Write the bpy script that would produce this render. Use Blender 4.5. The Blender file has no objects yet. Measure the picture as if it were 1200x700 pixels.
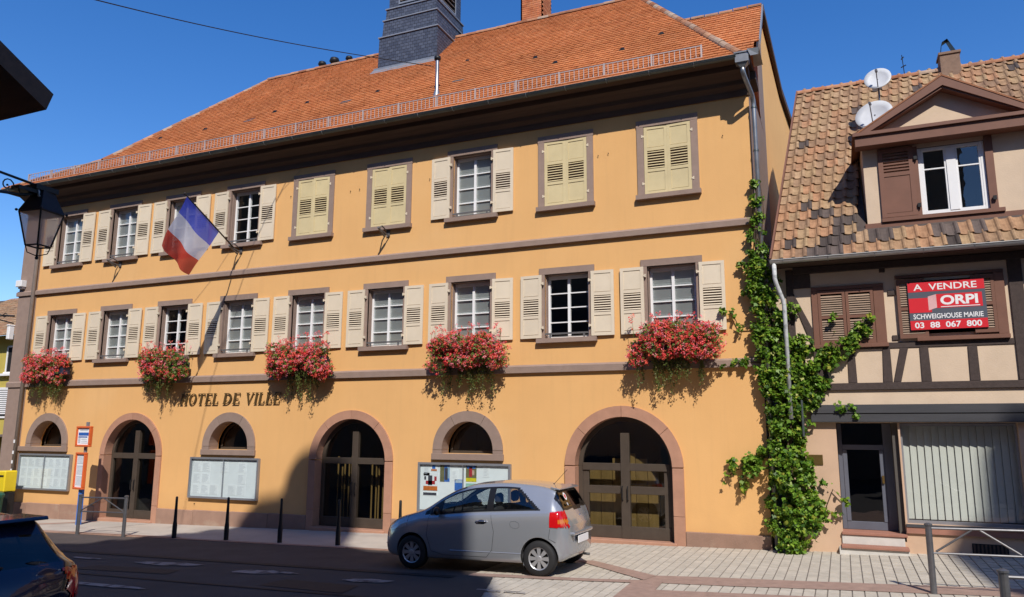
import bpy, bmesh, math, random
import numpy as np
from mathutils import Vector, Matrix
random.seed(7); rng = np.random.default_rng(7)
scene = bpy.context.scene
R = math.radians
# ------------------------------------------------------------------ camera, sky, sun, exposure
cam_d = bpy.data.cameras.new("camera"); cam = bpy.data.objects.new("camera", cam_d)
scene.collection.objects.link(cam); scene.camera = cam
cam_d.sensor_fit = 'HORIZONTAL'; cam_d.sensor_width = 36.0
cam_d.lens = 36.0*885.9/1200.0; cam_d.clip_start = 0.05; cam_d.clip_end = 3000
def cam_axes(p, y, r):
    cy, sy, cp, sp = math.cos(y), math.sin(y), math.cos(p), math.sin(p)
    fw = Vector((-sy*cp, cy*cp, sp)); rt = Vector((cy, sy, 0)); u = rt.cross(fw)
    c, s = math.cos(r), math.sin(r)
    return c*rt+s*u, -s*rt+c*u, fw
rt_, up_, fw_ = cam_axes(R(9.92), R(23.35), R(0.23))
cam.matrix_world = Matrix(((rt_.x, up_.x, -fw_.x, 0), (rt_.y, up_.y, -fw_.y, -16.65), (rt_.z, up_.z, -fw_.z, 2.35), (0, 0, 0, 1)))
SUN = Vector((0.49, -0.84, 0.98)).normalized()
w = bpy.data.worlds.new("World"); scene.world = w; w.use_nodes = True
nt = w.node_tree; bg = nt.nodes["Background"]
sky = nt.nodes.new("ShaderNodeTexSky"); sky.sky_type = 'NISHITA'; sky.sun_disc = False
sky.sun_elevation = math.asin(SUN.z); sky.sun_rotation = math.atan2(SUN.x, SUN.y)
sky.air_density = 1.0; sky.dust_density = 0.3; sky.ozone_density = 2.2; sky.altitude = 150
hsv = nt.nodes.new("ShaderNodeHueSaturation"); hsv.inputs['Hue'].default_value = 0.511; hsv.inputs['Saturation'].default_value = 1.36; hsv.inputs['Value'].default_value = 1.03
nt.links.new(sky.outputs[0], hsv.inputs['Color']); nt.links.new(hsv.outputs[0], bg.inputs[0]); bg.inputs[1].default_value = 0.14
sd = bpy.data.lights.new("sun", 'SUN'); so = bpy.data.objects.new("sun", sd); scene.collection.objects.link(so)
sd.energy = 4.3; sd.angle = R(0.5); sd.color = (1.0, 0.94, 0.86)
so.rotation_euler = SUN.to_track_quat('Z', 'Y').to_euler(); so.location = (10, -20, 30)
vs = scene.view_settings; vs.view_transform = 'Standard'; vs.look = 'None'; vs.exposure = 0.22; vs.gamma = 1.0
scene.cycles.max_bounces = 6; scene.cycles.transparent_max_bounces = 12; scene.cycles.caustics_reflective = False; scene.cycles.caustics_refractive = False

# ------------------------------------------------------------------ helpers
COL = scene.collection
WP = {}
def gz(x, y):
    xx = max(-70.0, min(40.0, x))
    return 0.0186*xx + 0.03 + 0.022*max(0.0, min(xx, 4)+1)*max(0.0, min(1.0, (y+3)/3.0))
def empty(name, loc, label, cat, group=None, rz=0.0):
    o = bpy.data.objects.new(name, None); COL.objects.link(o); o.location = loc; o.rotation_euler = (0, 0, rz)
    o.empty_display_size = 0.2
    o['label'] = label; o['category'] = cat
    if group: o['group'] = group
    WP[o.name] = Vector(loc); return o
def tag(o, label, cat, group=None):
    o['label'] = label; o['category'] = cat
    if group: o['group'] = group
    return o
def link(name, me, parent=None, loc=(0, 0, 0), kind=None, rot=None, local=False):
    o = bpy.data.objects.new(name, me); COL.objects.link(o)
    L = Vector(loc)
    if parent is not None:
        o.parent = parent
        o.location = L if local else L - WP[parent.name]
        WP[o.name] = (L + WP[parent.name]) if local else L
    else:
        o.location = L; WP[o.name] = L
    if rot: o.rotation_euler = rot
    if kind: o['kind'] = kind
    return o
def mesh_np(name, V, F, mats, smooth=False):
    me = bpy.data.meshes.new(name)
    V = np.asarray(V, np.float32); F = np.asarray(F, np.int32)
    n, k = F.shape
    me.vertices.add(len(V)); me.vertices.foreach_set('co', V.ravel())
    me.loops.add(n*k); me.loops.foreach_set('vertex_index', F.ravel())
    me.polygons.add(n); me.polygons.foreach_set('loop_start', np.arange(n, dtype=np.int32)*k)
    try: me.polygons.foreach_set('loop_total', np.full(n, k, np.int32))
    except Exception: pass
    if smooth: me.polygons.foreach_set('use_smooth', np.ones(n, bool))
    me.update(calc_edges=True); me.validate()
    for m in (mats if isinstance(mats, (list, tuple)) else [mats]): me.materials.append(m)
    return me
class MB:
    def __init__(s): s.v = []; s.f = []; s.m = []
    def add(s, v, f, mi=0):
        b = len(s.v); s.v += [tuple(q) for q in v]; s.f += [tuple(b+i for i in q) for q in f]; s.m += [mi]*len(f); return s
    def box(s, x0, x1, y0, y1, z0, z1, mi=0):
        return s.add([(x0,y0,z0),(x1,y0,z0),(x1,y1,z0),(x0,y1,z0),(x0,y0,z1),(x1,y0,z1),(x1,y1,z1),(x0,y1,z1)],
                     [(0,3,2,1),(4,5,6,7),(0,1,5,4),(1,2,6,5),(2,3,7,6),(3,0,4,7)], mi)
    def quad(s, a, b, c, d, mi=0): return s.add([a, b, c, d], [(0, 1, 2, 3)], mi)
    def prism(s, poly, axis, a, b, mi=0):
        # poly: 2D points; axis 'x': poly=(y,z); 'y': poly=(x,z); 'z': poly=(x,y)
        def mk(p, t): return (t, p[0], p[1]) if axis == 'x' else (p[0], t, p[1]) if axis == 'y' else (p[0], p[1], t)
        n = len(poly); area = sum(poly[i][0]*poly[(i+1) % n][1]-poly[(i+1) % n][0]*poly[i][1] for i in range(n))
        if (area < 0) != (axis == 'y'): poly = poly[::-1]
        v = [mk(p, a) for p in poly]+[mk(p, b) for p in poly]
        f = [tuple(range(n))[::-1], tuple(range(n, 2*n))]+[(i, (i+1) % n, n+(i+1) % n, n+i) for i in range(n)]
        return s.add(v, f, mi)
    def tube(s, pts, r, n=8, mi=0, cap=True):
        pts = [Vector(p) for p in pts]; rs = r if isinstance(r, (list, tuple)) else [r]*len(pts)
        b = len(s.v); N = len(pts); prev = None
        for i, p in enumerate(pts):
            t = (pts[min(i+1, N-1)]-pts[max(i-1, 0)]).normalized()
            if prev is None:
                a = Vector((0, 0, 1)) if abs(t.z) < 0.9 else Vector((1, 0, 0)); a = (a-t*a.dot(t)).normalized()
            else: a = (prev-t*prev.dot(t)).normalized()
            prev = a; c = t.cross(a)
            for k in range(n):
                q = 2*math.pi*k/n; s.v.append(tuple(p+(a*math.cos(q)+c*math.sin(q))*rs[i]))
        for i in range(N-1):
            for k in range(n):
                s.f.append((b+i*n+k, b+i*n+(k+1) % n, b+(i+1)*n+(k+1) % n, b+(i+1)*n+k)); s.m.append(mi)
        if cap:
            s.f.append(tuple(b+k for k in range(n))[::-1]); s.m.append(mi)
            s.f.append(tuple(b+(N-1)*n+k for k in range(n))); s.m.append(mi)
        return s
    def lathe(s, prof, c=(0, 0, 0), axis='z', n=24, mi=0):
        b = len(s.v)
        for r, h in prof:
            for k in range(n):
                q = 2*math.pi*k/n; a, d = r*math.cos(q), r*math.sin(q)
                p = (a, d, h) if axis == 'z' else (a, h, d) if axis == 'y' else (h, a, d)
                s.v.append((p[0]+c[0], p[1]+c[1], p[2]+c[2]))
        for i in range(len(prof)-1):
            for k in range(n):
                q = (b+i*n+k, b+i*n+(k+1) % n, b+(i+1)*n+(k+1) % n, b+(i+1)*n+k)
                s.f.append(q if axis != 'y' else q[::-1]); s.m.append(mi)
        return s
    def sph(s, c, r, n=10, m=6, mi=0, sc=(1, 1, 1)):
        b = len(s.v)
        for i in range(m+1):
            a = math.pi*i/m
            for k in range(n):
                q = 2*math.pi*k/n
                s.v.append((c[0]+r*sc[0]*math.sin(a)*math.cos(q), c[1]+r*sc[1]*math.sin(a)*math.sin(q), c[2]+r*sc[2]*math.cos(a)))
        for i in range(m):
            for k in range(n):
                s.f.append((b+i*n+k, b+(i+1)*n+k, b+(i+1)*n+(k+1) % n, b+i*n+(k+1) % n)); s.m.append(mi)
        return s
    def mesh(s, name, mats, o=(0, 0, 0), smooth=False):
        me = bpy.data.meshes.new(name)
        me.from_pydata([(p[0]-o[0], p[1]-o[1], p[2]-o[2]) for p in s.v], [], s.f)
        mats = mats if isinstance(mats, (list, tuple)) else [mats]
        for m in mats: me.materials.append(m)
        if len(mats) > 1: me.polygons.foreach_set('material_index', s.m)
        if smooth: me.polygons.foreach_set('use_smooth', [True]*len(s.f))
        me.update(); return me
    def obj(s, name, mats, parent=None, o=None, kind=None, smooth=False, bevel=0, local=False):
        if o is None: o = tuple(WP[parent.name]) if (parent is not None and not local) else (0, 0, 0)
        ob = link(name, s.mesh(name, mats, o, smooth), parent, o, kind, local=local)
        if bevel: add_bevel(ob, bevel)
        return ob
def add_bevel(ob, wd, seg=1):
    b = ob.modifiers.new('bevel', 'BEVEL'); b.width = wd; b.segments = seg; b.limit_method = 'ANGLE'; b.angle_limit = R(40)
    return ob
def weld(ob):
    return ob

# ------------------------------------------------------------------ materials
def nodes(m): return m.node_tree.nodes, m.node_tree.links
def srgb(r, g, b): return tuple((c/255/12.92 if c/255 <= 0.04045 else ((c/255+0.055)/1.055)**2.4) for c in (r, g, b))
def mat(name, col, rough=0.8, metal=0.0, var=0.12, scale=3.0, bump=0.0, bscale=60.0, spec=0.35, island=0.0, objrand=0.0, stain=None, coat=0.0, col2=None, ramp=None, stretch=None):
    m = bpy.data.materials.new(name); m.use_nodes = True; N, L = nodes(m); P = N['Principled BSDF']
    P.inputs['Roughness'].default_value = rough; P.inputs['Metallic'].default_value = metal
    P.inputs['Specular IOR Level'].default_value = spec
    if coat: P.inputs['Coat Weight'].default_value = coat; P.inputs['Coat Roughness'].default_value = 0.04
    tc = N.new('ShaderNodeTexCoord'); geo = N.new('ShaderNodeNewGeometry')
    src = geo.outputs['Position']
    if stretch:
        mp = N.new('ShaderNodeMapping'); mp.inputs['Scale'].default_value = stretch; L.new(src, mp.inputs['Vector']); src = mp.outputs[0]
    c0 = (*col, 1); c1 = (*(col2 if col2 else tuple(c*0.72 for c in col)), 1)
    n1 = N.new('ShaderNodeTexNoise'); n1.inputs['Scale'].default_value = scale; n1.inputs['Detail'].default_value = 8; n1.inputs['Roughness'].default_value = 0.62
    L.new(src, n1.inputs['Vector'])
    mr = N.new('ShaderNodeMapRange'); mr.inputs['From Min'].default_value = 0.35; mr.inputs['From Max'].default_value = 0.7
    mr.inputs['To Min'].default_value = 0; mr.inputs['To Max'].default_value = min(1.0, var*4)
    L.new(n1.outputs['Fac'], mr.inputs['Value'])
    mx = N.new('ShaderNodeMix'); mx.data_type = 'RGBA'; L.new(mr.outputs[0], mx.inputs['Factor'])
    mx.inputs['A'].default_value = c0; mx.inputs['B'].default_value = c1
    out = mx.outputs['Result']
    if ramp:
        cr = N.new('ShaderNodeValToRGB'); e = cr.color_ramp.elements
        e[0].color = (*ramp[0], 1); e[1].color = (*ramp[-1], 1)
        for i, c in enumerate(ramp[1:-1]):
            q = e.new((i+1)/(len(ramp)-1)); q.color = (*c, 1)
        oi = N.new('ShaderNodeObjectInfo')
        L.new(geo.outputs['Random Per Island'] if island else oi.outputs['Random'], cr.inputs['Fac'])
        mm = N.new('ShaderNodeMix'); mm.data_type = 'RGBA'; mm.blend_type = 'MULTIPLY'; mm.inputs['Factor'].default_value = 1
        nn = N.new('ShaderNodeMix'); nn.data_type = 'RGBA'; nn.inputs['A'].default_value = (1, 1, 1, 1); nn.inputs['B'].default_value = (0.6, 0.58, 0.56, 1)
        L.new(mr.outputs[0], nn.inputs['Factor']); L.new(cr.outputs[0], mm.inputs['A']); L.new(nn.outputs['Result'], mm.inputs['B']); out = mm.outputs['Result']
    elif island or objrand:
        hs = N.new('ShaderNodeHueSaturation'); oi = N.new('ShaderNodeObjectInfo')
        mv = N.new('ShaderNodeMapRange'); k = island or objrand
        mv.inputs['To Min'].default_value = 1-k; mv.inputs['To Max'].default_value = 1+k
        L.new(geo.outputs['Random Per Island'] if island else oi.outputs['Random'], mv.inputs['Value'])
        L.new(mv.outputs[0], hs.inputs['Value']); L.new(out, hs.inputs['Color']); out = hs.outputs[0]
    if stain:
        n2 = N.new('ShaderNodeTexNoise'); n2.inputs['Scale'].default_value = stain[1]; n2.inputs['Detail'].default_value = 5
        L.new(geo.outputs['Position'], n2.inputs['Vector'])
        m2 = N.new('ShaderNodeMapRange'); m2.inputs['From Min'].default_value = stain[2]; m2.inputs['From Max'].default_value = stain[2]+0.12
        m2.inputs['To Max'].default_value = stain[3]
        L.new(n2.outputs['Fac'], m2.inputs['Value'])
        x2 = N.new('ShaderNodeMix'); x2.data_type = 'RGBA'; L.new(m2.outputs[0], x2.inputs['Factor']); L.new(out, x2.inputs['A']); x2.inputs['B'].default_value = (*stain[0], 1)
        out = x2.outputs['Result']
    L.new(out, P.inputs['Base Color'])
    if bump:
        nb = N.new('ShaderNodeTexNoise'); nb.inputs['Scale'].default_value = bscale; nb.inputs['Detail'].default_value = 4
        L.new(src, nb.inputs['Vector'])
        bp = N.new('ShaderNodeBump'); bp.inputs['Strength'].default_value = min(1, bump); bp.inputs['Distance'].default_value = 0.01
        L.new(nb.outputs['Fac'], bp.inputs['Height']); L.new(bp.outputs[0], P.inputs['Normal'])
    return m
def glass(name, tint=(0.9, 0.95, 0.95), dark=0.0, rough=0.0):
    m = bpy.data.materials.new(name); m.use_nodes = True; N, L = nodes(m)
    for n in list(N):
        if n.type != 'OUTPUT_MATERIAL': N.remove(n)
    out = [n for n in N if n.type == 'OUTPUT_MATERIAL'][0]
    tr = N.new('ShaderNodeBsdfTransparent'); tr.inputs[0].default_value = (*[c*(1-dark) for c in tint], 1)
    gl = N.new('ShaderNodeBsdfGlossy'); gl.inputs['Roughness'].default_value = rough; gl.inputs[0].default_value = (1, 1, 1, 1)
    ge = N.new('ShaderNodeNewGeometry'); dt = N.new('ShaderNodeVectorMath'); dt.operation = 'DOT_PRODUCT'
    L.new(ge.outputs['Normal'], dt.inputs[0]); L.new(ge.outputs['Incoming'], dt.inputs[1])
    ab = N.new('ShaderNodeMath'); ab.operation = 'ABSOLUTE'; L.new(dt.outputs['Value'], ab.inputs[0])
    om = N.new('ShaderNodeMath'); om.operation = 'SUBTRACT'; om.inputs[0].default_value = 1.0; L.new(ab.outputs[0], om.inputs[1])
    fr = N.new('ShaderNodeMath'); fr.operation = 'POWER'; fr.inputs[1].default_value = 5.0; L.new(om.outputs[0], fr.inputs[0])
    ma = N.new('ShaderNodeMath'); ma.operation = 'MULTIPLY_ADD'; ma.inputs[1].default_value = 0.92; ma.inputs[2].default_value = 0.08
    n1 = N.new('ShaderNodeTexNoise'); n1.inputs['Scale'].default_value = 1.7; geo = N.new('ShaderNodeNewGeometry'); L.new(geo.outputs['Position'], n1.inputs['Vector'])
    bp = N.new('ShaderNodeBump'); bp.inputs['Strength'].default_value = 0.12; bp.inputs['Distance'].default_value = 0.02
    L.new(n1.outputs['Fac'], bp.inputs['Height']); L.new(bp.outputs[0], gl.inputs['Normal'])
    mx = N.new('ShaderNodeMixShader'); L.new(fr.outputs[0], ma.inputs[0]); L.new(ma.outputs[0], mx.inputs[0]); L.new(tr.outputs[0], mx.inputs[1]); L.new(gl.outputs[0], mx.inputs[2])
    L.new(mx.outputs[0], out.inputs[0]); return m
def leafmat(name, ramp, trans=0.35, rough=0.45, clear=0.0):
    m = bpy.data.materials.new(name); m.use_nodes = True; N, L = nodes(m); P = N['Principled BSDF']
    geo = N.new('ShaderNodeNewGeometry'); cr = N.new('ShaderNodeValToRGB'); e = cr.color_ramp.elements
    e[0].color = (*ramp[0], 1); e[1].color = (*ramp[-1], 1)
    for i, c in enumerate(ramp[1:-1]):
        q = e.new((i+1)/(len(ramp)-1)); q.color = (*c, 1)
    L.new(geo.outputs['Random Per Island'], cr.inputs['Fac']); L.new(cr.outputs[0], P.inputs['Base Color'])
    P.inputs['Roughness'].default_value = rough; P.inputs['Specular IOR Level'].default_value = 0.3
    tl = N.new('ShaderNodeBsdfTranslucent'); L.new(cr.outputs[0], tl.inputs[0])
    mx = N.new('ShaderNodeMixShader'); mx.inputs[0].default_value = trans
    out = [n for n in N if n.type == 'OUTPUT_MATERIAL'][0]
    L.new(P.outputs[0], mx.inputs[1]); L.new(tl.outputs[0], mx.inputs[2])
    if clear:
        tp = N.new('ShaderNodeBsdfTransparent'); m3 = N.new('ShaderNodeMixShader'); m3.inputs[0].default_value = clear
        L.new(mx.outputs[0], m3.inputs[1]); L.new(tp.outputs[0], m3.inputs[2]); L.new(m3.outputs[0], out.inputs[0])
    else: L.new(mx.outputs[0], out.inputs[0])
    return m
M = {}
M['plaster'] = mat('orange_plaster', (0.735, 0.42, 0.165), 0.92, var=0.10, scale=0.8, bump=0.25, bscale=45, col2=(0.63, 0.35, 0.135), stain=((0.74, 0.46, 0.21), 0.35, 0.56, 0.35))
M['sandstone'] = mat('brown_sandstone', (0.295, 0.212, 0.172), 0.85, var=0.12, scale=5, bump=0.4, bscale=70, objrand=0.06)
M['pinkstone'] = mat('pink_sandstone', (0.44, 0.235, 0.155), 0.85, var=0.14, scale=4, bump=0.35, bscale=70, objrand=0.07)
M['plinth'] = mat('plinth_sandstone', (0.33, 0.205, 0.150), 0.88, var=0.2, scale=2.2, bump=0.5, bscale=40, objrand=0.12, stain=((0.42, 0.33, 0.25), 1.8, 0.58, 0.5))
M['shutter'] = mat('cream_shutter_paint', (0.70, 0.60, 0.455), 0.6, var=0.07, scale=2.5, objrand=0.03, stain=((0.5, 0.42, 0.31), 6, 0.66, 0.35))
M['shutter_in'] = mat('yellow_cream_shutter_paint', (0.64, 0.53, 0.30), 0.65, var=0.1, scale=2.5, objrand=0.03, stain=((0.45, 0.40, 0.25), 6, 0.62, 0.4))
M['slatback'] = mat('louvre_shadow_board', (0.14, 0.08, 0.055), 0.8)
M['white'] = mat('white_window_paint', (0.80, 0.80, 0.80), 0.4, var=0.04, scale=4)
M['blind'] = mat('pale_blind_slats', (0.74, 0.74, 0.72), 0.5, var=0.05, scale=4)
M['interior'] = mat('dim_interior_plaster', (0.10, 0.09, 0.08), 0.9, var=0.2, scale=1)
M['guardmetal'] = mat('pale_galvanised_guard', (0.50, 0.42, 0.40), 0.6, metal=0.2, var=0.15, scale=8)
M['gutterlight'] = mat('pale_zinc_gutter', (0.50, 0.49, 0.47), 0.45, metal=0.4, var=0.2, scale=5)
M['iron'] = mat('wrought_iron', (0.018, 0.018, 0.02), 0.5, metal=0.2, var=0.3, scale=20)
M['zinc'] = mat('zinc_metal', (0.36, 0.37, 0.38), 0.38, metal=0.75, var=0.25, scale=3, objrand=0.05)
M['zinc_dark'] = mat('weathered_gutter_metal', (0.13, 0.15, 0.15), 0.45, metal=0.6, var=0.25, scale=3)
M['galv'] = mat('galvanised_steel', (0.20, 0.20, 0.21), 0.42, metal=0.7, var=0.2, scale=8)
M['pipe'] = mat('taupe_pipe_paint', (0.27, 0.22, 0.19), 0.5, var=0.15, scale=4)
M['wood_dark'] = mat('dark_soffit_wood', (0.10, 0.062, 0.045), 0.75, var=0.25, scale=3, stretch=(0.3, 6, 6))
M['bronze'] = mat('dark_bronze', (0.17, 0.11, 0.045), 0.4, metal=0.5, var=0.15, scale=12)
M['doorframe'] = mat('brown_door_frame', (0.075, 0.058, 0.045), 0.4, var=0.15, scale=5)
M['glass'] = glass('window_glass')
M['glass_dark'] = glass('tinted_door_glass', dark=0.35)
M['rail'] = mat('grey_guard_rail', (0.16, 0.155, 0.155), 0.5, metal=0.3, var=0.2, scale=9)
TILE_R = [srgb(208, 122, 72), srgb(212, 128, 78), srgb(204, 118, 70), srgb(214, 132, 84), srgb(200, 114, 68), srgb(209, 124, 74)]
M['rooftile'] = mat('red_clay_tiles', (1, 1, 1), 0.85, var=0.16, scale=0.55, island=1, ramp=[(q[0]*.93, q[1]*1.06, q[2]*1.14) for q in TILE_R], bump=0.3, bscale=50)
M['ridgetile'] = mat('lichened_ridge_tiles', (1, 1, 1), 0.9, var=0.2, scale=6, ramp=[srgb(170, 112, 80), srgb(186, 140, 108), srgb(150, 96, 66), srgb(180, 160, 140)], bump=0.4, bscale=40)
TN = [srgb(188, 154, 118), srgb(178, 142, 108), srgb(192, 144, 108), srgb(168, 136, 106), srgb(186, 156, 118), srgb(194, 162, 128), srgb(156, 124, 98), srgb(184, 150, 114)]
M['pantile'] = mat('mottled_pan_tiles', (1, 1, 1), 0.85, var=0.28, scale=9, ramp=[tuple(c*0.82 for c in q) for q in TN], bump=0.5, bscale=40)
M['pantile_dark'] = mat('blackened_pan_tiles', (0.095, 0.072, 0.062), 0.8, var=0.3, scale=9, objrand=0.4)
M['pantile_stuff'] = mat('mottled_pan_tiles_far', (1, 1, 1), 0.85, var=0.28, scale=9, island=1, ramp=[tuple(c*0.82 for c in q) for q in TN])
M['asphalt'] = mat('asphalt', (0.062, 0.058, 0.058), 0.9, var=0.2, scale=1.2, bump=0.6, bscale=120, stain=((0.045, 0.042, 0.042), 0.5, 0.55, 0.6))
M['lane'] = mat('brown_grey_lane_paving', (0.085, 0.068, 0.062), 0.9, var=0.25, scale=1.5, bump=0.6, bscale=90, stain=((0.06, 0.05, 0.047), 0.8, 0.56, 0.6))
M['concrete'] = mat('pale_pavement', (0.46, 0.41, 0.35), 0.92, var=0.14, scale=1.3, bump=0.35, bscale=70, stain=((0.34, 0.29, 0.25), 1.1, 0.56, 0.5))
M['paver'] = mat('pale_grey_pavers', (0.50, 0.45, 0.37), 0.92, var=0.16, scale=6, bump=0.4, bscale=80, objrand=0.07)
M['paver_s'] = mat('pale_grey_pavers_far', (0.50, 0.45, 0.37), 0.92, var=0.16, scale=6, island=0.07, bump=0.4, bscale=80)
M['joint'] = mat('dark_sand_joint', (0.19, 0.165, 0.14), 0.95, var=0.2, scale=9)
M['redpaver'] = mat('red_brown_pavers', (0.34, 0.195, 0.15), 0.92, var=0.2, scale=4, bump=0.4, bscale=80, island=0.08)
M['redband'] = mat('red_brown_brick_paving', (0.35, 0.235, 0.185), 0.92, var=0.22, scale=7, bump=0.5, bscale=60)
M['seam'] = mat('dark_road_seam', (0.028, 0.024, 0.024), 0.8, var=0.2, scale=5)
M['paint'] = mat('worn_white_road_paint', (0.30, 0.28, 0.26), 0.85, var=0.25, scale=5, stain=((0.075, 0.07, 0.07), 4.5, 0.50, 0.95))
M['greystone'] = mat('grey_brown_render', (0.22, 0.19, 0.16), 0.9, var=.2)
M['slate'] = mat('slate', (0.062, 0.075, 0.105), 0.55, var=0.2, scale=3, bump=0.3, bscale=30)
M['lead'] = mat('lead_flashing', (0.30, 0.32, 0.35), 0.5, metal=0.4, var=0.2, scale=5)
M['cream'] = mat('cream_render', (0.66, 0.515, 0.375), 0.92, var=0.12, scale=1.5, bump=0.3, bscale=40, stain=((0.56, 0.43, 0.31), 1.6, 0.55, 0.5))
M['peach'] = mat('peach_shopfront_render', (0.60, 0.41, 0.28), 0.92, var=0.12, scale=1.4, bump=0.25, bscale=40)
M['timber'] = mat('dark_half_timber', (0.072, 0.052, 0.046), 0.85, var=0.3, scale=3, stretch=(5, 5, 5), bump=0.6, bscale=25)
M['brownwood'] = mat('brown_painted_wood', (0.19, 0.088, 0.058), 0.6, var=0.14, scale=3, objrand=0.04)
M['lintelwood'] = mat('grey_black_fascia', (0.060, 0.060, 0.066), 0.6, var=0.2, scale=2, stretch=(0.6, 6, 6))
M['step'] = mat('red_stone_step', (0.36, 0.17, 0.12), 0.85, var=0.15, scale=4)
M['stepw'] = mat('white_step_riser', (0.60, 0.58, 0.54), 0.85, var=0.15, scale=4)
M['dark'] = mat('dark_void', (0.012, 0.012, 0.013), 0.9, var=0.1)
M['greydoor'] = mat('grey_door_paint', (0.115, 0.125, 0.16), 0.5, var=0.1, scale=3)
M['vblind'] = mat('ivory_vertical_blinds', (0.66, 0.63, 0.57), 0.7, var=0.06, scale=3)
M['brass'] = mat('brass_plate', (0.30, 0.20, 0.07), 0.35, metal=0.8, var=0.15, scale=20)
M['signred'] = mat('red_sign_print', (0.62, 0.018, 0.03), 0.45, var=0.03)
M['signgrey'] = mat('slate_grey_sign_print', (0.085, 0.095, 0.12), 0.45, var=0.03)
M['signwhite'] = mat('white_sign_print', (0.78, 0.78, 0.78), 0.45, var=0.03)
M['orange'] = mat('orange_plastic', (0.66, 0.125, 0.03), 0.4, var=0.05)
M['blue'] = mat('blue_post_paint', (0.045, 0.16, 0.52), 0.45, var=0.08)
M['bluebar'] = mat('blue_print', (0.03, 0.12, 0.45), 0.5, var=0.03)
M['alu'] = mat('aluminium_frame', (0.33, 0.34, 0.37), 0.4, metal=0.5, var=0.1, scale=5)
M['board'] = mat('white_notice_paper', (0.80, 0.83, 0.85), 0.5, var=0.06, scale=4)
M['paper'] = mat('printed_paper', (0.82, 0.84, 0.86), 0.7, var=0.05, scale=8, objrand=0.05)
M['greyprint'] = mat('faint_grey_print', (0.58, 0.61, 0.66), 0.7, var=0.3, scale=18)
M['green'] = mat('green_bin_plastic', (0.012, 0.10, 0.065), 0.5, var=0.15)
M['yellow'] = mat('yellow_post_paint', (0.75, 0.56, 0.02), 0.45, var=0.08)
M['ochre'] = mat('ochre_render', (0.50, 0.40, 0.09), 0.9, var=0.15, scale=1)
M['brick'] = mat('chimney_brick_clay', (1, 1, 1), 0.9, var=0.2, scale=4, island=1, ramp=[srgb(198, 118, 76), srgb(212, 140, 96), srgb(184, 104, 66), srgb(206, 132, 94)])
M['mortar'] = mat('mortar', (0.42, 0.32, 0.24), 0.95, var=0.2)
M['dish'] = mat('satellite_dish_grey', (0.52, 0.54, 0.56), 0.5, var=0.12, scale=3)
M['rubber'] = mat('black_rubber', (0.018, 0.018, 0.019), 0.7, var=0.1)
M['bark'] = mat('vine_bark', (0.10, 0.065, 0.04), 0.9, var=0.3, scale=12, bump=0.6)
M['planter'] = mat('dark_planter', (0.025, 0.03, 0.06), 0.6, var=0.2)
M['leaf'] = leafmat('vine_leaf', [(0.05, 0.12, 0.012), (0.11, 0.23, 0.02), (0.20, 0.35, 0.03), (0.07, 0.16, 0.015), (0.035, 0.085, 0.012), (0.28, 0.43, 0.05), (0.16, 0.30, 0.03), (0.42, 0.42, 0.06)])
M['gleaf'] = leafmat('geranium_leaf', [(0.12, 0.19, 0.03), (0.18, 0.25, 0.05), (0.08, 0.13, 0.02), (0.26, 0.30, 0.08)])
M['petal'] = leafmat('geranium_petal', [(0.85, 0.06, 0.07), (0.80, 0.05, 0.06), (0.88, 0.14, 0.16)], 0.25, 0.6)
M['trail'] = leafmat('trailing_stem_leaf', [(0.09, 0.13, 0.03), (0.14, 0.18, 0.04), (0.14, 0.10, 0.04)])
M['silver'] = mat('silver_blue_car_paint', (0.36, 0.38, 0.41), 0.24, metal=0.5, var=0.02, coat=1.0)
M['navy'] = mat('navy_car_paint', (0.010, 0.016, 0.042), 0.25, metal=0.4, var=0.02, coat=1.0)
M['blackgloss'] = mat('black_trim', (0.012, 0.012, 0.013), 0.3, var=0.05)
M['carglass'] = glass('car_glass', dark=0.3)
M['carglass_dark'] = glass('tinted_car_glass', dark=0.82)
M['redlamp'] = mat('red_lamp_lens', (0.50, 0.006, 0.008), 0.12, var=0.1, scale=30, coat=1)
M['amberlamp'] = mat('amber_lamp_lens', (0.55, 0.16, 0.02), 0.15, var=0.1, scale=30, coat=1)
M['clearlamp'] = mat('clear_lamp_lens', (0.45, 0.47, 0.50), 0.1, metal=0.4, var=0.2, scale=30, coat=1)
M['rim'] = mat('silver_wheel_cover', (0.50, 0.50, 0.51), 0.35, metal=0.6, var=0.05)
M['seat'] = mat('dark_seat_cloth', (0.05, 0.05, 0.055), 0.9, var=0.2)
M['chrome'] = mat('chrome_trim', (0.6, 0.6, 0.62), 0.15, metal=0.95, var=0.05)
M['cable'] = mat('black_cable', (0.02, 0.02, 0.022), 0.7)
M['woodpanel'] = mat('varnished_wood_panel', (0.42, 0.26, 0.085), 0.6, var=0.25, scale=2.5, stretch=(4, 4, 0.6), objrand=0.08)

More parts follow.
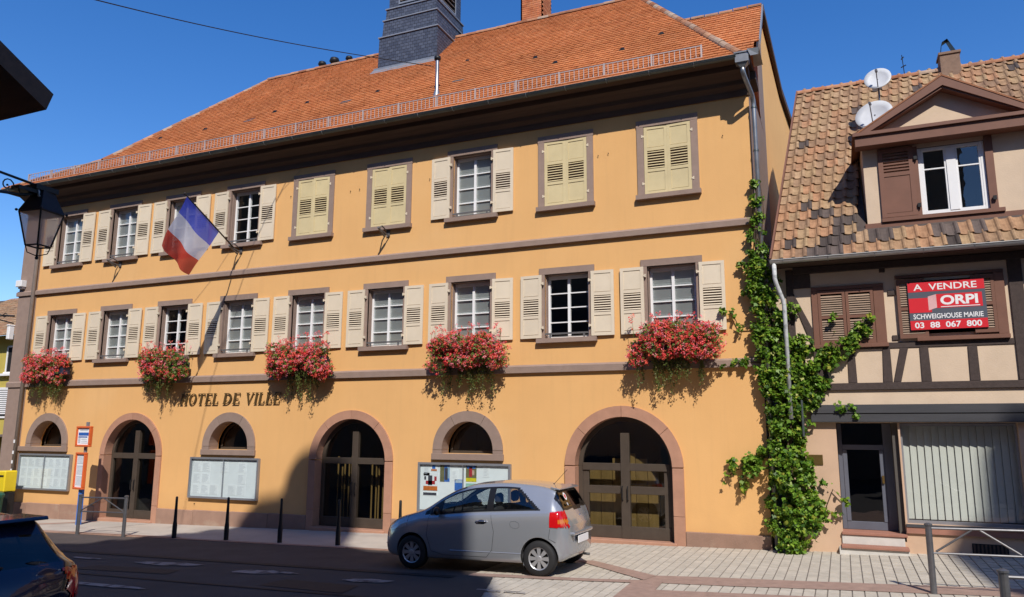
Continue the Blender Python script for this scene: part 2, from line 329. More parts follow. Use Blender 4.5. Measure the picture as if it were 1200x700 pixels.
def weather(m, amt=0.16):
    N, L = nodes(m); P = N['Principled BSDF']; src = P.inputs['Base Color'].links[0].from_socket
    geo = N.new('ShaderNodeNewGeometry'); mp = N.new('ShaderNodeMapping'); mp.inputs['Scale'].default_value = (3.2, 3.2, 0.22); L.new(geo.outputs['Position'], mp.inputs['Vector'])
    n = N.new('ShaderNodeTexNoise'); n.inputs['Scale'].default_value = 1.6; n.inputs['Detail'].default_value = 7; n.inputs['Roughness'].default_value = .65; L.new(mp.outputs[0], n.inputs['Vector'])
    r = N.new('ShaderNodeMapRange'); r.inputs['From Min'].default_value = .5; r.inputs['From Max'].default_value = .78; r.inputs['To Max'].default_value = amt; L.new(n.outputs['Fac'], r.inputs['Value'])
    sp = N.new('ShaderNodeSeparateXYZ'); L.new(geo.outputs['Position'], sp.inputs[0]); n2 = N.new('ShaderNodeTexNoise'); n2.inputs['Scale'].default_value = 2.5; n2.inputs['Detail'].default_value = 6; L.new(geo.outputs['Position'], n2.inputs['Vector'])
    a = N.new('ShaderNodeMath'); a.operation = 'MULTIPLY_ADD'; a.inputs[1].default_value = 1.3; L.new(n2.outputs['Fac'], a.inputs[0]); L.new(sp.outputs[2], a.inputs[2])
    r2 = N.new('ShaderNodeMapRange'); r2.inputs['From Min'].default_value = .5; r2.inputs['From Max'].default_value = 1.5; r2.inputs['To Min'].default_value = .22; r2.inputs['To Max'].default_value = 0; L.new(a.outputs[0], r2.inputs['Value'])
    mx = N.new('ShaderNodeMath'); mx.operation = 'MAXIMUM'; L.new(r.outputs[0], mx.inputs[0]); L.new(r2.outputs[0], mx.inputs[1])
    q = N.new('ShaderNodeMix'); q.data_type = 'RGBA'; q.inputs['B'].default_value = (0.36, 0.21, 0.10, 1); L.new(mx.outputs[0], q.inputs['Factor']); L.new(src, q.inputs['A']); L.new(q.outputs['Result'], P.inputs['Base Color'])
weather(M['plaster'], 0.11)
# slate: courses drawn as fine relief and grain
def slate_courses():
    m = M['slate']; N, L = nodes(m); P = N['Principled BSDF']
    geo = N.new('ShaderNodeNewGeometry'); sx = N.new('ShaderNodeSeparateXYZ'); L.new(geo.outputs['Position'], sx.inputs[0])
    ad = N.new('ShaderNodeMath'); ad.operation = 'ADD'; L.new(sx.outputs[0], ad.inputs[0]); L.new(sx.outputs[1], ad.inputs[1])
    cb = N.new('ShaderNodeCombineXYZ'); L.new(ad.outputs[0], cb.inputs[0]); L.new(sx.outputs[2], cb.inputs[1])
    br = N.new('ShaderNodeTexBrick'); br.inputs['Scale'].default_value = 1; br.inputs['Brick Width'].default_value = 0.16; br.inputs['Row Height'].default_value = 0.11
    br.inputs['Mortar Size'].default_value = 0.008; br.inputs['Color1'].default_value = (0.048, 0.058, 0.088, 1); br.inputs['Color2'].default_value = (0.082, 0.096, 0.135, 1); br.inputs['Mortar'].default_value = (0.02, 0.022, 0.03, 1)
    L.new(cb.outputs[0], br.inputs['Vector']); L.new(br.outputs['Color'], P.inputs['Base Color'])
    bp = N.new('ShaderNodeBump'); bp.inputs['Strength'].default_value = 0.6; bp.inputs['Distance'].default_value = 0.01; bp.invert = True
    L.new(br.outputs['Fac'], bp.inputs['Height']); L.new(bp.outputs[0], P.inputs['Normal'])
slate_courses()

# ================================================================== GROUND
def sheet(name, polys, m, dz, step=None, kind='structure', parent=None):
    mb = MB()
    for poly in polys:
        if len(poly) == 2:
            (x0, y0), (x1, y1) = poly; nx = max(1, int((x1-x0)/(step or 1.5))); ny = max(1, int((y1-y0)/(step or 1.5)))
            b = len(mb.v)
            for j in range(ny+1):
                for i in range(nx+1):
                    x = x0+(x1-x0)*i/nx; y = y0+(y1-y0)*j/ny; mb.v.append((x, y, gz(x, y)+dz))
            for j in range(ny):
                for i in range(nx):
                    q = b+j*(nx+1)+i; mb.f.append((q, q+1, q+nx+2, q+nx+1)); mb.m.append(0)
        else:
            mb.add([(x, y, gz(x, y)+dz) for x, y in poly], [tuple(range(len(poly)))])
    return mb.obj(name, m, parent=parent, kind=kind)
g = MB(); n = 60
xs = np.concatenate([[-400, -200, -120], np.linspace(-70, 40, 56), [100, 200, 400]]); ys = np.concatenate([[-400, -150, -60], np.linspace(-40, 20, 41), [60, 150, 400]])
for y in ys:
    for x in xs: g.v.append((x, y, gz(x, y)-0.012))
for j in range(len(ys)-1):
    for i in range(len(xs)-1):
        q = j*len(xs)+i; g.f.append((q, q+1, q+len(xs)+1, q+len(xs))); g.m.append(0)
g.obj('ground', M['asphalt'], kind='structure')
def wy(x):  # inner edge of parking lane / bollard line
    return -2.35
sheet('parking_lane', [((-60, -4.68), (-6.0, -2.36))], M['lane'], -0.006, kind='structure')
sheet('road_seam', [((-60, -4.80), (-5.6, -4.62)), ((-60, -6.66), (-3.2, -6.58)), ((-6.0, -4.8), (-5.9, -2.4))], M['seam'], -0.002)
# pavement on the left: pale slab field a kerb height of 5 cm
def slab(name, x0, x1, y0, y1, h, m, kind='structure', step=1.2):
    mb = MB(); nx = max(1, int((x1-x0)/step)); ny = max(1, int((y1-y0)/step)); b = 0
    P = [[(x0+(x1-x0)*i/nx, y0+(y1-y0)*j/ny) for i in range(nx+1)] for j in range(ny+1)]
    for row in P:
        for x, y in row: mb.v.append((x, y, gz(x, y)+h))
    for j in range(ny):
        for i in range(nx):
            q = j*(nx+1)+i; mb.f.append((q, q+1, q+nx+2, q+nx+1)); mb.m.append(0)
    for i in range(nx):  # front kerb face
        a, c = P[0][i], P[0][i+1]
        mb.quad((a[0], a[1], gz(*a)-0.05), (c[0], c[1], gz(*c)-0.05), (c[0], c[1], gz(*c)+h), (a[0], a[1], gz(*a)+h))
    return mb.obj(name, m, kind=kind)
slab('pavement', -60, -6.0, -2.36, 0.6, 0.0, M['concrete'])
kb = MB()
x = -24.0; kroot = None
kerb_parts = []
while x < -6.2:
    mbk = MB(); mbk.v = []; x1 = x+0.98
    a, c = gz(x, -2.4), gz(x1, -2.4)
    mbk.add([(0, -2.50, a-0.04), (0.98, -2.50, c-0.04), (0.98, -2.36, c-0.04), (0, -2.36, a-0.04), (0, -2.50, a+0.006), (0.98, -2.50, c+0.006), (0.98, -2.36, c+0.010), (0, -2.36, a+0.010)],
            [(0,3,2,1),(4,5,6,7),(0,1,5,4),(1,2,6,5),(2,3,7,6),(3,0,4,7)])
    me = mbk.mesh('kerb_stone', M['plinth']); o = link('kerb_stone', me, None, (x, 0, 0), 'structure'); x = x1+0.02
sheet('door_path', [[(-20.4, -2.34), (-18.9, -2.34), (-18.4, -0.02), (-20.9, -0.02)][:4], [(-22.6, -2.34), (-22.3, -2.34), (-20.4, -0.6), (-20.5, -0.3)]], M['concrete'], 0.004)
sheet('red_path_edge', [[(-22.9, -2.30), (-22.5, -2.30), (-20.3, -0.25), (-20.6, -0.20)], [(-24, -2.30), (-15, -2.30), (-15, -2.22), (-24, -2.22)]], M['redpaver'], 0.006)
# right forecourt: bed of joint sand, individual pavers, red-brown bands
bed = slab('forecourt_bed', -6.0, 8.0, -7.6, 1.2, -0.004, M['joint'], step=0.7)
def band_poly(poly, x, y):
    ins = False; n = len(poly)
    for i in range(n):
        x1, y1 = poly[i]; x2, y2 = poly[(i+1) % n]
        if (y1 > y) != (y2 > y) and x < (x2-x1)*(y-y1)/(y2-y1)+x1: ins = not ins
    return ins
BANDS = [
 [(-3.05, -4.22), (-3.25, -3.62), (-2.2, -3.45), (-0.5, -3.28), (0.7, -3.12), (3.5, -2.8), (3.5, -3.4), (0.68, -3.76), (-0.5, -3.9), (-1.8, -4.1)],
 [(-6.0, -4.36), (-6.0, -4.62), (-3.9, -4.42), (-3.05, -4.28), (-3.1, -4.05), (-3.9, -4.2)],
 [(-4.75, -2.55), (-4.45, -2.45), (-3.0, -3.62), (-3.1, -4.05)],
 [(-3.25, -4.1), (-2.78, -4.1), (-2.62, -7.5), (-3.15, -7.5)],
 [(-2.75, -4.80), (-0.4, -4.52), (3.2, -4.0), (8.0, -4.0), (8.0, -7.5), (-2.6, -7.5)],
]
PW, PL = 0.166, 0.25
pv_mesh = MB().box(-PW/2+0.009, PW/2-0.009, -PL/2+0.004, PL/2-0.004, -0.05, 0.0).mesh('paver', M['paver'])
cand = []
for i in range(int(14.0/PW)):
    for j in range(-1, int(8.8/PL)+1):
        x = -6.0+PW*(i+0.5); y = -7.6+PL*(j+0.5)+(PL/2 if i % 2 else 0)
        if y < -7.4 or y > 0.1 or x > 6: continue
        if x < -4.9 and y > -4.3 and y < -2.3 and False: continue
        inb = any(band_poly(b, x, y) for b in BANDS)
        cand.append((x, y, inb))
for bi, bq in enumerate(BANDS): sheet('red_brown_band', [bq], M['redband'], 0.011+0.0025*bi)
cand = [(x, y, False) for x, y, b in cand]; pale = cand
camx, camy = 0.0, -16.65
def ppx(c):
    d = Vector((c[0], c[1]+16.65, gz(c[0], c[1])-2.35)); z = d.dot(fw_)
    u = 600+885.9*d.dot(rt_)/z; v = 350-885.9*d.dot(up_)/z
    return u, v, z
vis = [c for c in pale if 0 < ppx(c)[0] < 1200 and ppx(c)[1] < 705 and not (-8.2 < c[0] < -4.4 and -4.4 < c[1] < -2.4)]
vis.sort(key=lambda c: ppx(c)[2]); near = set(vis[:300])
pvroot = bed
ms = MB(); mr_ = MB()
for c in cand:
    x, y, inb = c; j = rng.normal(0, 0.0012)
    if not inb and c in near:
        link('paver', pv_mesh, pvroot, (x, y, gz(x, y)+0.004+j))
    else:
        t = mr_ if inb else ms; z = gz(x, y)+0.004+j
        t.box(x-PW/2+0.009, x+PW/2-0.009, y-PL/2+0.004, y+PL/2-0.004, z-0.03, z)
ms.obj('pavers', M['paver_s'], pvroot, kind='stuff'); 
sheet('road_edge', [[(-6.1, -4.66), (-5.5, -4.66), (-4.5, -7.62), (-6.1, -7.62)]], M['asphalt'], 0.026)
sheet('asphalt_patch', [[(-13.4, -6.3), (-11.2, -6.15), (-11.3, -5.75), (-13.3, -5.85)], [(-8.9, -6.4), (-7.2, -6.5), (-7.3, -5.9), (-8.8, -5.85)]], M['seam'], -0.0045)
# worn white marks on the road
def blob(cx, cy, a, b, k=16, sk=0.0):
    pts = []
    for i in range(k):
        q = 2*math.pi*i/k; rr = 0.75+0.35*random.random()
        pts.append((cx+a*math.cos(q)*rr+sk*math.sin(q), cy+b*math.sin(q)*rr))
    return pts
sheet('worn_road_marking', [blob(-12.1, -5.3, 0.85, 0.20, sk=0.3), blob(-9.8, -5.45, 0.5, 0.2, sk=.2), blob(-9.2, -5.35, 0.3, 0.08), blob(-7.4, -5.5, 0.45, 0.16, sk=.15), blob(-11.5, -7.3, 1.2, 0.10), blob(-14.3, -5.3, .5, .08)], M['paint'], 0.0)
sheet('lane_dash', [((-5.3, -5.72), (-4.9, -5.66)), ((-4.85, -5.71), (-4.5, -5.65))], M['paint'], 0.030)
sheet('paint_spot', [blob(-2.98, -4.28, 0.09, 0.05)], M['signwhite'], 0.012)

# ================================================================== TOWN HALL
TH = empty('town_hall', (-13.4, 0, -0.3), 'long orange plastered town hall with cream shutters, red tiled hip roof and slate bell turret', 'town hall')
WX = [-23.22, -20.73, -18.26, -15.78, -13.30, -10.80, -8.31, -5.78, -3.30]
DOORS = [(-19.57, 1.08, 1.27), (-11.71, 1.08, 1.29), (-4.51, 1.11, 1.34)]
LUNS = [(-23.30, 0.74, 0.97), (-15.80, 0.71, 0.95), (-8.34, 0.70, 0.94)]
SPR, LSP, ZG = 1.57, 1.88, 3.0
XL, XR = -25.45, -1.45
OW = 0.545
rects = [(c-OW, c+OW, 7.72, 9.38) for c in WX]+[(c-OW, c+OW, 4.50, 6.04) for c in WX]
wall = MB()
def arc(c, r, z0, n=24, a0=0.0, a1=math.pi):
    return [(c+r*math.cos(a0+(a1-a0)*i/n), z0+r*math.sin(a0+(a1-a0)*i/n)) for i in range(n+1)]
ops = sorted([(c, r, SPR, gz(c, 0)-0.3) for c, r, _ in DOORS]+[(c, r, LSP, 1.80) for c, r, _ in LUNS])
x = XL
for c, r, sp, zb in ops:
    wall.quad((x, 0, -0.9), (c-r, 0, -0.9), (c-r, 0, ZG), (x, 0, ZG))
    pts = arc(c, r, sp, 24, math.pi, 0)
    for i in range(24):
        a, b = pts[i], pts[i+1]
        wall.quad((a[0], 0, a[1]), (b[0], 0, b[1]), (b[0], 0, ZG), (a[0], 0, ZG))
    wall.quad((c-r, 0, -0.9), (c+r, 0, -0.9), (c+r, 0, zb), (c-r, 0, zb))
    full = [(c-r, zb)]+pts+[(c+r, zb)]
    for i in range(len(full)-1):
        a, b = full[i], full[i+1]; wall.quad((a[0], 0, a[1]), (a[0], 0.34, a[1]), (b[0], 0.34, b[1]), (b[0], 0, b[1]))
    if sp == LSP: wall.quad((c-r, 0, zb), (c+r, 0, zb), (c+r, 0.34, zb), (c-r, 0.34, zb))
    x = c+r
wall.quad((x, 0, -0.9), (XR, 0, -0.9), (XR, 0, ZG), (x, 0, ZG))
xb = sorted({XL, XR, *[q for rr in rects for q in rr[:2]]}); zb = sorted({ZG, 10.42, *[q for rr in rects for q in rr[2:]]})
for i in range(len(xb)-1):
    for j in range(len(zb)-1):
        cx, cz = (xb[i]+xb[i+1])/2, (zb[j]+zb[j+1])/2
        if any(a < cx < b and c < cz < d for a, b, c, d in rects): continue
        wall.quad((xb[i], 0, zb[j]), (xb[i+1], 0, zb[j]), (xb[i+1], 0, zb[j+1]), (xb[i], 0, zb[j+1]))
for a, b, c, d in rects:
    wall.quad((a, 0, c), (a, 0.3, c), (a, 0.3, d), (a, 0, d)); wall.quad((b, 0.3, c), (b, 0, c), (b, 0, d), (b, 0.3, d))
    wall.quad((a, 0, d), (a, 0.3, d), (b, 0.3, d), (b, 0, d)); wall.quad((a, 0, c), (b, 0, c), (b, 0.3, c), (a, 0.3, c))
# right side wall (kinked), back, left
SIDE = [(-1.45, 0), (-1.46, 4.8), (-0.94, 8.0), (-0.70, 9.6)]
wall.quad((-1.46, 4.8, -0.9), (-0.94, 8, -0.9), (-0.94, 8, 10.42), (-1.46, 4.8, 10.42)); wall.quad((-0.94, 8, -0.9), (-0.70, 9.6, -0.9), (-0.70, 9.6, 10.42), (-0.94, 8, 10.42))
wall.quad((-0.70, 9.6, -0.9), (XL, 9.6, -0.9), (XL, 9.6, 10.42), (-0.70, 9.6, 10.42)); wall.quad((XL, 9.6, -0.9), (XL, 0, -0.9), (XL, 0, 10.42), (XL, 9.6, 10.42))
# gable above the side wall behind
wall.add([(-1.46, 4.8, 10.42), (-0.94, 8, 10.42), (-0.70, 9.6, 10.42), (-0.94, 8.0, 12.02), (-1.16, 6.8, 12.65), (-1.455, 4.8, 14.25)], [(0, 1, 3, 4, 5), (1, 2, 3)])
wall.obj('wall', M['plaster'], TH)
fs = MB()
fs.quad((-1.45, 0, -0.9), (-1.46, 4.8, -0.9), (-1.46, 4.8, 10.42), (-1.45, 0, 10.42))
fs.add([(-1.45, 3.05, 10.42), (-1.46, 4.8, 10.42), (-1.455, 4.8, 14.25), (-1.453, 3.05, 12.5)], [(0, 1, 2, 3)])
fs.quad((-3.2, 3.3, 10.45), (-1.45, 3.3, 10.45), (-1.45, 3.3, 12.6), (-3.2, 3.3, 12.6))
fs.obj('side_wall', M['sandstone'], TH)
it = MB()
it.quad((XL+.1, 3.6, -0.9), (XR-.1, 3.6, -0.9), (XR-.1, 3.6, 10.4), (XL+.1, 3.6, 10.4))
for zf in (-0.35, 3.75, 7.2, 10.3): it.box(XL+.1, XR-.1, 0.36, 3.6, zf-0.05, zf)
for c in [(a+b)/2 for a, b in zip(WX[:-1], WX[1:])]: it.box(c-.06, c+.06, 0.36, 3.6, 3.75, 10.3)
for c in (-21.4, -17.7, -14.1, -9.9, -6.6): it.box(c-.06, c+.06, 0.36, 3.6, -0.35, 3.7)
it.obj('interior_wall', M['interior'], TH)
# plinth stones
def gap(x0, x1):
    return any(not (x1 < c-ro+0.0 or x0 > c+ro) for c, ri, ro in DOORS)
edges = [XL]+sum([[c-ro, c+ro] for c, ri, ro in DOORS], [])+[XR]
for a, b in zip(edges[0::2], edges[1::2]):
    n = max(1, round((b-a)/1.45)); cuts = [a+(b-a)*i/n+(random.uniform(-.12, .12) if 0 < i < n else 0) for i in range(n+1)]
    for p, q in zip(cuts[:-1], cuts[1:]):
        zt = 0.24+0.008*(p+q)/2*1.0+0.02; zt = 0.045+0.0105*((p+q)/2+24.0)
        mbp = MB().box(p+0.005, q-0.005, -0.055-random.uniform(0, .006), 0.05, min(gz(p, 0), gz(q, 0))-0.3, zt)
        mbp.obj('plinth_stone', M['plinth'], TH, o=((p+q)/2, 0, 0), bevel=0.012)
# corner strip on the left, string courses, cornice
MB().box(-25.455, -24.58, -0.035, 0.02, -0.9, 10.3).obj('corner_pilaster', M['sandstone'], TH)
def moulding(x0, x1, prof): return MB().prism(prof, 'x', x0, x1)
moulding(-25.52, -1.43, [(0.05, 6.775), (-0.085, 6.775), (-0.088, 6.895), (-0.03, 6.945), (0.05, 6.945)]).obj('string_course', M['sandstone'], TH)
moulding(-25.52, -1.43, [(0.05, 3.70), (-0.075, 3.70), (-0.078, 3.845), (-0.03, 3.89), (0.05, 3.89)]).obj('string_course', M['sandstone'], TH)
moulding(-25.5, -1.40, [(0.05, 9.76), (-0.035, 9.76), (-0.05, 9.90), (-0.07, 9.92), (-0.16, 9.98), (-0.18, 10.08), (-0.34, 10.18), (-0.42, 10.22), (-0.44, 10.33), (0.05, 10.33)]).obj('cornice', M['wood_dark'], TH)
MB().box(-25.95, -1.32, -0.70, 0.05, 10.335, 10.38).obj('soffit', M['wood_dark'], TH)
MB().box(-1.46, -1.28, 0.05, 0.75, 10.14, 10.34).obj('side_cornice', M['wood_dark'], TH)
# --- window builder
def part(name, mb, m, parent, o, local=True, bevel=0, smooth=False, kind=None):
    return mb.obj(name, m, parent, o=None, local=True, bevel=bevel, smooth=smooth, kind=kind)
MESH = {}
def cached(key, fn):
    if key not in MESH: MESH[key] = fn()
    return MESH[key]
def sur_mesh(wd, h, mname):  # lintel + jambs, centred, z from 0
    def f():
        mb = MB(); hw = OW
        mb.box(-wd/2, wd/2, -0.035, 0.03, h, h+0.155); mb.box(-wd/2+0.01, -hw, -0.032, 0.05, 0.0, h-0.002); mb.box(hw, wd/2-0.01, -0.032, 0.05, 0.0, h-0.002)
        mb.box(-hw-0.002, -hw+0.02, 0.05, 0.19, 0.0, h); mb.box(hw-0.02, hw+0.002, 0.05, 0.19, 0.0, h); mb.box(-hw, hw, 0.03, 0.19, h-0.02, h+0.002)
        return mb.mesh('window_surround', M[mname])
    return f
def sill_mesh():
    return MB().box(-0.74, 0.74, -0.115, 0.20, -0.11, -0.005).mesh('sill', M['sandstone'])
def frame_mesh(h):
    mb = MB(); y0, y1 = 0.17, 0.23; hw = OW-0.022; t = 0.052; h0, h1 = 0.045, h-0.10
    mb.box(-hw, hw, y0, y1, h1, h-0.022); mb.box(-hw, hw, y0, y1, 0.0, h0)
    for x0, x1 in ((-hw, -hw+t), (hw-t, hw), (-0.032, 0.032)): mb.box(x0, x1, y0-0.004, y1, h0-0.003, h1+0.003)
    for k in (1, 2, 3):
        z = h0+(h1-h0)*k/4
        for x0, x1 in ((-hw+t, -0.032), (0.032, hw-t)): mb.box(x0-.001, x1+.001, y0+0.012, y1-0.01, z-0.013, z+0.013)
    return mb.mesh('casement_frame', M['white'])
def pane_mesh(h):
    h0, h1 = 0.045, h-0.10; wd = OW-0.022-0.052-0.032; ph = (h1-h0)/4-0.026
    return MB().quad((-wd/2, 0, -ph/2), (wd/2, 0, -ph/2), (wd/2, 0, ph/2), (-wd/2, 0, ph/2)).mesh('pane', M['glass'])
def blind_mesh(h):
    mb = MB(); z = 0.05
    while z < h-0.12:
        mb.quad((-OW+0.04, 0.030, z), (OW-0.04, 0.030, z), (OW-0.04, 0.0, z+0.052), (-OW+0.04, 0.0, z+0.052)); z += 0.046
    return mb.mesh('blind', M['blind'])
def rail_mesh():
    mb = MB(); mb.box(-OW+0.0, OW-0.0, -0.015, 0.005, 0.085, 0.125); mb.box(-OW+0.0, OW, -0.010, 0.0, 0.03, 0.045)
    for x in (-0.42, 0.42): mb.box(x-0.02, x+0.02, -0.014, 0.004, 0.0, 0.085)
    return mb.mesh('guard_rail', M['rail'])
SW = 0.545
def shutter_mesh(h, mname, inner):
    def f():
        mb = MB(); W = SW; st = 0.075; T = 0.034
        l0, l1 = (0.385, 0.645) if not inner else (0.36, 0.63)
        z = lambda q: h*(1-q)
        mb.box(0, st, -T, 0, 0, h); mb.box(W-st, W, -T, 0, 0, h)
        rails = [(h-0.07, h), (0, 0.075), (z(l0)+0.0, z(l0)+0.075), (z(l1)-0.07, z(l1))]
        for a, b in rails: mb.box(st, W-st, -T, 0, a, b)
        mb.box(st, W-st, -T*0.62, -0.006, z(l0)+0.075+0.012, h-0.07-0.0); mb.box(st, W-st, -T*0.62, -0.006, 0.075+0.012, z(l1)-0.07-0.0)
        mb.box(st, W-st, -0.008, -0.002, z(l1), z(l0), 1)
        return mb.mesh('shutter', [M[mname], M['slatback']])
    return f
def slat_mesh(mname):
    def f():
        return MB().add([(0.078, -0.034, -0.006), (SW-0.078, -0.034, -0.006), (SW-0.078, -0.012, 0.012), (0.078, -0.012, 0.012), (0.078, -0.034, 0.004), (SW-0.078, -0.034, 0.004), (SW-0.078, -0.012, 0.022), (0.078, -0.012, 0.022)],
                        [(0,3,2,1),(4,5,6,7),(0,1,5,4),(1,2,6,5),(2,3,7,6),(3,0,4,7)]).mesh('slat', M[mname])
    return f
def hinge_mesh(): return MB().box(-0.05, 0.0, -0.05, -0.03, -0.02, 0.02).box(-0.055, -0.03, -0.055, 0.0, -0.035, 0.035).mesh('hinge', M['shutter'])
def add_shutter(x, z, h, mname, inner, y=-0.04, mirror=False, rz=0.0, label=None):
    s = link('shutter', cached(('sh', h, mname, inner), shutter_mesh(h, mname, inner)), TH, (x, y, z))
    if mirror: s.scale.x = -1
    s.rotation_euler.z = rz
    s.rotation_euler.y = random.uniform(-.004, .004)
    l0, l1 = (0.385, 0.645) if not inner else (0.36, 0.63)
    n = 7; z0, z1 = h*(1-l1), h*(1-l0)
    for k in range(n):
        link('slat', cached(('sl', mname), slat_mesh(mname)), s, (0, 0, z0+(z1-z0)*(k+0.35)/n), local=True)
    for q in (0.16, 0.86): link('hinge', cached('hinge', hinge_mesh), s, (0.0, 0, h*q), local=True)
    return s
UP = ['blind', 'blind', 'blind', 'sky', 'closed', 'closed', 'blind', 'closed', 'closed']
LO = ['blind', 'blind', 'none', 'blind', 'blind', 'blind', 'blind', 'none', 'blind']
for row, zs, h, wd in (('up', 7.72, 1.66, 1.43), ('lo', 4.50, 1.54, 1.38)):
    for i, c in enumerate(WX):
        st = UP[i] if row == 'up' else LO[i]
        win = link('window', cached(('fr', h), lambda: frame_mesh(h)), TH, (c, 0, zs))
        link('window_surround', cached(('su', h), sur_mesh(wd, h, 'sandstone')), win, (0, 0, 0), local=True)
        link('sill', cached('sill', sill_mesh), win, (0, 0, 0), local=True)
        h0, h1 = 0.045, h-0.10; pw = (OW-0.022-0.052+0.032)/2
        for kx in (-1, 1):
            for kz in range(4):
                p = link('pane', cached(('pa', h), lambda: pane_mesh(h)), win, (kx*pw, 0.205, h0+(h1-h0)*(kz+0.5)/4), local=True)
                p.rotation_euler = (random.uniform(-.012, .012), 0, random.uniform(-.012, .012))
        if st == 'closed':
            for sgn in (-1, 1):
                add_shutter(c+sgn*(OW-0.004), zs+0.01, h-0.015, 'shutter_in', True, y=0.012, mirror=sgn > 0, rz=random.uniform(-.03, .03))
            continue
        link('guard_rail', cached('rail', rail_mesh), win, (0, 0, 0), local=True)
        if st == 'blind': link('blind', cached(('bl', h), lambda: blind_mesh(h)), win, (0, 0.212, 0), local=True).rotation_euler = (0, random.uniform(-.012, .012), 0)
        for sgn in (-1, 1):
            add_shutter(c+sgn*(OW+0.07), zs+0.01, h-0.02, 'shutter', False, y=-0.045, mirror=sgn < 0, rz=sgn*random.uniform(0.0, .05))
# --- arched surrounds
def arch_piece(c, ri, ro, sp, a0, a1, y0, y1, n=8):
    mb = MB(); I = arc(c, ri, sp, n, a0, a1); O = arc(c, ro, sp, n, a0, a1)
    for i in range(n):
        mb.quad((O[i][0], y0, O[i][1]), (I[i][0], y0, I[i][1]), (I[i+1][0], y0, I[i+1][1]), (O[i+1][0], y0, O[i+1][1]))
        mb.quad((I[i][0], y0, I[i][1]), (I[i][0], y1, I[i][1]), (I[i+1][0], y1, I[i+1][1]), (I[i+1][0], y0, I[i+1][1]))
        mb.quad((O[i][0], y1, O[i][1]), (O[i][0], y0, O[i][1]), (O[i+1][0], y0, O[i+1][1]), (O[i+1][0], y1, O[i+1][1]))
    for k in (0, n):
        mb.quad((I[k][0], y0, I[k][1]), (O[k][0], y0, O[k][1]), (O[k][0], y1, O[k][1]), (I[k][0], y1, I[k][1]))
    return mb
wood_lbl = None
for di, (c, ri, ro) in enumerate(DOORS):
    zb = gz(c, 0)
    riq = ri-0.012
    cuts = [0.004, 0.22, 0.5, 0.78, 0.996] if di != 1 else [0.004, 0.27, 0.5, 0.73, 0.996]
    for a, b in zip(cuts[:-1], cuts[1:]):
        arch_piece(c, riq, ro, SPR, math.pi*(a+0.0012), math.pi*(b-0.0012), -0.045-random.uniform(0, .004), 0.30).obj('arch_stone', M['pinkstone'], TH, o=(c, 0, SPR))
    for sgn in (-1, 1):
        x0, x1 = sorted((c+sgn*riq, c+sgn*ro)); zz = [zb-0.25, zb+0.62, SPR-0.002] if di == 2 else [zb-0.25, zb+0.5, SPR-0.002]
        for a, b in zip(zz[:-1], zz[1:]):
            MB().box(x0, x1, -0.05-random.uniform(0, .004), 0.30, a+0.003, b-0.003).obj('jamb_stone', M['pinkstone'], TH, o=((x0+x1)/2, 0, a), bevel=0.006)
    MB().box(c-ri-0.05, c+ri+0.05, -0.10, 0.36, zb-0.25, zb+0.075).obj('door_step', M['pinkstone'], TH, o=(c, 0, zb), bevel=0.01)
    # door leaf set
    fy0, fy1 = 0.22, 0.30; z0 = zb+0.078; tr = 1.58 if di != 2 else 1.60
    fr = MB(); rr = riq-0.002
    # outer rim following the arch
    I = arc(c, rr-0.10, SPR, 24, 0, math.pi); O = arc(c, rr, SPR, 24, 0, math.pi)
    for k in range(24):
        fr.quad((O[k][0], fy0, O[k][1]), (I[k][0], fy0, I[k][1]), (I[k+1][0], fy0, I[k+1][1]), (O[k+1][0], fy0, O[k+1][1]))
        fr.quad((I[k][0], fy0, I[k][1]), (I[k][0], fy1, I[k][1]), (I[k+1][0], fy1, I[k+1][1]), (I[k+1][0], fy0, I[k+1][1]))
    for sgn in (-1, 1):
        x0, x1 = sorted((c+sgn*rr, c+sgn*(rr-0.10))); fr.box(x0, x1, fy0, fy1, z0, SPR)
    tw = 0.10 if di == 2 else 0.09
    fr.box(c-tw, c+tw, fy0-0.035, fy1, z0, SPR+0.74); fr.box(c-rr+0.10, c+rr-0.10, fy0-0.02, fy1-.002, SPR-0.09, SPR+0.07)
    fr.box(c-rr+0.10, c+rr-0.10, fy0-0.015, fy1-.002, z0+0.001, z0+(0.26 if di == 2 else 0.24))
    if di == 2:
        for sgn in (-1, 1):
            x0, x1 = sorted((c+sgn*0.10, c+sgn*(rr-0.10))); fr.box(x0, x1, fy0+0.01, fy1-.003, z0+0.95, z0+1.12)
            x0, x1 = sorted((c+sgn*(rr-0.10), c+sgn*(rr-0.24))); fr.box(x0, x1, fy0+0.012, fy1-.004, z0+0.1, SPR)
    dr = fr.obj('door', M['doorframe'], TH, o=(c, 0, zb), bevel=0.006)
    gl = MB(); gl.add([(p[0], 0.275, p[1]) for p in arc(c, rr-0.05, SPR, 20, 0, math.pi)], [tuple(range(21))[::-1]])
    gl.obj('pane', M['glass_dark'], dr)
    for sgn in (-1, 1):
        x0, x1 = sorted((c+sgn*0.05, c+sgn*(rr-0.05)))
        MB().quad((x0, 0.277, z0+0.1), (x1, 0.277, z0+0.1), (x1, 0.277, SPR-0.03), (x0, 0.277, SPR-0.03)).obj('pane', M['glass_dark'], dr)
        MB().tube([(c+sgn*0.06, 0.17, z0+0.82), (c+sgn*0.06, 0.13, z0+0.84), (c+sgn*0.06, 0.13, z0+1.1), (c+sgn*0.06, 0.17, z0+1.12)], 0.012).obj('handle', M['iron'], dr)
    if di == 2:  # varnished wooden boards behind the glass
        for k in range(7):
            a = c-rr+0.14+k*(2*rr-0.28)/7; b = a+(2*rr-0.28)/7-0.012
            MB().box(a, b, 0.62, 0.66, z0, SPR+0.28-0.35*abs((k-3)/3)).obj('wood_board', M['woodpanel'], TH, o=(a, 0.6, z0), bevel=0.004)
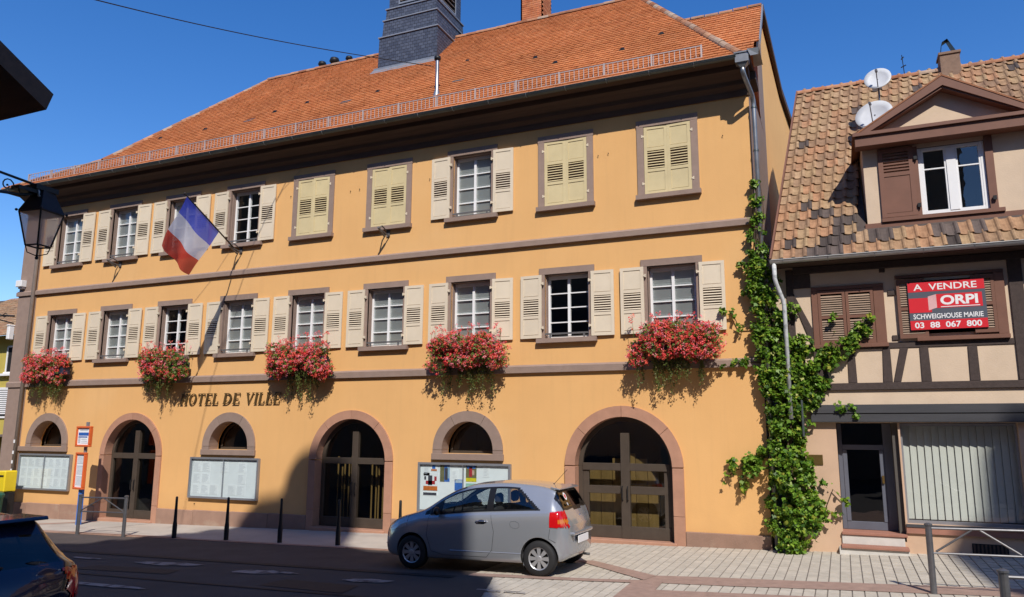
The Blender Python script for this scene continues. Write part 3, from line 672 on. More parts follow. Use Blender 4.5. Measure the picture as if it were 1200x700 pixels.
    if di == 1:
        cu = MB()
        for k in range(16):
            if k in (6, 7, 8, 9): continue
            a = c-rr+0.2+k*(2*rr-0.4)/16; cu.tube([(a, 0.7+0.04*(k % 2), z0+0.15), (a, 0.7+0.04*(k % 2), SPR-0.2+0.3*random.random())], 0.022, 6)
        cu.obj('inner_grille', M['woodpanel'], TH, kind=None)
for c, ri, ro in LUNS:
    riq = ri-0.012
    for a, b in ((0.003, 0.33), (0.333, 0.663), (0.667, 0.997)):
        arch_piece(c, riq, ro, LSP, math.pi*a, math.pi*b, -0.045-random.uniform(0, .003), 0.30).obj('arch_stone', M['sandstone'], TH, o=(c, 0, LSP))
    for sgn in (-1, 1):
        x0, x1 = sorted((c+sgn*riq, c+sgn*ro)); MB().box(x0, x1, -0.046, 0.30, 1.80, LSP-0.002).obj('jamb_stone', M['sandstone'], TH, o=((x0+x1)/2, 0, 1.8))
    xa = c-ro-0.02 if c > -22 else -24.7
    MB().box(xa, c+ro+0.02, -0.075, 0.36, 1.645, 1.797).obj('sill', M['sandstone'], TH, o=(c, 0, 1.7), bevel=0.008)
    lw = MB(); I = arc(c, riq-0.07, LSP, 20, 0, math.pi); O = arc(c, riq, LSP, 20, 0, math.pi)
    for k in range(20): lw.quad((O[k][0], 0.42, O[k][1]), (I[k][0], 0.42, I[k][1]), (I[k+1][0], 0.42, I[k+1][1]), (O[k+1][0], 0.42, O[k+1][1]))
    lw.box(c-riq, c+riq, 0.42, 0.46, 1.80, 1.86)
    wd_ = lw.obj('window', M['doorframe'], TH, o=(c, 0, 1.8))
    MB().add([(p[0], 0.44, p[1]) for p in arc(c, riq, LSP-.06, 20, 0, math.pi)], [tuple(range(21))[::-1]]).obj('pane', M['glass_dark'], wd_)
# --- eaves gutter, downpipes
def half_round(x0, x1, y, z, r, m, parent, name='gutter', n=8):
    mb = MB(); b = []
    for x in (x0, x1):
        for k in range(n+1):
            a = math.pi+math.pi*k/n; b.append((x, y+r*math.cos(a), z+r*math.sin(a)))
    for k in range(n):
        mb.add([b[k], b[k+1], b[n+2+k], b[n+1+k]], [(0, 1, 2, 3)])
        mb.add([(p[0], y+(p[1]-y)*0.93, z+(p[2]-z)*0.93) for p in (b[k], b[n+1+k], b[n+2+k], b[k+1])], [(0, 1, 2, 3)])
    mb.tube([(x0, y-r, z), (x1, y-r, z)], 0.012, 6)
    mb.add([b[k] for k in range(n+1)], [tuple(range(n+1))]); mb.add([b[n+1+k] for k in range(n+1)], [tuple(range(n+1))[::-1]])
    return mb.obj(name, m, parent, smooth=False)
gut = half_round(-25.95, -1.60, -0.75, 10.375, 0.075, M['zinc_dark'], TH)
x = -25.5
while x < -1.7:
    bk = MB()
    bk.tube([(x, -0.75+0.08*math.cos(a), 10.375+0.083*math.sin(a)) for a in [math.pi+math.pi*k/6 for k in range(7)]], 0.008, 5)
    bk.obj('gutter_bracket', M['zinc'], gut, o=(x, -0.75, 10.375)); x += 1.0
hp = MB(); hp.box(-1.62, -1.34, -0.80, -0.58, 10.20, 10.42); hp.box(-1.64, -1.32, -0.82, -0.56, 10.40, 10.43); hp.add([(-1.60, -.78, 10.20), (-1.36, -.78, 10.20), (-1.36, -.60, 10.20), (-1.60, -.60, 10.20), (-1.53, -.74, 10.10), (-1.43, -.74, 10.10), (-1.43, -.64, 10.10), (-1.53, -.64, 10.10)], [(0,1,5,4),(1,2,6,5),(2,3,7,6),(3,0,4,7)])
hp.add([(-1.36, -.85, 10.45), (-1.12, -.75, 10.48), (-1.12, .2, 10.52), (-1.36, .2, 10.50), (-1.3, -.80, 10.30), (-1.14, -.72, 10.34)], [(0,1,2,3),(0,4,5,1)])
hp.obj('rain_hopper', M['zinc'], TH, o=(-1.48, -0.69, 10.3))
MB().tube([(-1.48, -0.69, 10.14), (-1.48, -0.69, 10.02), (-1.46, -0.62, 9.93), (-1.36, -0.20, 9.66), (-1.345, -0.12, 9.55), (-1.345, -0.115, 9.40), (-1.335, -0.115, 0.05)], 0.052, 12).obj('downpipe', M['zinc'], TH, smooth=True)
for z in (9.4, 8.4, 7.2, 5.6, 3.0, 1.4): MB().lathe([(0.053, -0.02), (0.062, -0.02), (0.062, 0.02), (0.053, 0.02)], (-1.343, -0.115, z), n=12).obj('pipe_clip', M['zinc_dark'], TH, o=(-1.34, -.11, z))
MB().tube([(-24.62, -0.69, 10.36), (-24.62, -0.66, 10.2), (-24.62, -0.16, 9.7), (-24.62, -0.11, 9.5), (-24.62, -0.11, 0.0-0.4)], 0.062, 12).obj('downpipe', M['pipe'], TH, smooth=True)
pb = MB()
for k, z in enumerate((1.9, 1.55, 1.25, 0.98, 0.7)): pb.box(-24.655, -24.585, -.180, -.172, z, z+0.10)
pb.obj('pipe_sticker', M['signwhite'], TH)
# --- roof
RY, RZ, EY, EZ = 4.5, 15.52, -0.68, 10.42
SL = (RZ-EZ)/(RY-EY); SLEN = math.hypot(RY-EY, RZ-EZ)
tdir = Vector((0, RY-EY, RZ-EZ)).normalized(); tn = Vector((0, -tdir.z, tdir.y))
EL, ER, RL, RR = -22.62, -1.68, -19.3, -4.9
EC, KX, KY = -25.95, -22.18, 0.11; KZ_ = EZ+SL*(KY-EY)
rf = MB()
rf.quad((EL, EY, EZ), (ER, EY, EZ), (RR, RY, RZ), (RL, RY, RZ)); rf.add([(EC, EY, EZ), (KX, KY, KZ_), (RL, RY, RZ), (KX, 8.9, KZ_), (EC, 9.62, EZ)], [(0, 1, 3, 4), (1, 2, 3)]); rf.add([(EC, EY, EZ), (EL, EY, EZ), (KX, KY, KZ_)], [(0, 1, 2)])
rf.add([(ER, EY, EZ), (-1.27, EY, EZ), (-1.44, 3.1, EZ+.02), (RR, RY, RZ)], [(0, 1, 2, 3)])
rf.quad((RL, RY, RZ), (RR, RY, RZ), (-2.6, 9.62, EZ), (KX, 8.9, KZ_)); rf.add([(KX, 8.9, KZ_), (-2.6, 9.62, EZ), (EC, 9.62, EZ)], [(0, 1, 2)])
rf.quad((EC, EY, EZ), (EC, 9.58, EZ), (-1.47, 9.58, EZ), (-1.47, EY, EZ))
roof = rf.obj('roof', M['rooftile'], TH)
HOLES = []
def tiles(x_l, x_r, e0, tdir, tn, slen, wt=0.175, ex=0.172, th=0.026, keep=None):
    V = []; F = []
    rows = int(slen/ex)
    for r in range(rows+1):
        s0 = r*ex-0.03; s1 = min(s0+ex*1.25, slen+0.02)
        a, b = x_l(max(0, r*ex)), x_r(max(0, r*ex)); off = (wt/2 if r % 2 else 0)
        n = int((b-a)/wt)+2
        for k in range(-1, n):
            x0 = math.floor(a/wt)*wt+k*wt+off; x1 = x0+wt-0.006
            x0 = max(x0, a); x1 = min(x1, b)
            if x1-x0 < 0.03: continue
            j = rng.normal(0, 0.0025, 2); sj = rng.normal(0, 0.004)
            base = len(V)
            for (xx, ss, lift) in ((x0, s0+sj, 0.046+j[0]), (x1, s0+sj, 0.046+j[1]), (x1, s1, 0.006), (x0, s1, 0.006)):
                p = e0+tdir*ss+tn*lift; V.append((xx, p.y, p.z))
            for (xx, ss, lift) in ((x0, s0+sj, 0.046+j[0]-th), (x1, s0+sj, 0.046+j[1]-th)):
                p = e0+tdir*ss+tn*lift; V.append((xx, p.y, p.z))
            F += [(base, base+1, base+2, base+3), (base+4, base+5, base+1, base), (base+4, base, base+3, base+3), (base+5, base+2, base+2, base+1)]
    F = [f for f in F if len(set(f)) == 4]
    return V, F
SK = (KY-EY)/tdir.y
V, F = tiles(lambda s: (EC+(KX-EC)*s/SK if s < SK else KX+(RL-KX)*(s-SK)/(SLEN-SK)), lambda s: max(ER+(RR-ER)*s/SLEN, (-1.25 if s < 0.55 else -99)), Vector((0, EY, EZ)), tdir, tn, SLEN)
def tile_obj(V, F, m, name, parent):
    o = WP[parent.name]; V = np.array(V)-np.array(o); me = mesh_np(name, V, F, m); return link(name, me, parent, tuple(o), 'stuff')
tile_obj(V, F, M['rooftile'], 'roof_tiles', TH)
# rear cross gable
gy0, gz0, gy1, gz1 = 2.95, 12.55, 4.75, 14.55
gd = Vector((0, gy1-gy0, gz1-gz0)); gl_ = gd.length; gd.normalize(); gn = Vector((0, -gd.z, gd.y))
cg = MB(); cg.quad((-5.0, gy0, gz0-.02), (-1.38, gy0, gz0-.02), (-1.38, gy1, gz1-.02), (-5.0, gy1, gz1-.02))
cg.add([(-5.0, gy1, gz1-.02), (-1.40, gy1, gz1-.02), (-1.10, 6.8, 12.80), (-0.88, 8.0, 12.12), (-0.62, 9.7, 10.5), (-5.0, 9.7, 10.5), (-5, 8, 12.12), (-5, 6.8, 12.8)], [(0, 1, 2, 7), (7, 2, 3, 6), (6, 3, 4, 5)])
cg.obj('cross_gable_roof', M['rooftile'], TH)
V, F = tiles(lambda s: -4.9, lambda s: -1.36, Vector((0, gy0, gz0)), gd, gn, gl_)
tile_obj(V, F, M['rooftile'], 'cross_gable_tiles', TH)
MB().prism([(gy0-.02, gz0-.12), (gy0-.05, gz0+.03), (gy1, gz1+.05), (gy1, gz1-.16)], 'x', -1.365, -1.33).obj('bargeboard', M['lead'], TH)
vb = MB()
rk = [(-1.40, 4.75, 14.56), (-1.12, 6.8, 12.80), (-0.90, 8.0, 12.12), (-0.62, 9.7, 10.5)]
for a, b in zip(rk[:-1], rk[1:]):
    vb.add([(a[0], a[1], a[2]-.16), (b[0], b[1], b[2]-.16), (b[0]+.08, b[1], b[2]-.16), (a[0]+.08, a[1], a[2]-.16), (a[0], a[1], a[2]+.04), (b[0], b[1], b[2]+.04), (b[0]+.08, b[1], b[2]+.04), (a[0]+.08, a[1], a[2]+.04)],
           [(0,3,2,1),(4,5,6,7),(0,1,5,4),(1,2,6,5),(2,3,7,6),(3,0,4,7)])
vb.obj('verge_board', M['wood_dark'], TH)
# ridge and hip tiles, each a piece
def cap_mesh(r, L):
    mb = MB(); n = 8; 
    for x, rr in ((0, r*1.08), (L*1.06, r)):
        for k in range(n+1):
            a = math.pi*k/n*1.1-0.05*math.pi; mb.v.append((x, rr*math.cos(a), rr*math.sin(a)))
    for k in range(n): mb.f.append((k, k+1, n+2+k, n+1+k)); mb.m.append(0)
    mb.add([mb.v[k] for k in range(n+1)], [tuple(range(n+1))])
    return mb.mesh('ridge_tile', M['ridgetile'])
def cap_run(a, b, r, L, parent, name='ridge_tile'):
    a, b = Vector(a), Vector(b); d = b-a; n = max(1, int(d.length/L)); t = d.normalized()
    me = cached(('cap', r, L), lambda: cap_mesh(r, L))
    side = Vector((0, 0, 1)).cross(t).normalized(); up = t.cross(side)
    mt = Matrix((t, side, up)).transposed()
    for k in range(n):
        o = link(name, me, parent, a+t*(k*d.length/n)+Vector((0, 0, random.uniform(-.008, .008))))
        o.rotation_euler = mt.to_euler()
cap_run((RL, RY, RZ-0.01), (RR, RY, RZ-0.01), 0.10, 0.36, TH)
cap_run((ER+0.15, EY+.02, EZ+0.0), (RR, RY, RZ-0.03), 0.10, 0.34, TH, 'hip_tile')
cap_run((EC, EY, EZ), (KX, KY, KZ_), 0.08, 0.36, TH, 'hip_tile'); cap_run((KX, KY, KZ_), (RL, RY, RZ-0.03), 0.09, 0.36, TH, 'hip_tile')
cap_run((-4.2, gy1, gz1-.01), (-1.34, gy1, gz1-.01), 0.09, 0.36, TH)
# snow guard
sg = MB(); py = -0.53; pz = EZ+SL*(py-EY); x0, x1 = -24.9, -2.35
for z in (0.03, 0.31): sg.box(x0, x1, py-0.012, py+0.004, pz+z-0.010, pz+z+0.010)
x = x0
while x <= x1+0.01: sg.box(x-0.018, x+0.018, py-0.02, py+0.02, pz-0.06, pz+0.33); sg.tube([(x, py+0.01, pz+0.29), (x, py+0.32, pz+0.31)], 0.008, 5); x += 1.127
sgo = sg.obj('snow_guard', M['guardmetal'], TH, o=(x0, py, pz))
sb = MB(); x = x0+0.1
while x < x1: sb.box(x-0.008, x+0.008, py-0.006, py+0.006, pz+0.03, pz+0.31); x += 0.12
sb.obj('guard_bars', M['guardmetal'], sgo, kind='stuff')
def on_roof(x, y, lift=0.0): return (x, y, EZ+SL*(y-EY)+lift)
# roof fittings
vp = MB(); p = on_roof(-9.55, 0.25); vp.lathe([(0.13, p[2]-0.1), (0.07, p[2]+0.10), (0.05, p[2]+0.16), (0.05, p[2]+1.00)], (p[0], p[1], 0), n=12); vp.lathe([(0.0, p[2]+1.15), (0.09, p[2]+1.12), (0.09, p[2]+1.03), (0.03, p[2]+1.0)], (p[0], p[1], 0), n=12, mi=1)
vp.obj('vent_pipe', [M['zinc'], M['iron']], TH, smooth=True)
def small_skylight(x, y, s=0.36):
    a = Vector(on_roof(x, y, 0.05)); mb = MB(); d = tdir*s; 
    q = [a, a+Vector((s*0.9, 0, 0)), a+Vector((s*1.1, 0, 0))+d*0.6, a+Vector((s*0.2, 0, 0))+d*0.6]
    mb.add([tuple(p_) for p_ in q]+[tuple(p_-tn*0.08) for p_ in q], [(0, 1, 2, 3), (4, 5, 1, 0), (5, 6, 2, 1), (7, 4, 0, 3)])
    mb.obj('roof_vent_flap', M['zinc_dark'], TH)
for (x, y) in ((-9.42, 0.75), (-13.25, 0.85), (-17.0, 0.9)): small_skylight(x, y)
for (x, y) in ((-20.6, 0.9), (-18.6, 0.9), (-16.0, 1.2), (-14.9, 1.4), (-12.1, 1.15), (-9.6, 2.1), (-7.1, 1.3), (-6.3, 0.7), (-4.5, 0.7), (-3.6, 1.2)):
    a = Vector(on_roof(x, y, 0.05)); mb = MB(); mb.add([tuple(a+Vector((-.09, 0, 0))), tuple(a+Vector((.09, 0, 0))), tuple(a+tdir*0.14+Vector((.03, 0, .01))), tuple(a+tdir*0.14+Vector((-.03, 0, .01))), tuple(a+Vector((0, 0, .07)))], [(0, 1, 4), (1, 2, 4), (3, 0, 4), (2, 3, 4)])
    mb.obj('vent_tile', M['iron'], TH)
for (x, y, r_) in ((-16.9, 4.6, 0.16), (-16.35, 4.6, 0.19), (-15.7, 4.6, 0.14)):
    mb = MB(); mb.lathe([(0.0, r_*1.6), (r_*0.8, r_*1.3), (r_, r_*0.7), (r_*0.7, 0.05), (r_*0.4, 0.0), (r_*0.4, -0.35)], (x, y, RZ+0.10), n=12)
    mb.obj('ventilation_cowl', M['iron'], TH, smooth=True)
# brick chimney: every brick real
ch = MB(); cx0, cx1, cy0, cy1 = -8.88, -8.10, 4.55, 5.35; zc0, zc1 = 14.8, 18.0
chm = MB().box(cx0+0.012, cx1-0.012, cy0+0.012, cy1-0.012, zc0, zc1).obj('chimney', M['mortar'], TH, o=(cx0, cy0, zc0))
bb = MB(); z = zc0; r_ = 0
while z < zc1-0.07:
    for side in range(4):
        L = (cx1-cx0) if side % 2 == 0 else (cy1-cy0); s = -0.11 if r_ % 2 else 0.0
        while s < L-0.02:
            a, b = max(0, s), min(L, s+0.21)
            if b-a > 0.004:
                if side == 0: bb.box(cx0+a, cx0+b, cy0, cy0+0.05, z, z+0.062)
                elif side == 1: bb.box(cx1-0.05, cx1, cy0+a, cy0+b, z, z+0.062)
                elif side == 2: bb.box(cx0+a, cx0+b, cy1-0.05, cy1, z, z+0.062)
                else: bb.box(cx0, cx0+0.05, cy0+a, cy0+b, z, z+0.062)
            s += 0.222
    z += 0.074; r_ += 1
bb.obj('bricks', M['brick'], chm, kind='stuff')
MB().box(cx0-0.05, cx1+0.05, cy0-0.06, cy1+0.05, RZ-0.25, RZ+0.0).obj('chimney_flashing', M['lead'], TH)
MB().box(cx0-0.06, cx1+0.06, cy0-0.06, cy1+0.06, zc1-1.2, zc1-1.05).obj('chimney_band', M['brick'], TH)
# bell turret
T0x, T1x, T0y, T1y = -13.38, -11.12, 3.0, 5.26
tb = MB()
def ring(x0, x1, y0, y1, z): return [(x0, y0, z), (x1, y0, z), (x1, y1, z), (x0, y1, z)]
def frus(mb, i0, z0, i1, z1, mi=0):
    a = ring(T0x+i0, T1x-i0, T0y+i0, T1y-i0, z0); b = ring(T0x+i1, T1x-i1, T0y+i1, T1y-i1, z1)
    mb.add(a+b, [(0, 1, 5, 4), (1, 2, 6, 5), (2, 3, 7, 6), (3, 0, 4, 7), (4, 5, 6, 7)], mi)
frus(tb, 0.0, 13.2, 0.03, 15.22); frus(tb, 0.09, 15.22, 0.12, 15.86); frus(tb, 0.16, 15.86, 0.18, 16.30)
frus(tb, -0.05, 19.3, 0.2, 19.5); frus(tb, 0.2, 19.5, 1.1, 22.5)
# belfry stage with corner posts round real openings
i = 0.24; X0, X1, Y0, Y1 = T0x+i, T1x-i, T0y+i, T1y-i
pw = 0.42
for (a, b, c_, d) in ((X0, X0+pw, Y0, Y0+pw), (X1-pw, X1, Y0, Y0+pw), (X0, X0+pw, Y1-pw, Y1), (X1-pw, X1, Y1-pw, Y1)): tb.box(a, b, c_, d, 16.30, 19.3)
tb.box(X0+.01, X1-.01, Y0+.01, Y1-.01, 18.3, 19.3); tb.box(X0+.01, X1-.01, Y0+.01, Y1-.01, 16.2, 16.50)
tur = tb.obj('bell_turret', M['slate'], TH, o=(T0x, T0y, 13.2))
lb = MB()
for (q, z) in ((0.03, 15.22), (0.12, 15.86), (0.18, 16.30)):
    a = q-0.035; lb.box(T0x+a, T1x-a, T0y+a, T1y-a, z-0.012, z+0.028)
lb.add([(T0x-.12, T0y-.28, EZ+SL*(T0y-.28-EY)+.05), (T1x+.05, T0y-.28, EZ+SL*(T0y-.28-EY)+.05), (T1x+.05, T0y+.02, EZ+SL*(T0y+.02-EY)+.07), (T0x-.12, T0y+.02, EZ+SL*(T0y+.02-EY)+.07)], [(0, 1, 2, 3)])
lb.box(T0x-0.1, T1x+0.02, T0y-0.05, T0y-0.002, 13.95, 14.12)
lb.obj('lead_ledge', M['lead'], tur)
MB().box(X0+0.3, X1-0.3, Y0+0.3, Y1-0.3, 16.3, 18.4).obj('belfry_core', M['dark'], tur)
z = 16.58
while z < 18.3:
    for (a, b, c_, d, ax) in ((X0+pw, X1-pw, Y0, 0, 'x'), (Y0+pw, Y1-pw, X1, 0, 'y')):
        mb = MB()
        if ax == 'x': mb.add([(a, c_+0.02, z), (b, c_+0.02, z), (b, c_+0.16, z+0.10), (a, c_+0.16, z+0.10), (a, c_+0.02, z+0.02), (b, c_+0.02, z+0.02), (b, c_+0.16, z+0.12), (a, c_+0.16, z+0.12)], [(0,3,2,1),(4,5,6,7),(0,1,5,4),(2,3,7,6)])
        else: mb.add([(c_-0.02, a, z), (c_-0.02, b, z), (c_-0.16, b, z+0.10), (c_-0.16, a, z+0.10), (c_-0.02, a, z+0.02), (c_-0.02, b, z+0.02), (c_-0.16, b, z+0.12), (c_-0.16, a, z+0.12)], [(0,3,2,1),(4,5,6,7),(0,1,5,4),(2,3,7,6)])
        mb.obj('louvre_blade', M['pipe'], tur, o=(a if ax == 'x' else c_, c_ if ax == 'x' else a, z))
    z += 0.17
fr = MB()
for a, b in ((X0+pw-.05, X0+pw), (X1-pw, X1-pw+.05)): fr.box(a, b, Y0-.02, Y0+.05, 16.50, 18.3)
for a, b in ((Y0+pw-.05, Y0+pw), (Y1-pw, Y1-pw+.05)): fr.box(X1-.05, X1+.02, a, b, 16.50, 18.3)
fr.box(X0+pw-.05, X1-pw+.05, Y0-.02, Y0+.05, 16.44, 16.50); fr.box(X1-.05, X1+.02, Y0+pw-.05, Y1-pw+.05, 16.44, 16.50)
fr.obj('louvre_frame', M['lead'], tur)

# --- lettering HOTEL DE VILLE
def glyph(chh):
    S, t = 0.14, 0.075; W = {'H': .62, 'O': .64, 'T': .56, 'E': .50, 'L': .48, 'D': .62, 'V': .62, 'I': .22}[chh]; P = []
    def bx(a, b, c, d): P.append([(a, c), (b, c), (b, d), (a, d)])
    def serif(x0, x1, z): bx(x0, x1, z, z+0.05)
    if chh in 'HELDI': bx(0.05, 0.05+S, 0.02, 0.98); serif(0.0, 0.10+S, 0); serif(0.0, 0.10+S, .95)
    if chh == 'H': bx(W-0.05-S, W-0.05, 0.02, .98); serif(W-0.10-S, W, 0); serif(W-0.10-S, W, .95); bx(0.05+S, W-.05-S, .46, .54)
    if chh in 'EL': bx(0.05+S, W, 0.0, 0.06); P.append([(W-.07, 0.05), (W, 0.05), (W+.01, .26), (W-.02, .26)])
    if chh == 'E': bx(0.05+S, W-.02, .94, 1.0); P.append([(W-.08, .95), (W-.05, .75), (W-.02, .75), (W-.02, .95)]); bx(0.05+S, W-.12, .47, .53)
    if chh == 'T': bx(W/2-S/2, W/2+S/2, .02, .96); serif(W/2-S/2-.05, W/2+S/2+.05, 0); bx(0, W, .94, 1.0); P.append([(0, .94), (0, .74), (.03, .74), (.07, .94)]); P.append([(W-.07, .94), (W-.03, .74), (W, .74), (W, .94)])
    if chh == 'V': P.append([(0.04, .97), (.04+S, .97), (W/2+.06, 0), (W/2-.03, 0)]); P.append([(W-.10, .97), (W-.03, .97), (W/2+.05, 0), (W/2-.0, 0)]); serif(0, .26, .95); serif(W-.17, W+.02, .95)
    def ringp(cx, rx, rz, ix, iz, a0, a1, n=20):
        for i in range(n):
            a, b = a0+(a1-a0)*i/n, a0+(a1-a0)*(i+1)/n
            P.append([(cx+ix*math.cos(a), .5+iz*math.sin(a)), (cx+rx*math.cos(a), .5+rz*math.sin(a)), (cx+rx*math.cos(b), .5+rz*math.sin(b)), (cx+ix*math.cos(b), .5+iz*math.sin(b))])
    if chh == 'O': ringp(W/2, W/2, .51, W/2-S, .45, 0, 2*math.pi)
    if chh == 'D': ringp(.20, W-.2, .50, W-.2-S, .44, -math.pi/2, math.pi/2)
    return P, W
def word(txt, x0, x1, z0, h):
    ws = [glyph(c)[1] for c in txt]; gapw = 0.10; tot = sum(ws)+gapw*(len(txt)-1); sc = (x1-x0)/tot; x = x0
    for c, wd in zip(txt, ws):
        P, _ = glyph(c); mb = MB()
        for k, poly in enumerate(P):
            e = 0.0004*(k % 5)
            mb.prism([(x+p[0]*sc+0.20*h*p[1]*0.9, z0+p[1]*h) for p in poly], 'y', -0.050-e, -0.032+e)
        mb.box(x+wd*sc*0.4, x+wd*sc*0.4+0.015, -0.033, 0.01, z0+h*0.3, z0+h*0.3+0.015)
        mb.obj('letter', M['bronze'], TH, o=(x, -0.06, z0)); x += (wd+gapw)*sc
word('HOTEL', -17.72, -16.28, 3.06, 0.31); word('DE', -16.10, -15.50, 3.06, 0.31); word('VILLE', -15.30, -14.08, 3.06, 0.31)
# flag brackets, wall hooks, small fittings
def flag_bracket(x):
    mb = MB(); mb.box(x-.05, x+.05, -.03, 0, 7.42, 7.62); mb.tube([(x-.04, -.02, 7.58), (x-.03, -.28, 7.66), (x+.0, -.45, 7.55)], 0.020, 6); mb.tube([(x+.04, -.02, 7.44), (x+.02, -.30, 7.50), (x, -.45, 7.55)], 0.016, 6); mb.tube([(x-.02, -.15, 7.40), (x, -.5, 7.56)], 0.03, 8)
    mb.obj('flag_bracket', M['rail'], TH, o=(x, 0, 7.5))
for x in (-15.82, -20.75, -10.78): flag_bracket(x)
for (x, z) in ((-14.1, 8.95), (-12.05, 8.85), (-11.75, 8.87), (-9.55, 8.87), (-4.95, 8.85), (-4.7, 8.87), (-2.05, 8.9), (-16.9, 1.3*0+0.3)):
    MB().tube([(x, 0.0, z), (x, -0.03, z), (x+.01, -0.035, z-0.02)], 0.009, 5).obj('wall_hook', M['iron'], TH, o=(x, 0, z))
MB().box(-25.42, -25.12, -0.22, -0.035, 7.08, 7.30).box(-25.38, -25.16, -0.15, -0.035, 7.02, 7.08).obj('junction_box', M['signwhite'], TH, bevel=0.01)
# thin cable clipped across the facade
MB().tube([(-17.6, -0.02, 5.6+0.4), (-16.9, -0.02, 6.7), (-16.2, -0.02, 7.6)], 0.004, 4).tube([(-15.2, -0.02, 8.0), (-14.4, -0.02, 9.2), (-13.8, -.02, 9.7)], 0.004, 4).obj('wall_cable', M['pipe'], TH)
# ------------------------------------------------------------------ flag
PB = Vector((-15.82, -0.30, 7.52)); PT = Vector((-14.93, -3.02, 8.24))
fl = empty('flag_on_pole', (-15.82, 0, 7.5), 'tricolour flag, blue white red, hanging from a pole on the upper facade', 'flag')
MB().tube([PB, PT], [0.022, 0.016], 8).sph(tuple(PT), 0.035).obj('flag_pole', M['iron'], fl, smooth=True)
hoist0 = PB+(PT-PB)*0.33; hoist1 = PB+(PT-PB)*0.96
drop0 = Vector((-0.66, -0.30, -1.14)); drop1 = Vector((-0.58, -0.10, -1.16))
M['flagb'] = leafmat('flag_blue', [(0.13, 0.17, 0.78), (0.13, 0.17, 0.78)], 0.7, 0.8, 0.07); M['flagw'] = leafmat('flag_white', [(0.86, 0.84, 0.86), (0.86, 0.84, 0.86)], 0.7, 0.8, 0.12); M['flagr'] = leafmat('flag_red', [(0.85, 0.10, 0.06), (0.85, 0.10, 0.06)], 0.7, 0.8, 0.05)
for k, mn in enumerate(('flagb', 'flagw', 'flagr')):
    mb = MB(); na, nb_ = 24, 10
    for j in range(nb_+1):
        v = (k+j/nb_)/3
        for i in range(na+1):
            u = i/na; p = hoist0.lerp(hoist1, u)*1.0; d = drop0.lerp(drop1, u)
            q = p+d*v*1.08; amp = 0.075*v
            q = q+Vector((math.sin(u*9+v*3)*amp+0.05*v*math.sin(v*7), math.cos(u*6)*0.02*v, -0.06*v*math.sin(u*math.pi)))
            mb.v.append(tuple(q))
    for j in range(nb_):
        for i in range(na):
            a = j*(na+1)+i; mb.f.append((a, a+1, a+na+2, a+na+1)); mb.m.append(0)
    o = mb.obj('flag_stripe', M[mn], fl, smooth=True); o['label'] = ('blue', 'white', 'red')[k]+' stripe of the flag'


# ================================================================== NEIGHBOUR HOUSE (right)
NH = empty('half_timbered_house', (2.0, 0, 0.05), 'half timbered house with brown shutters, mottled tile roof, pedimented dormer and ground floor shop', 'house')
NX0, NX1 = -1.12, 9.0
ops2 = [(-0.12, 0.985, 0.30, 2.53), (1.02, 2.97, 0.64, 2.53), (1.62, 2.50, 4.25, 5.30), (3.5, 4.6, 4.2, 5.3)]
nw = MB()
xb = sorted({NX0, NX1, *[q for o in ops2 for q in o[:2]]}); zb = sorted({-0.3, 5.75, 2.9, *[q for o in ops2 for q in o[2:]]})
nwp = MB()
for i in range(len(xb)-1):
    for j in range(len(zb)-1):
        cx, cz = (xb[i]+xb[i+1])/2, (zb[j]+zb[j+1])/2
        if any(a < cx < b and c < cz < d for a, b, c, d in ops2): continue
        (nwp if cz < 2.7 else nw).quad((xb[i], 0.0, zb[j]), (xb[i+1], 0.0, zb[j]), (xb[i+1], 0.0, zb[j+1]), (xb[i], 0.0, zb[j+1]))
for a, b, c, d in ops2:
    t = nwp if c < 2 else nw; dp = 0.55 if c < 0.5 else 0.22
    t.quad((a, 0, c), (a, dp, c), (a, dp, d), (a, 0, d)); t.quad((b, dp, c), (b, 0, c), (b, 0, d), (b, dp, d)); t.quad((a, 0, d), (a, dp, d), (b, dp, d), (b, 0, d)); t.quad((a, 0, c), (b, 0, c), (b, dp, c), (a, dp, c))
nw.quad((NX0, 0, -0.3), (NX0, 0, 5.75), (-0.5, 4, 5.75), (-0.5, 4, -0.3)); nw.add([(NX0+.02, -0.1, 5.75), (-0.0, 8.5, 5.75), (-0.50, 3.95, 11.2)], [(0, 1, 2)])
nw.quad((NX1, 0, -0.3), (NX1, 8.5, -0.3), (NX1, 8.5, 5.75), (NX1, 0, 5.75)); nw.quad((NX1, 8.5, -0.3), (0, 8.5, -0.3), (0, 8.5, 5.75), (NX1, 8.5, 5.75)); nw.add([(NX1, 0, 5.75), (NX1, 8.5, 5.75), (NX1, 3.95, 11.2)], [(0, 1, 2)])
nw.obj('wall', M['cream'], NH); nwp.obj('shopfront_wall', M['peach'], NH)
ni = MB(); ni.quad((NX0+.3, 3.0, -.3), (NX1-.2, 3.0, -.3), (NX1-.2, 3.0, 5.7), (NX0+.3, 3.0, 5.7)); ni.box(NX0+.3, NX1-.2, .3, 3.0, 2.75, 2.85); ni.box(NX0+.3, NX1-.2, .3, 3.0, 0.2, 0.28); ni.box(0.88, 1.0, .1, 3.0, 0.28, 2.75); ni.box(3.0, 3.1, .1, 3.0, 0.28, 5.7); ni.box(.2, NX1-.2, .3, 3.0, 5.5, 5.6)
ni.obj('interior_wall', M['interior'], NH)
def timber(poly, y0=-0.022, nm='timber', m='timber'):
    cx = sum(p[0] for p in poly)/len(poly); cz = sum(p[1] for p in poly)/len(poly)
    ob = MB().prism(poly, 'y', y0-random.uniform(0, .006), 0.02).obj(nm, M[m], NH, o=(cx, 0, cz), bevel=0.006); return ob
def tb4(x0, x1, z0, z1, **k): return timber([(x0, z0), (x1, z0), (x1, z1), (x0, z1)], **k)
tb4(-0.75, 8.8, 3.175, 3.315, y0=-0.05)
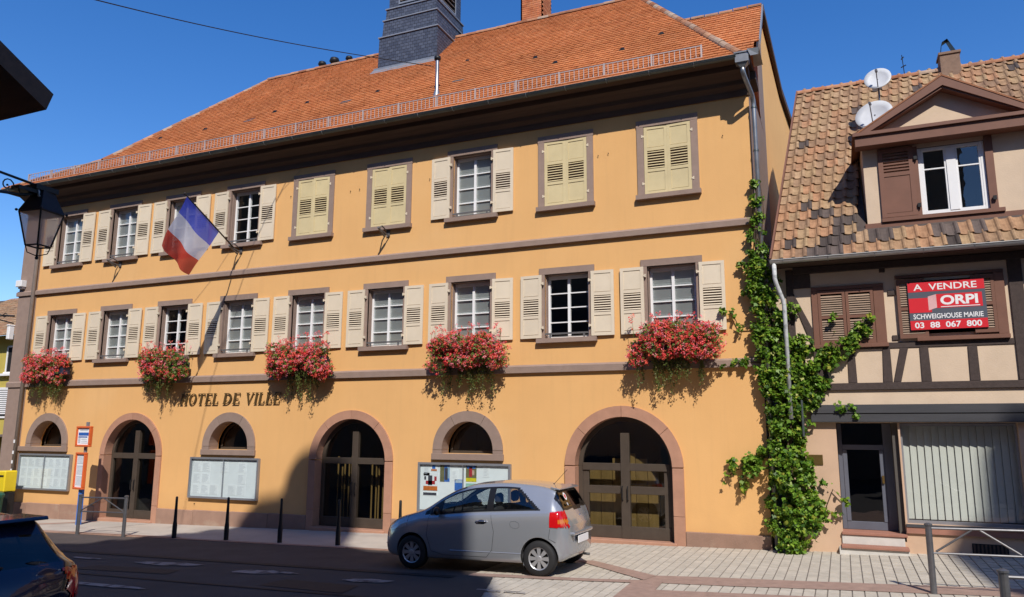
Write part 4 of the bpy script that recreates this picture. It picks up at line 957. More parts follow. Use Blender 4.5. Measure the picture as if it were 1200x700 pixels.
tb4(-0.75, 8.8, 3.985, 4.10, y0=-0.016)
timber([(0.175, 3.318), (0.335, 3.318), (0.325, 3.983), (0.185, 3.983)]); timber([(0.80, 3.318), (0.97, 3.318), (0.965, 3.983), (0.83, 3.983)])
timber([(0.985, 3.318), (1.115, 3.318), (1.285, 3.983), (1.14, 3.983)]); timber([(1.475, 3.318), (1.645, 3.318), (1.63, 3.983), (1.48, 3.983)])
timber([(2.285, 3.318), (2.455, 3.318), (2.45, 3.983), (2.295, 3.983)])
timber([(-0.36, 3.318), (-0.16, 3.318), (-0.30, 3.983), (-0.46, 3.983)]); timber([(-0.82, 3.318), (-0.62, 3.318), (-0.62, 3.983), (-0.82, 3.983)])
tb4(3.07, 3.30, 3.318, 5.70, y0=-0.04); tb4(4.75, 4.95, 3.318, 5.7, y0=-.03); tb4(4.0, 4.16, 3.318, 3.983); timber([(3.4, 3.318), (3.55, 3.318), (3.95, 3.983), (3.8, 3.983)])
tb4(-0.90, -0.76, 4.102, 5.70); timber([(-0.76, 5.20), (-0.76, 4.98), (-0.47, 4.102), (-0.37, 4.102), (-0.37, 4.30)]); tb4(-0.76, -0.42, 5.30, 5.70)
timber([(-0.76, 5.19), (-0.76, 5.298), (-0.42, 5.298), (-0.42, 5.56), (-0.43, 5.56)][:4]) if False else None
tb4(0.88, 0.985, 5.52, 5.70); tb4(1.0, 1.14, 5.04, 5.14, nm='timber_peg'); tb4(1.02, 1.14, 4.14, 4.24, nm='timber_peg'); tb4(-0.75, 8.8, 5.60, 5.74, y0=-0.07)
# black fascia, soffit
tb4(-0.57, 8.8, 2.715, 2.885, y0=-0.14, nm='fascia_board', m='lintelwood'); tb4(-0.57, 8.8, 2.545, 2.708, y0=-0.125, nm='fascia_board', m='lintelwood')
MB().box(-1.1, NX1, -0.47, 0.0, 5.75, 5.78).obj('soffit', M['wood_dark'], NH)
# window A: closed louvered pair
def louvre_leaf(x0, x1, z0, z1, y=-0.05, split=0.5, label=None):
    lf = MB(); t = 0.055
    lf.box(x0, x0+t, y, y+0.035, z0, z1); lf.box(x1-t, x1, y, y+0.035, z0, z1); lf.box(x0+t, x1-t, y, y+0.035, z0, z0+0.08); lf.box(x0+t, x1-t, y, y+0.035, z1-0.07, z1)
    zm = z0+(z1-z0)*split; lf.box(x0+t, x1-t, y, y+0.035, zm-.03, zm+.03)
    o = lf.obj('shutter', M['brownwood'], NH, o=(x0, y, z0)); z = z0+0.10
    me = MB().add([(t, 0.004, -0.012), (x1-x0-t, 0.004, -0.012), (x1-x0-t, 0.030, 0.016), (t, 0.030, 0.016), (t, 0.004, -0.003), (x1-x0-t, 0.004, -0.003), (x1-x0-t, 0.030, 0.025), (t, 0.030, 0.025)], [(0,3,2,1),(4,5,6,7),(0,1,5,4),(1,2,6,5),(2,3,7,6),(3,0,4,7)]).mesh('slat', M['pipe'] if False else M['slatn'])
    while z < z1-0.09:
        if abs(z-zm) > 0.045: link('slat', me, o, (0, 0, z-z0), local=True)
        z += 0.046
    return o
M['slatn'] = mat('weathered_brown_slat', (0.33, 0.235, 0.17), 0.7, var=0.15, scale=4)
tb4(-0.42, 0.93, 5.22, 5.30, y0=-.03, nm='window_frame', m='brownwood'); tb4(-0.42, -0.30, 4.10, 5.22, y0=-.035, nm='window_frame', m='brownwood'); tb4(0.74, 0.93, 4.10, 5.22, y0=-.035, nm='window_frame', m='brownwood'); tb4(-0.44, 0.95, 4.02, 4.10, y0=-0.08, nm='sill', m='brownwood')
louvre_leaf(-0.30, 0.215, 4.105, 5.21); louvre_leaf(0.225, 0.735, 4.105, 5.21)
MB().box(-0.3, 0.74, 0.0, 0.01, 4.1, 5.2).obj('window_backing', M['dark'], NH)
# window B: leaves folded beside a dark opening, behind the sale board
tb4(1.15, 3.0, 5.36, 5.43, y0=-.03, nm='window_frame', m='brownwood'); tb4(1.50, 1.60, 4.18, 5.36, y0=-.035, nm='window_frame', m='brownwood'); tb4(2.51, 2.62, 4.18, 5.36, y0=-.035, nm='window_frame', m='brownwood'); tb4(1.45, 3.0, 4.10, 4.18, y0=-0.09, nm='sill', m='brownwood')
louvre_leaf(1.16, 1.66, 4.16, 5.33, y=-0.085); louvre_leaf(2.44, 2.82, 4.22, 5.33, y=-0.085); tb4(2.82, 2.99, 4.18, 5.36, y0=-.07, nm='window_frame', m='brownwood')
tb4(3.40, 3.50, 4.1, 5.38, y0=-.035, nm='window_frame', m='brownwood'); tb4(4.60, 4.70, 4.1, 5.38, y0=-.035, nm='window_frame', m='brownwood'); tb4(3.50, 4.60, 5.30, 5.38, y0=-.035, nm='window_frame', m='brownwood')
louvre_leaf(3.505, 4.045, 4.205, 5.295, y=.02); louvre_leaf(4.055, 4.595, 4.205, 5.295, y=.02)
# --- shopfront
st = MB(); st.box(-0.20, 1.00, -0.30, 0.20, -0.1, 0.165)
st.obj('step_riser', M['stepw'], NH, o=(0.4, 0, 0)); MB().box(-0.16, 1.0, -0.34, 0.2, 0.167, 0.215).obj('step_tread', M['step'], NH, o=(0.4, 0, .2), bevel=.006)
MB().box(-0.14, 0.95, -0.04, 0.3, 0.217, 0.385).obj('step_riser', M['stepw'], NH, o=(0.4, 0, .3)); MB().box(-0.14, 1.0, -0.07, 0.55, 0.387, 0.44).obj('step_tread', M['step'], NH, o=(0.4, 0, .4), bevel=.006)
dr = MB(); y = 0.42; dr.box(-0.115, -0.03, y, y+.06, 0.442, 2.52); dr.box(0.72, 0.98, y, y+.06, 0.442, 2.52); dr.box(-0.03, 0.72, y, y+.06, 2.0, 2.10); dr.box(-0.03, 0.72, y, y+.06, 0.442, 0.60); dr.box(-0.03, 0.05, y-.01, y+.05, 0.60, 2.0); dr.box(0.64, 0.72, y-.01, y+.05, 0.60, 2.0)
sdoor = dr.obj('shop_door', M['greydoor'], NH, o=(0.35, y, 0.44), bevel=.006)
MB().quad((0.05, y+.02, 0.60), (0.64, y+.02, 0.60), (0.64, y+.02, 2.0), (0.05, y+.02, 2.0)).obj('pane', M['glass_dark'], sdoor); MB().quad((-0.03, y+.02, 2.1), (0.72, y+.02, 2.1), (0.72, y+.02, 2.52), (-0.03, y+.02, 2.52)).obj('pane', M['glass_dark'], sdoor)
MB().box(0.66, 0.70, y-.05, y-.01, 1.35, 1.5).obj('handle', M['brass'], sdoor)
sw = MB(); y = 0.12
for b in ((1.022, 1.06, .64, 2.52), (2.93, 2.968, .64, 2.52), (1.06, 2.93, .64, .70), (1.06, 2.93, 2.47, 2.52)): sw.box(b[0], b[1], y, y+.05, b[2], b[3])
swo = sw.obj('shop_window', M['alu'], NH, o=(2, y, .64)); MB().quad((1.06, y+.02, .70), (2.93, y+.02, .70), (2.93, y+.02, 2.47), (1.06, y+.02, 2.47)).obj('pane', M['glass'], swo)
for k in range(15):
    x = 1.06+k*0.127; MB().add([(0, 0.0, .0), (0.128, 0.035, .0), (0.128, 0.035, 1.76), (0, 0, 1.76)], [(0, 1, 2, 3)]).obj('blind_strip', M['vblind'], NH, o=(0, 0, 0)).location = Vector((x, 0.26, 0.71))-WP[NH.name]
MB().box(0.995, 3.05, -0.06, 0.12, 0.585, 0.635).obj('window_sill', M['lintelwood'], NH, o=(2, 0, .6)); MB().box(0.995, 3.05, -0.045, 0.05, 0.47, 0.583).obj('window_sill', M['step'], NH, o=(2, 0, .5))
vg = MB().box(2.05, 2.62, -0.012, 0.0, 0.16, 0.34).obj('vent_grille', M['iron'], NH, o=(2.3, 0, .25))
for k in range(9): MB().box(2.07+k*.062, 2.10+k*.062, -0.022, -0.012, 0.17, 0.33).obj('grille_bar', M['wood_dark'], vg, o=(2.07+k*.062, 0, .2))
MB().box(-0.70, -0.40, -0.02, 0, 1.70, 1.90).obj('brass_plaque', M['brass'], NH, o=(-.55, 0, 1.8), bevel=.004)
MB().box(-0.74, -0.70, -0.30, 0.0, 2.25, 2.98).obj('cable_box', M['zinc_dark'], NH, o=(-.72, 0, 2.5), bevel=.01)
MB().tube([(-.6, -.03, 2.9), (-.55, -.06, 2.7), (-.57, -.05, 2.62), (-.5, -.04, 2.56)], .008, 5).obj('wall_cable', M['signwhite'], NH)
# --- gutter, downpipe
gn_ = half_round(-1.16, 8.9, -0.52, 5.83, 0.075, M['gutterlight'], NH)
x = -0.9
while x < 8: MB().tube([(x, -0.52+0.08*math.cos(a), 5.83+0.083*math.sin(a)) for a in [math.pi+math.pi*k/6 for k in range(7)]], 0.007, 5).obj('gutter_bracket', M['zinc'], gn_, o=(x, -.52, 5.83)); x += 0.85
M['whitepipe'] = mat('flaking_white_pipe', (0.62, 0.64, 0.64), 0.5, var=0.3, scale=8, stain=((0.25, 0.27, 0.27), 9, .56, .7))
MB().tube([(-1.08, -0.52, 5.77), (-1.08, -0.51, 5.45), (-1.06, -0.47, 5.35), (-0.955, -0.36, 5.02), (-0.94, -0.33, 4.90), (-0.93, -0.33, 2.6)], 0.043, 10).obj('downpipe', M['whitepipe'], NH, smooth=True)
# --- roof with individual pan tiles
NS = 1.235; NY0, NZ0, NYR = -0.48, 5.84, 3.95
nzr = NZ0+NS*(NYR-NY0); nd = Vector((0, 1, NS)).normalized(); nn_ = Vector((0, -nd.z, nd.y)); nlen = (NYR-NY0)/nd.y
vx = lambda y: -1.14+0.135*(y-NY0)
nr = MB(); f_ = lambda x, y: (x, y, NZ0+NS*(y-NY0)-0.02)
DX0, DX1, DAX = 0.72, 3.86, 2.29
nr.add([f_(vx(NY0), NY0), f_(NX1, NY0), f_(NX1, 0.1), f_(DX1, .1), f_(DX0, .1), f_(vx(.1), .1)], [(0, 1, 2, 3, 4, 5)])
nr.add([f_(vx(.1), .1), f_(DX0, .1), f_(DX0, 1.9), f_(vx(1.9), 1.9)], [(0, 1, 2, 3)]); nr.add([f_(DX1, .1), f_(NX1, .1), f_(NX1, 1.9), f_(DX1, 1.9)], [(0, 1, 2, 3)])
nr.add([f_(vx(1.9), 1.9), f_(DX0, 1.9), f_(DX1, 1.9), f_(NX1, 1.9), f_(NX1, NYR), f_(vx(NYR), NYR)], [(0, 1, 2, 3, 4, 5)])
nr.quad(f_(vx(NYR), NYR), f_(NX1, NYR), (NX1, 8.6, 5.7), (0, 8.6, 5.7))
nroof = nr.obj('roof', M['pantile_dark'], NH)
TW, TE = 0.228, 0.325
prof = [(0.0, 0.018), (0.025, 0.004), (0.06, -0.004), (0.12, -0.004), (0.155, 0.008), (0.178, 0.034), (0.205, 0.044), (0.232, 0.034), (0.245, 0.016)]
def pantile():
    mb = MB(); n = len(prof); rows = [(-0.030, 0.012, 1), (0.0, 0.030, 0), (0.012, 0.034, 0), (0.40, 0.004, 0)]
    ly = [-0.004+0.022*math.sin(math.pi*(k/(n-1)))*(-1) for k in range(n)]
    pts = []
    for (s, lift) in ((0.0, 0.036), (0.40, 0.006)):
        pts.append([(p[0], s+(ly[k] if s == 0 else 0), p[1]+lift) for k, p in enumerate(prof)])
    low = [(p[0], p[1]+0.002, p[2]-0.022) for p in pts[0]]
    mb.v = low+pts[0]+pts[1]
    for k in range(n-1): mb.f += [(k, k+1, n+k+1, n+k), (n+k, n+k+1, 2*n+k+1, 2*n+k)]; mb.m += [0, 0]
    mb.f.append((0, n, 2*n, 0)) if False else None
    return mb
pt_me = pantile().mesh('roof_tile', M['pantile']); pt_dk = pantile().mesh('roof_tile_dark', M['pantile_dark'])
def dorm_h(x): return 8.40+(1.0-abs(x-DAX)/1.66)*1.02
tl = []
rows = int(nlen/TE)+1
for r in range(rows):
    s = r*TE; y = NY0+nd.y*s; z = NZ0+nd.z*s; x = vx(y+0.1)-0.01
    while x < 8.8:
        if not (DX0-0.12 < x+TW/2 < DX1+0.12 and y > -0.08 and z+0.15 < dorm_h(min(max(x+TW/2, DX0), DX1))+0.0):
            tl.append((x, y, z, r))
        x += TW
def inframe(t):
    d = Vector((t[0]+.1, t[1]+16.65, t[2]+.1-2.35)); zz = d.dot(fw_); u = 600+885.9*d.dot(rt_)/zz; v = 350-885.9*d.dot(up_)/zz
    return -10 < u < 1215 and -10 < v < 710
def hid(t):  # behind the dormer
    return t[1] > 0.1 and 0.95 < t[0] < 3.8 and t[2] < 10.0
tl.sort(key=lambda t: ((not inframe(t)) or hid(t), t[1]))
ang = math.atan2(nd.z, nd.y); rest = MB(); PB_ = pantile(); ca, sa = math.cos(ang), math.sin(ang)
for k, (x, y, z, r) in enumerate(tl):
    u_ = x-vx(y)
    dk = (r == 0 and 0.55 < u_ < 1.3) or (r == 2 and 0.85 < u_ < 1.6 and random.random() < .8) or (r == 3 and (1.1 < u_ < 1.7)) or (r == 4 and 0.6 < u_ < 0.95) or (r == 1 and 1.0 < u_ < 1.6 and random.random() < .6) or random.random() < 0.02
    dk = dk or (r <= 1 and random.random() < .10) or (r in (1, 2) and 1.6 < u_ < 5 and random.random() < .12)
    if k < 300:
        o = link('roof_tile', pt_dk if dk else pt_me, NH, (x, y, z)); o.rotation_euler = (ang+random.uniform(-.012, .012), 0, random.uniform(-.012, .012))
    else: rest.add([(x+p[0], y+p[1]*ca-p[2]*sa, z+p[1]*sa+p[2]*ca) for p in PB_.v], PB_.f)
rest.obj('roof_tiles', M['pantile_stuff'], NH, kind='stuff')
cap_run((vx(NYR), NYR, nzr-.01), (8.9, NYR, nzr-.01), 0.10, 0.36, NH)
vgb = MB(); a = Vector((vx(NY0)-.02, NY0-.03, NZ0-.08)); b = Vector((vx(NYR)-.02, NYR, nzr-.06)); e = nn_*0.16; ww = Vector((0.035, 0, 0))
vgb.add([tuple(q) for q in (a, b, b+ww, a+ww, a+e, b+e, b+ww+e, a+ww+e)], [(0,3,2,1),(4,5,6,7),(0,1,5,4),(1,2,6,5),(2,3,7,6),(3,0,4,7)])
vgb.obj('verge_board', M['brownwood'], NH)
# --- dormer
DY = 0.10
dm = MB()
def dwall(x0, x1, z0, z1): dm.quad((x0, DY, z0), (x1, DY, z0), (x1, DY, z1), (x0, DY, z1))
wz0, wz1, wx0, wx1 = 6.66, 8.06, 1.76, 2.93
dwall(DX0+.03, wx0, 6.4, 8.4); dwall(wx1, DX1-.03, 6.4, 8.4); dwall(wx0, wx1, 6.4, wz0); dwall(wx0, wx1, wz1, 8.4)
dm.add([(DX0+.03, DY, 8.4), (DX1-.03, DY, 8.4), (DAX, DY, 9.35)], [(0, 1, 2)])
dm.quad((DX0+.03, DY, 6.4), (DX0+.03, DY, 8.4), (DX0+.03, 2.4, 8.4), (DX0+.03, 2.4, 6.4)); dm.quad((DX1-.03, DY, 6.4), (DX1-.03, 2.4, 6.4), (DX1-.03, 2.4, 8.4), (DX1-.03, DY, 8.4))
dmo = dm.obj('dormer', M['cream'], NH, o=(DX0, DY, 6.4))
MB().quad((DX0+.1, .9, 6.4), (DX1-.1, .9, 6.4), (DX1-.1, .9, 8.4), (DX0+.1, .9, 8.4)).obj('dormer_interior', M['interior'], dmo)
dw = MB()
dw.box(DX0-.02, DX1+.02, DY-.06, DY+.02, 6.42, 6.56)
dw.box(1.02, 3.16, DY-.10, DY+.02, 6.565, 6.64)
dw.box(wx0-.09, wx0-.002, DY-.025, DY+.03, 6.64, 8.10); dw.box(wx1+.002, wx1+.14, DY-.03, DY+.03, 6.64, 8.14)
dw.box(DX0-.10, DX1+.10, -0.22, DY-.005, 8.15, 8.36)
dw.box(DX0-.14, DX1+.14, -0.27, DY-.005, 8.36, 8.43)
for sgn in (-1, 1):
    a = (DAX, 9.45); b = (DAX+sgn*1.71, 8.40); c = (DAX+sgn*1.50, 8.40); d = (DAX, 9.24)
    dw.prism([a, b, c, d] if sgn > 0 else [a, d, c, b], 'y', -0.16, 0.0); a2, b2, c2, d2 = (DAX, 9.235), (DAX+sgn*1.49, 8.435), (DAX+sgn*1.40, 8.435), (DAX, 9.19)
    dw.prism([a2, b2, c2, d2] if sgn > 0 else [a2, d2, c2, b2], 'y', -0.12, 0.09)
dw.obj('dormer_trim', M['brownwood'], dmo, bevel=0.0)
dr_ = MB()
for sgn in (-1, 1):
    e = DAX+sgn*1.72; zt = 9.47; zl = 8.42; yb = lambda z: NY0+(z-NZ0)/NS
    dr_.add([(DAX, -0.17, zt), (e, -0.17, zl), (e, yb(zl)+.05, zl), (DAX, yb(zt)+.05, zt), (DAX, -0.17, zt-.035), (e, -0.17, zl-.035), (e, yb(zl)+.05, zl-.035), (DAX, yb(zt)+.05, zt-.035)], [(0, 1, 2, 3), (7, 6, 5, 4), (0, 4, 5, 1), (1, 5, 6, 2)])
dr_.obj('dormer_roof', M['ridgetile'], dmo)
wf = MB(); y = DY+.03
for b in ((wx0, wx0+.07, wz0, wz1), (wx1-.07, wx1, wz0, wz1), (wx0+.07, wx1-.07, wz0, wz0+.08), (wx0+.07, wx1-.07, wz1-.07, wz1)): wf.box(b[0], b[1], y, y+.06, b[2], b[3])
cxm = (wx0+wx1)/2; wf.box(cxm-.085, cxm+.085, y-.012, y+.05, wz0+.05, wz1-.05)
for a, b in ((wx0+.07, cxm-.085), (cxm+.085, wx1-.07)):
    wf.box(a, a+.035, y+.006, y+.05, wz0+.08, wz1-.07); wf.box(b-.035, b, y+.006, y+.05, wz0+.08, wz1-.07); wf.box(a, b, y+.01, y+.045, wz0+.93, wz0+.96)
wfo = wf.obj('window', M['white'], dmo, o=(wx0, y, wz0), bevel=.004)
for a, b in ((wx0+.07, cxm-.085), (cxm+.085, wx1-.07)):
    for c, d in ((wz0+.08, wz0+.93), (wz0+.96, wz1-.07)): MB().quad((a, y+.03, c), (b, y+.03, c), (b, y+.03, d), (a, y+.03, d)).obj('pane', M['glass'], wfo)
sh = MB(); a, b, c, d = 1.03, 1.68, 6.66, 8.12; y = DY-.05
sh.box(a, a+.09, y, y+.035, c, d); sh.box(b-.09, b, y, y+.035, c, d); sh.box(a+.09, b-.09, y, y+.035, c, c+.08); sh.box(a+.09, b-.09, y, y+.035, d-.1, d); sh.box(a+.09, b-.09, y, y+.035, 7.52, 7.60); sh.box(a+.09, b-.09, y+.012, y+.03, c+.09, 7.51)
sho = sh.obj('shutter', M['brownwood'], dmo, o=(a, y, c))
for k in range(6): MB().box(a+.09, b-.09, y+.002, y+.03, 7.635+k*.065, 7.665+k*.065).obj('slat', M['brownwood'], sho, o=(a, y, 7.6+k*.06))
for (hx, hz) in ((1.70, 7.85), (1.70, 6.85), (3.0, 6.85)): MB().box(hx-.02, hx+.04, DY-.09, DY-.05, hz-.04, hz+.04).obj('hinge', M['iron'], dmo, o=(hx, 0, hz))
# --- chimney and fittings on the ridge
c2 = MB(); c2.box(2.84, 3.27, 3.75, 4.20, 11.0, 11.66); c2.box(2.81, 3.30, 3.72, 4.23, 11.66, 11.72)
co = c2.obj('chimney', mat('weathered_brown_brick', (0.26, 0.17, 0.12), .9, var=.3, scale=9), NH, o=(2.84, 3.75, 11.3))
MB().add([(2.88, 3.8, 11.72), (3.22, 3.8, 11.72), (3.22, 4.15, 11.72), (2.88, 4.15, 11.72), (2.93, 3.85, 12.05), (3.05, 3.85, 12.12), (3.05, 4.1, 12.12), (2.93, 4.1, 12.05)], [(4, 5, 6, 7), (1, 2, 6, 5), (3, 0, 4, 7)]).obj('chimney_cowl', M['iron'], co)
sd_ = MB()
def dish(nm, c, r, nrm, mast, label):
    t = empty(nm, mast[0], label, 'satellite dish', 'satellite dishes on the mottled roof')
    q = Vector(nrm).to_track_quat('Z', 'Y'); mb = MB(); mb.lathe([(0.0001, -r*0.22), (r*.35, -r*.195), (r*.7, -r*.11), (r, 0), (r*1.01, -.012), (r*.7, -r*.13), (r*.35, -r*.215), (0.0001, -r*.24)], n=28)
    mb.v = [tuple(q @ Vector((p[0], p[1]*1.08, p[2]))+Vector(c)) for p in mb.v]; mb.obj('reflector', M['dish'], t, smooth=True)
    ar = MB(); f0 = Vector(c)+q @ Vector((0, -r*0.95, -.02)); f1 = Vector(c)+q @ Vector((0, -r*.15, r*1.05)); ar.tube([f0, f1], .012, 6); ar.tube([f1, f1+q @ Vector((0, .03, -.09))], .03, 8); ar.obj('feed_arm', M['galv'], t)
    MB().tube([Vector(p) for p in mast], .02, 8).obj('mast', M['galv'], t)
dish('satellite_dish', (1.28, 1.88, 10.50), 0.29, (-0.12, -0.88, 0.36), [(1.29, 1.96, 8.75), (1.29, 1.96, 10.5)], 'upper smaller satellite dish standing against the sky above the tile roof')
dish('satellite_dish', (1.13, 1.75, 9.58), 0.40, (-0.20, -0.84, 0.42), [(1.16, 1.85, 8.65), (1.16, 1.85, 9.6)], 'lower larger satellite dish tucked behind the left side of the dormer pediment')
an = empty('roof_antenna', (2.05, 3.95, nzr), 'thin dark antenna rod on the ridge between dish and chimney', 'antenna')
MB().tube([(2.05, 3.95, nzr), (2.02, 3.95, nzr+.62)], .010, 5).tube([(1.98, 3.95, nzr+.28), (2.1, 3.95, nzr+.33)], .014, 5).tube([(2.0, 3.95, nzr+.5), (2.06, 3.95, nzr+.56)], .016, 5).obj('mast', M['iron'], an)

# ------------------------------------------------------------------ for-sale board
def text_obj(txt, x, z, h, wdt, m, parent, y, bold=0.0, align=None, ext=0.0015, serif=False):
    cu = bpy.data.curves.new('t', 'FONT'); cu.body = txt; cu.size = 1.0; cu.offset = bold; cu.extrude = 0.0; cu.resolution_u = 4
    o = bpy.data.objects.new('t', cu); COL.objects.link(o); dg = bpy.context.evaluated_depsgraph_get(); me = bpy.data.meshes.new_from_object(o.evaluated_get(dg)); bpy.data.objects.remove(o)
    co = np.empty(len(me.vertices)*3, np.float32); me.vertices.foreach_get('co', co); co = co.reshape(-1, 3)
    mn, mx_ = co.min(0), co.max(0); s = np.zeros_like(co)
    s[:, 0] = (co[:, 0]-mn[0])/(mx_[0]-mn[0])*wdt; s[:, 2] = (co[:, 1]-mn[1])/(mx_[1]-mn[1])*h
    me.vertices.foreach_set('co', s.ravel()); me.materials.clear(); me.materials.append(m); me.update()
    return link('lettering', me, parent, (x, y, z))
SB = empty('for_sale_board', (2.0, -0.12, 4.3), 'red and grey for sale board fixed over the brown shutters, reading A VENDRE', 'sign')
sx0, sx1, sz0, sz1 = 1.35, 2.66, 4.31, 5.25; SWd, SHt = sx1-sx0, sz1-sz0; sy = -0.115
MB().box(sx0, sx1, sy, sy+0.02, sz0, sz1).obj('panel', M['signgrey'], SB, bevel=.004)
def srect(a, b, c, d, m, nm='print_field', e=0.002): return MB().box(sx0+a*SWd, sx0+b*SWd, sy-e, sy-.0005, sz1-d*SHt, sz1-c*SHt).obj(nm, M[m], SB, o=(sx0+a*SWd, sy, sz1-d*SHt))
srect(0.004, .996, 0.004, .205, 'signred'); srect(0.004, .996, .805, .996, 'signred'); srect(0.004, .30, .335, .64, 'signred'); srect(.36, .955, .27, .56, 'signred')
mbp = MB().prism([(sx0+.26*SWd, sz1-.60*SHt), (sx0+.37*SWd, sz1-.55*SHt), (sx0+.37*SWd, sz1-.27*SHt), (sx0+.26*SWd, sz1-.31*SHt)], 'y', sy-.003, sy-.0006); mbp.obj('print_field', M['signwhite'] if False else mat('faded_pink_print', (0.72, 0.42, 0.42), 0.45), SB)
text_obj('A  VENDRE', sx0+.08*SWd, sz1-.175*SHt, .135*SHt, .82*SWd, M['signwhite'], SB, sy-.004, .012)
text_obj('ORPI', sx0+.42*SWd, sz1-.50*SHt, .20*SHt, .48*SWd, M['signwhite'], SB, sy-.004, .035)
MB().box(sx0+.42*SWd, sx0+.92*SWd, sy-.0045, sy-.0025, sz1-.545*SHt, sz1-.53*SHt).obj('print_line', M['signwhite'], SB)
text_obj('SCHWEIGHOUSE MAIRIE', sx0+.05*SWd, sz1-.775*SHt, .105*SHt, .90*SWd, M['signwhite'], SB, sy-.004, .018)
text_obj('03  88  067  800', sx0+.06*SWd, sz1-.965*SHt, .125*SHt, .86*SWd, M['signwhite'], SB, sy-.004, .022)

# ------------------------------------------------------------------ notice boards
def noticeboard(x0, x1, z0, z1, label, kind):
    t = empty('notice_board', (x0, 0, z0), label, 'notice board', 'glazed notice boards on the ground floor wall')
    fr = MB(); w_ = .05
    fr.box(x0, x1, -.10, -.036, z0, z0+w_); fr.box(x0, x1, -.10, -.036, z1-w_, z1); fr.box(x0, x0+w_, -.102, -.036, z0+w_, z1-w_); fr.box(x1-w_, x1, -.102, -.036, z0+w_, z1-w_)
    fr.box(x0+.01, x1-.01, -.035, 0.0, z0+.01, z1-.01); fr.obj('frame', M['alu'], t)
    MB().box(x0+w_, x1-w_, -.045, -.036, z0+w_, z1-w_).obj('backing', M['board'], t)
    xm = (x0+x1)/2; MB().box(xm-.006, xm+.006, -.098, -.05, z0+w_, z1-w_).obj('sliding_door_edge', M['alu'], t)
    for a, b in ((x0+w_, xm), (xm, x1-w_)): MB().quad((a, -.092, z0+w_), (b, -.092, z0+w_), (b, -.092, z1-w_), (a, -.092, z1-w_)).obj('pane', M['glass'], t)
    def sheet_(a, b, c, d, m='paper', nm='notice'):
        return MB().box(a, b, -.050, -.0455, c, d).obj(nm, M[m] if isinstance(m, str) else m, t, o=(a, -.05, c))
    def lines(a, b, c, d, n, m='greyprint'):
        mb = MB(); 
        for k in range(n):
            z = d-(d-c)*(k+.5)/n; e = a+(b-a)*random.uniform(.55, 1); mb.box(a, e, -.0515, -.0505, z-.004, z+.004)
        mb.obj('print_lines', M[m], t)
    if kind < 2:
        n = 7; wv = (x1-x0-.2)/n
        for i in range(n):
            for j in range(3):
                if kind == 1 and (i > 1) and random.random() < .65: continue
                a = x0+.1+i*wv; c = z0+.1+j*(z1-z0-.2)/3; s_ = sheet_(a+.01, a+wv-.02, c+.01, c+(z1-z0-.2)/3-.02); lines(a+.03, a+wv-.05, c+.03, c+(z1-z0-.2)/3-.05, 8)
    else:
        pm = lambda nm, col: mat(nm, col, .6, var=.5, scale=14)
        a = x0+.08
        def poster(px0, px1, pz0, pz1, base, bits):
            o = sheet_(px0, px1, pz0, pz1, base, 'poster')
            for (q0, q1, r0, r1, m) in bits: MB().box(px0+(px1-px0)*q0, px0+(px1-px0)*q1, -.0520, -.0502, pz0+(pz1-pz0)*r0, pz0+(pz1-pz0)*r1).obj('poster_print', m, o)
        dk, rd, og, bl, yl, gn2 = pm('dark_print', (.06, .06, .08)), pm('red_print', (.45, .03, .04)), pm('orange_print', (.62, .16, .03)), pm('strong_blue_print', (.04, .16, .55)), pm('yellow_print', (.72, .62, .02)), pm('olive_print', (.18, .17, .08))
        poster(x0+.12, x0+.55, z0+.50, z0+.92, 'paper', [(.05, .95, .0, .25, og), (.35, .62, .3, .85, dk), (.2, .8, .35, .55, rd), (.1, .22, .6, .8, dk), (.75, .9, .55, .8, rd)])
        poster(x0+.12, x0+.55, z0+.38, z0+.46, 'paper', [(.05, .9, .1, .9, dk)])
        poster(x0+.34, x0+.52, z0+.96, z0+1.12, 'paper', [(.05, .95, .05, .3, og), (.2, .7, .35, .9, bl)])
        poster(x0+.60, x0+.86, z0+.72, z0+1.12, bl, [(.0, .45, .0, 1, gn2), (.5, .8, .1, .8, dk), (.75, 1, .2, .9, pm('pale_blue_print', (.3, .45, .6)))])
        poster(x0+1.00, x0+1.22, z0+.52, z0+.78, bl, [(.1, .9, .7, .95, pm('light_print', (.5, .6, .7)))])
        poster(x0+1.30, x0+1.58, z0+.74, z0+1.12, gn2, [(.0, 1, .0, .22, yl), (.3, .6, .3, .9, rd), (.1, .9, .8, 1, bl), (.6, .8, .4, .7, pm('skin_print', (.6, .4, .3)))])
        poster(x0+1.30, x0+1.58, z0+.60, z0+.70, pm('mint_print', (.35, .6, .5)), [])
        for (a_, c_) in ((.14, .95), (.92, .85), (1.62, .5), (1.75, .95)): sheet_(x0+a_, x0+a_+.17, z0+c_-.1, z0+c_+.16); lines(x0+a_+.02, x0+a_+.15, z0+c_-.07, z0+c_+.12, 6)
noticeboard(-24.43, -22.02, 0.46, 1.57, 'leftmost glazed notice board full of pale papers, behind the bus stop sign', 0)
noticeboard(-17.10, -14.63, 0.46, 1.58, 'nearly empty white glazed notice board under the round window below the lettering', 1)
noticeboard(-9.65, -7.17, 0.41, 1.58, 'notice board with coloured posters partly hidden by the silver car', 2)

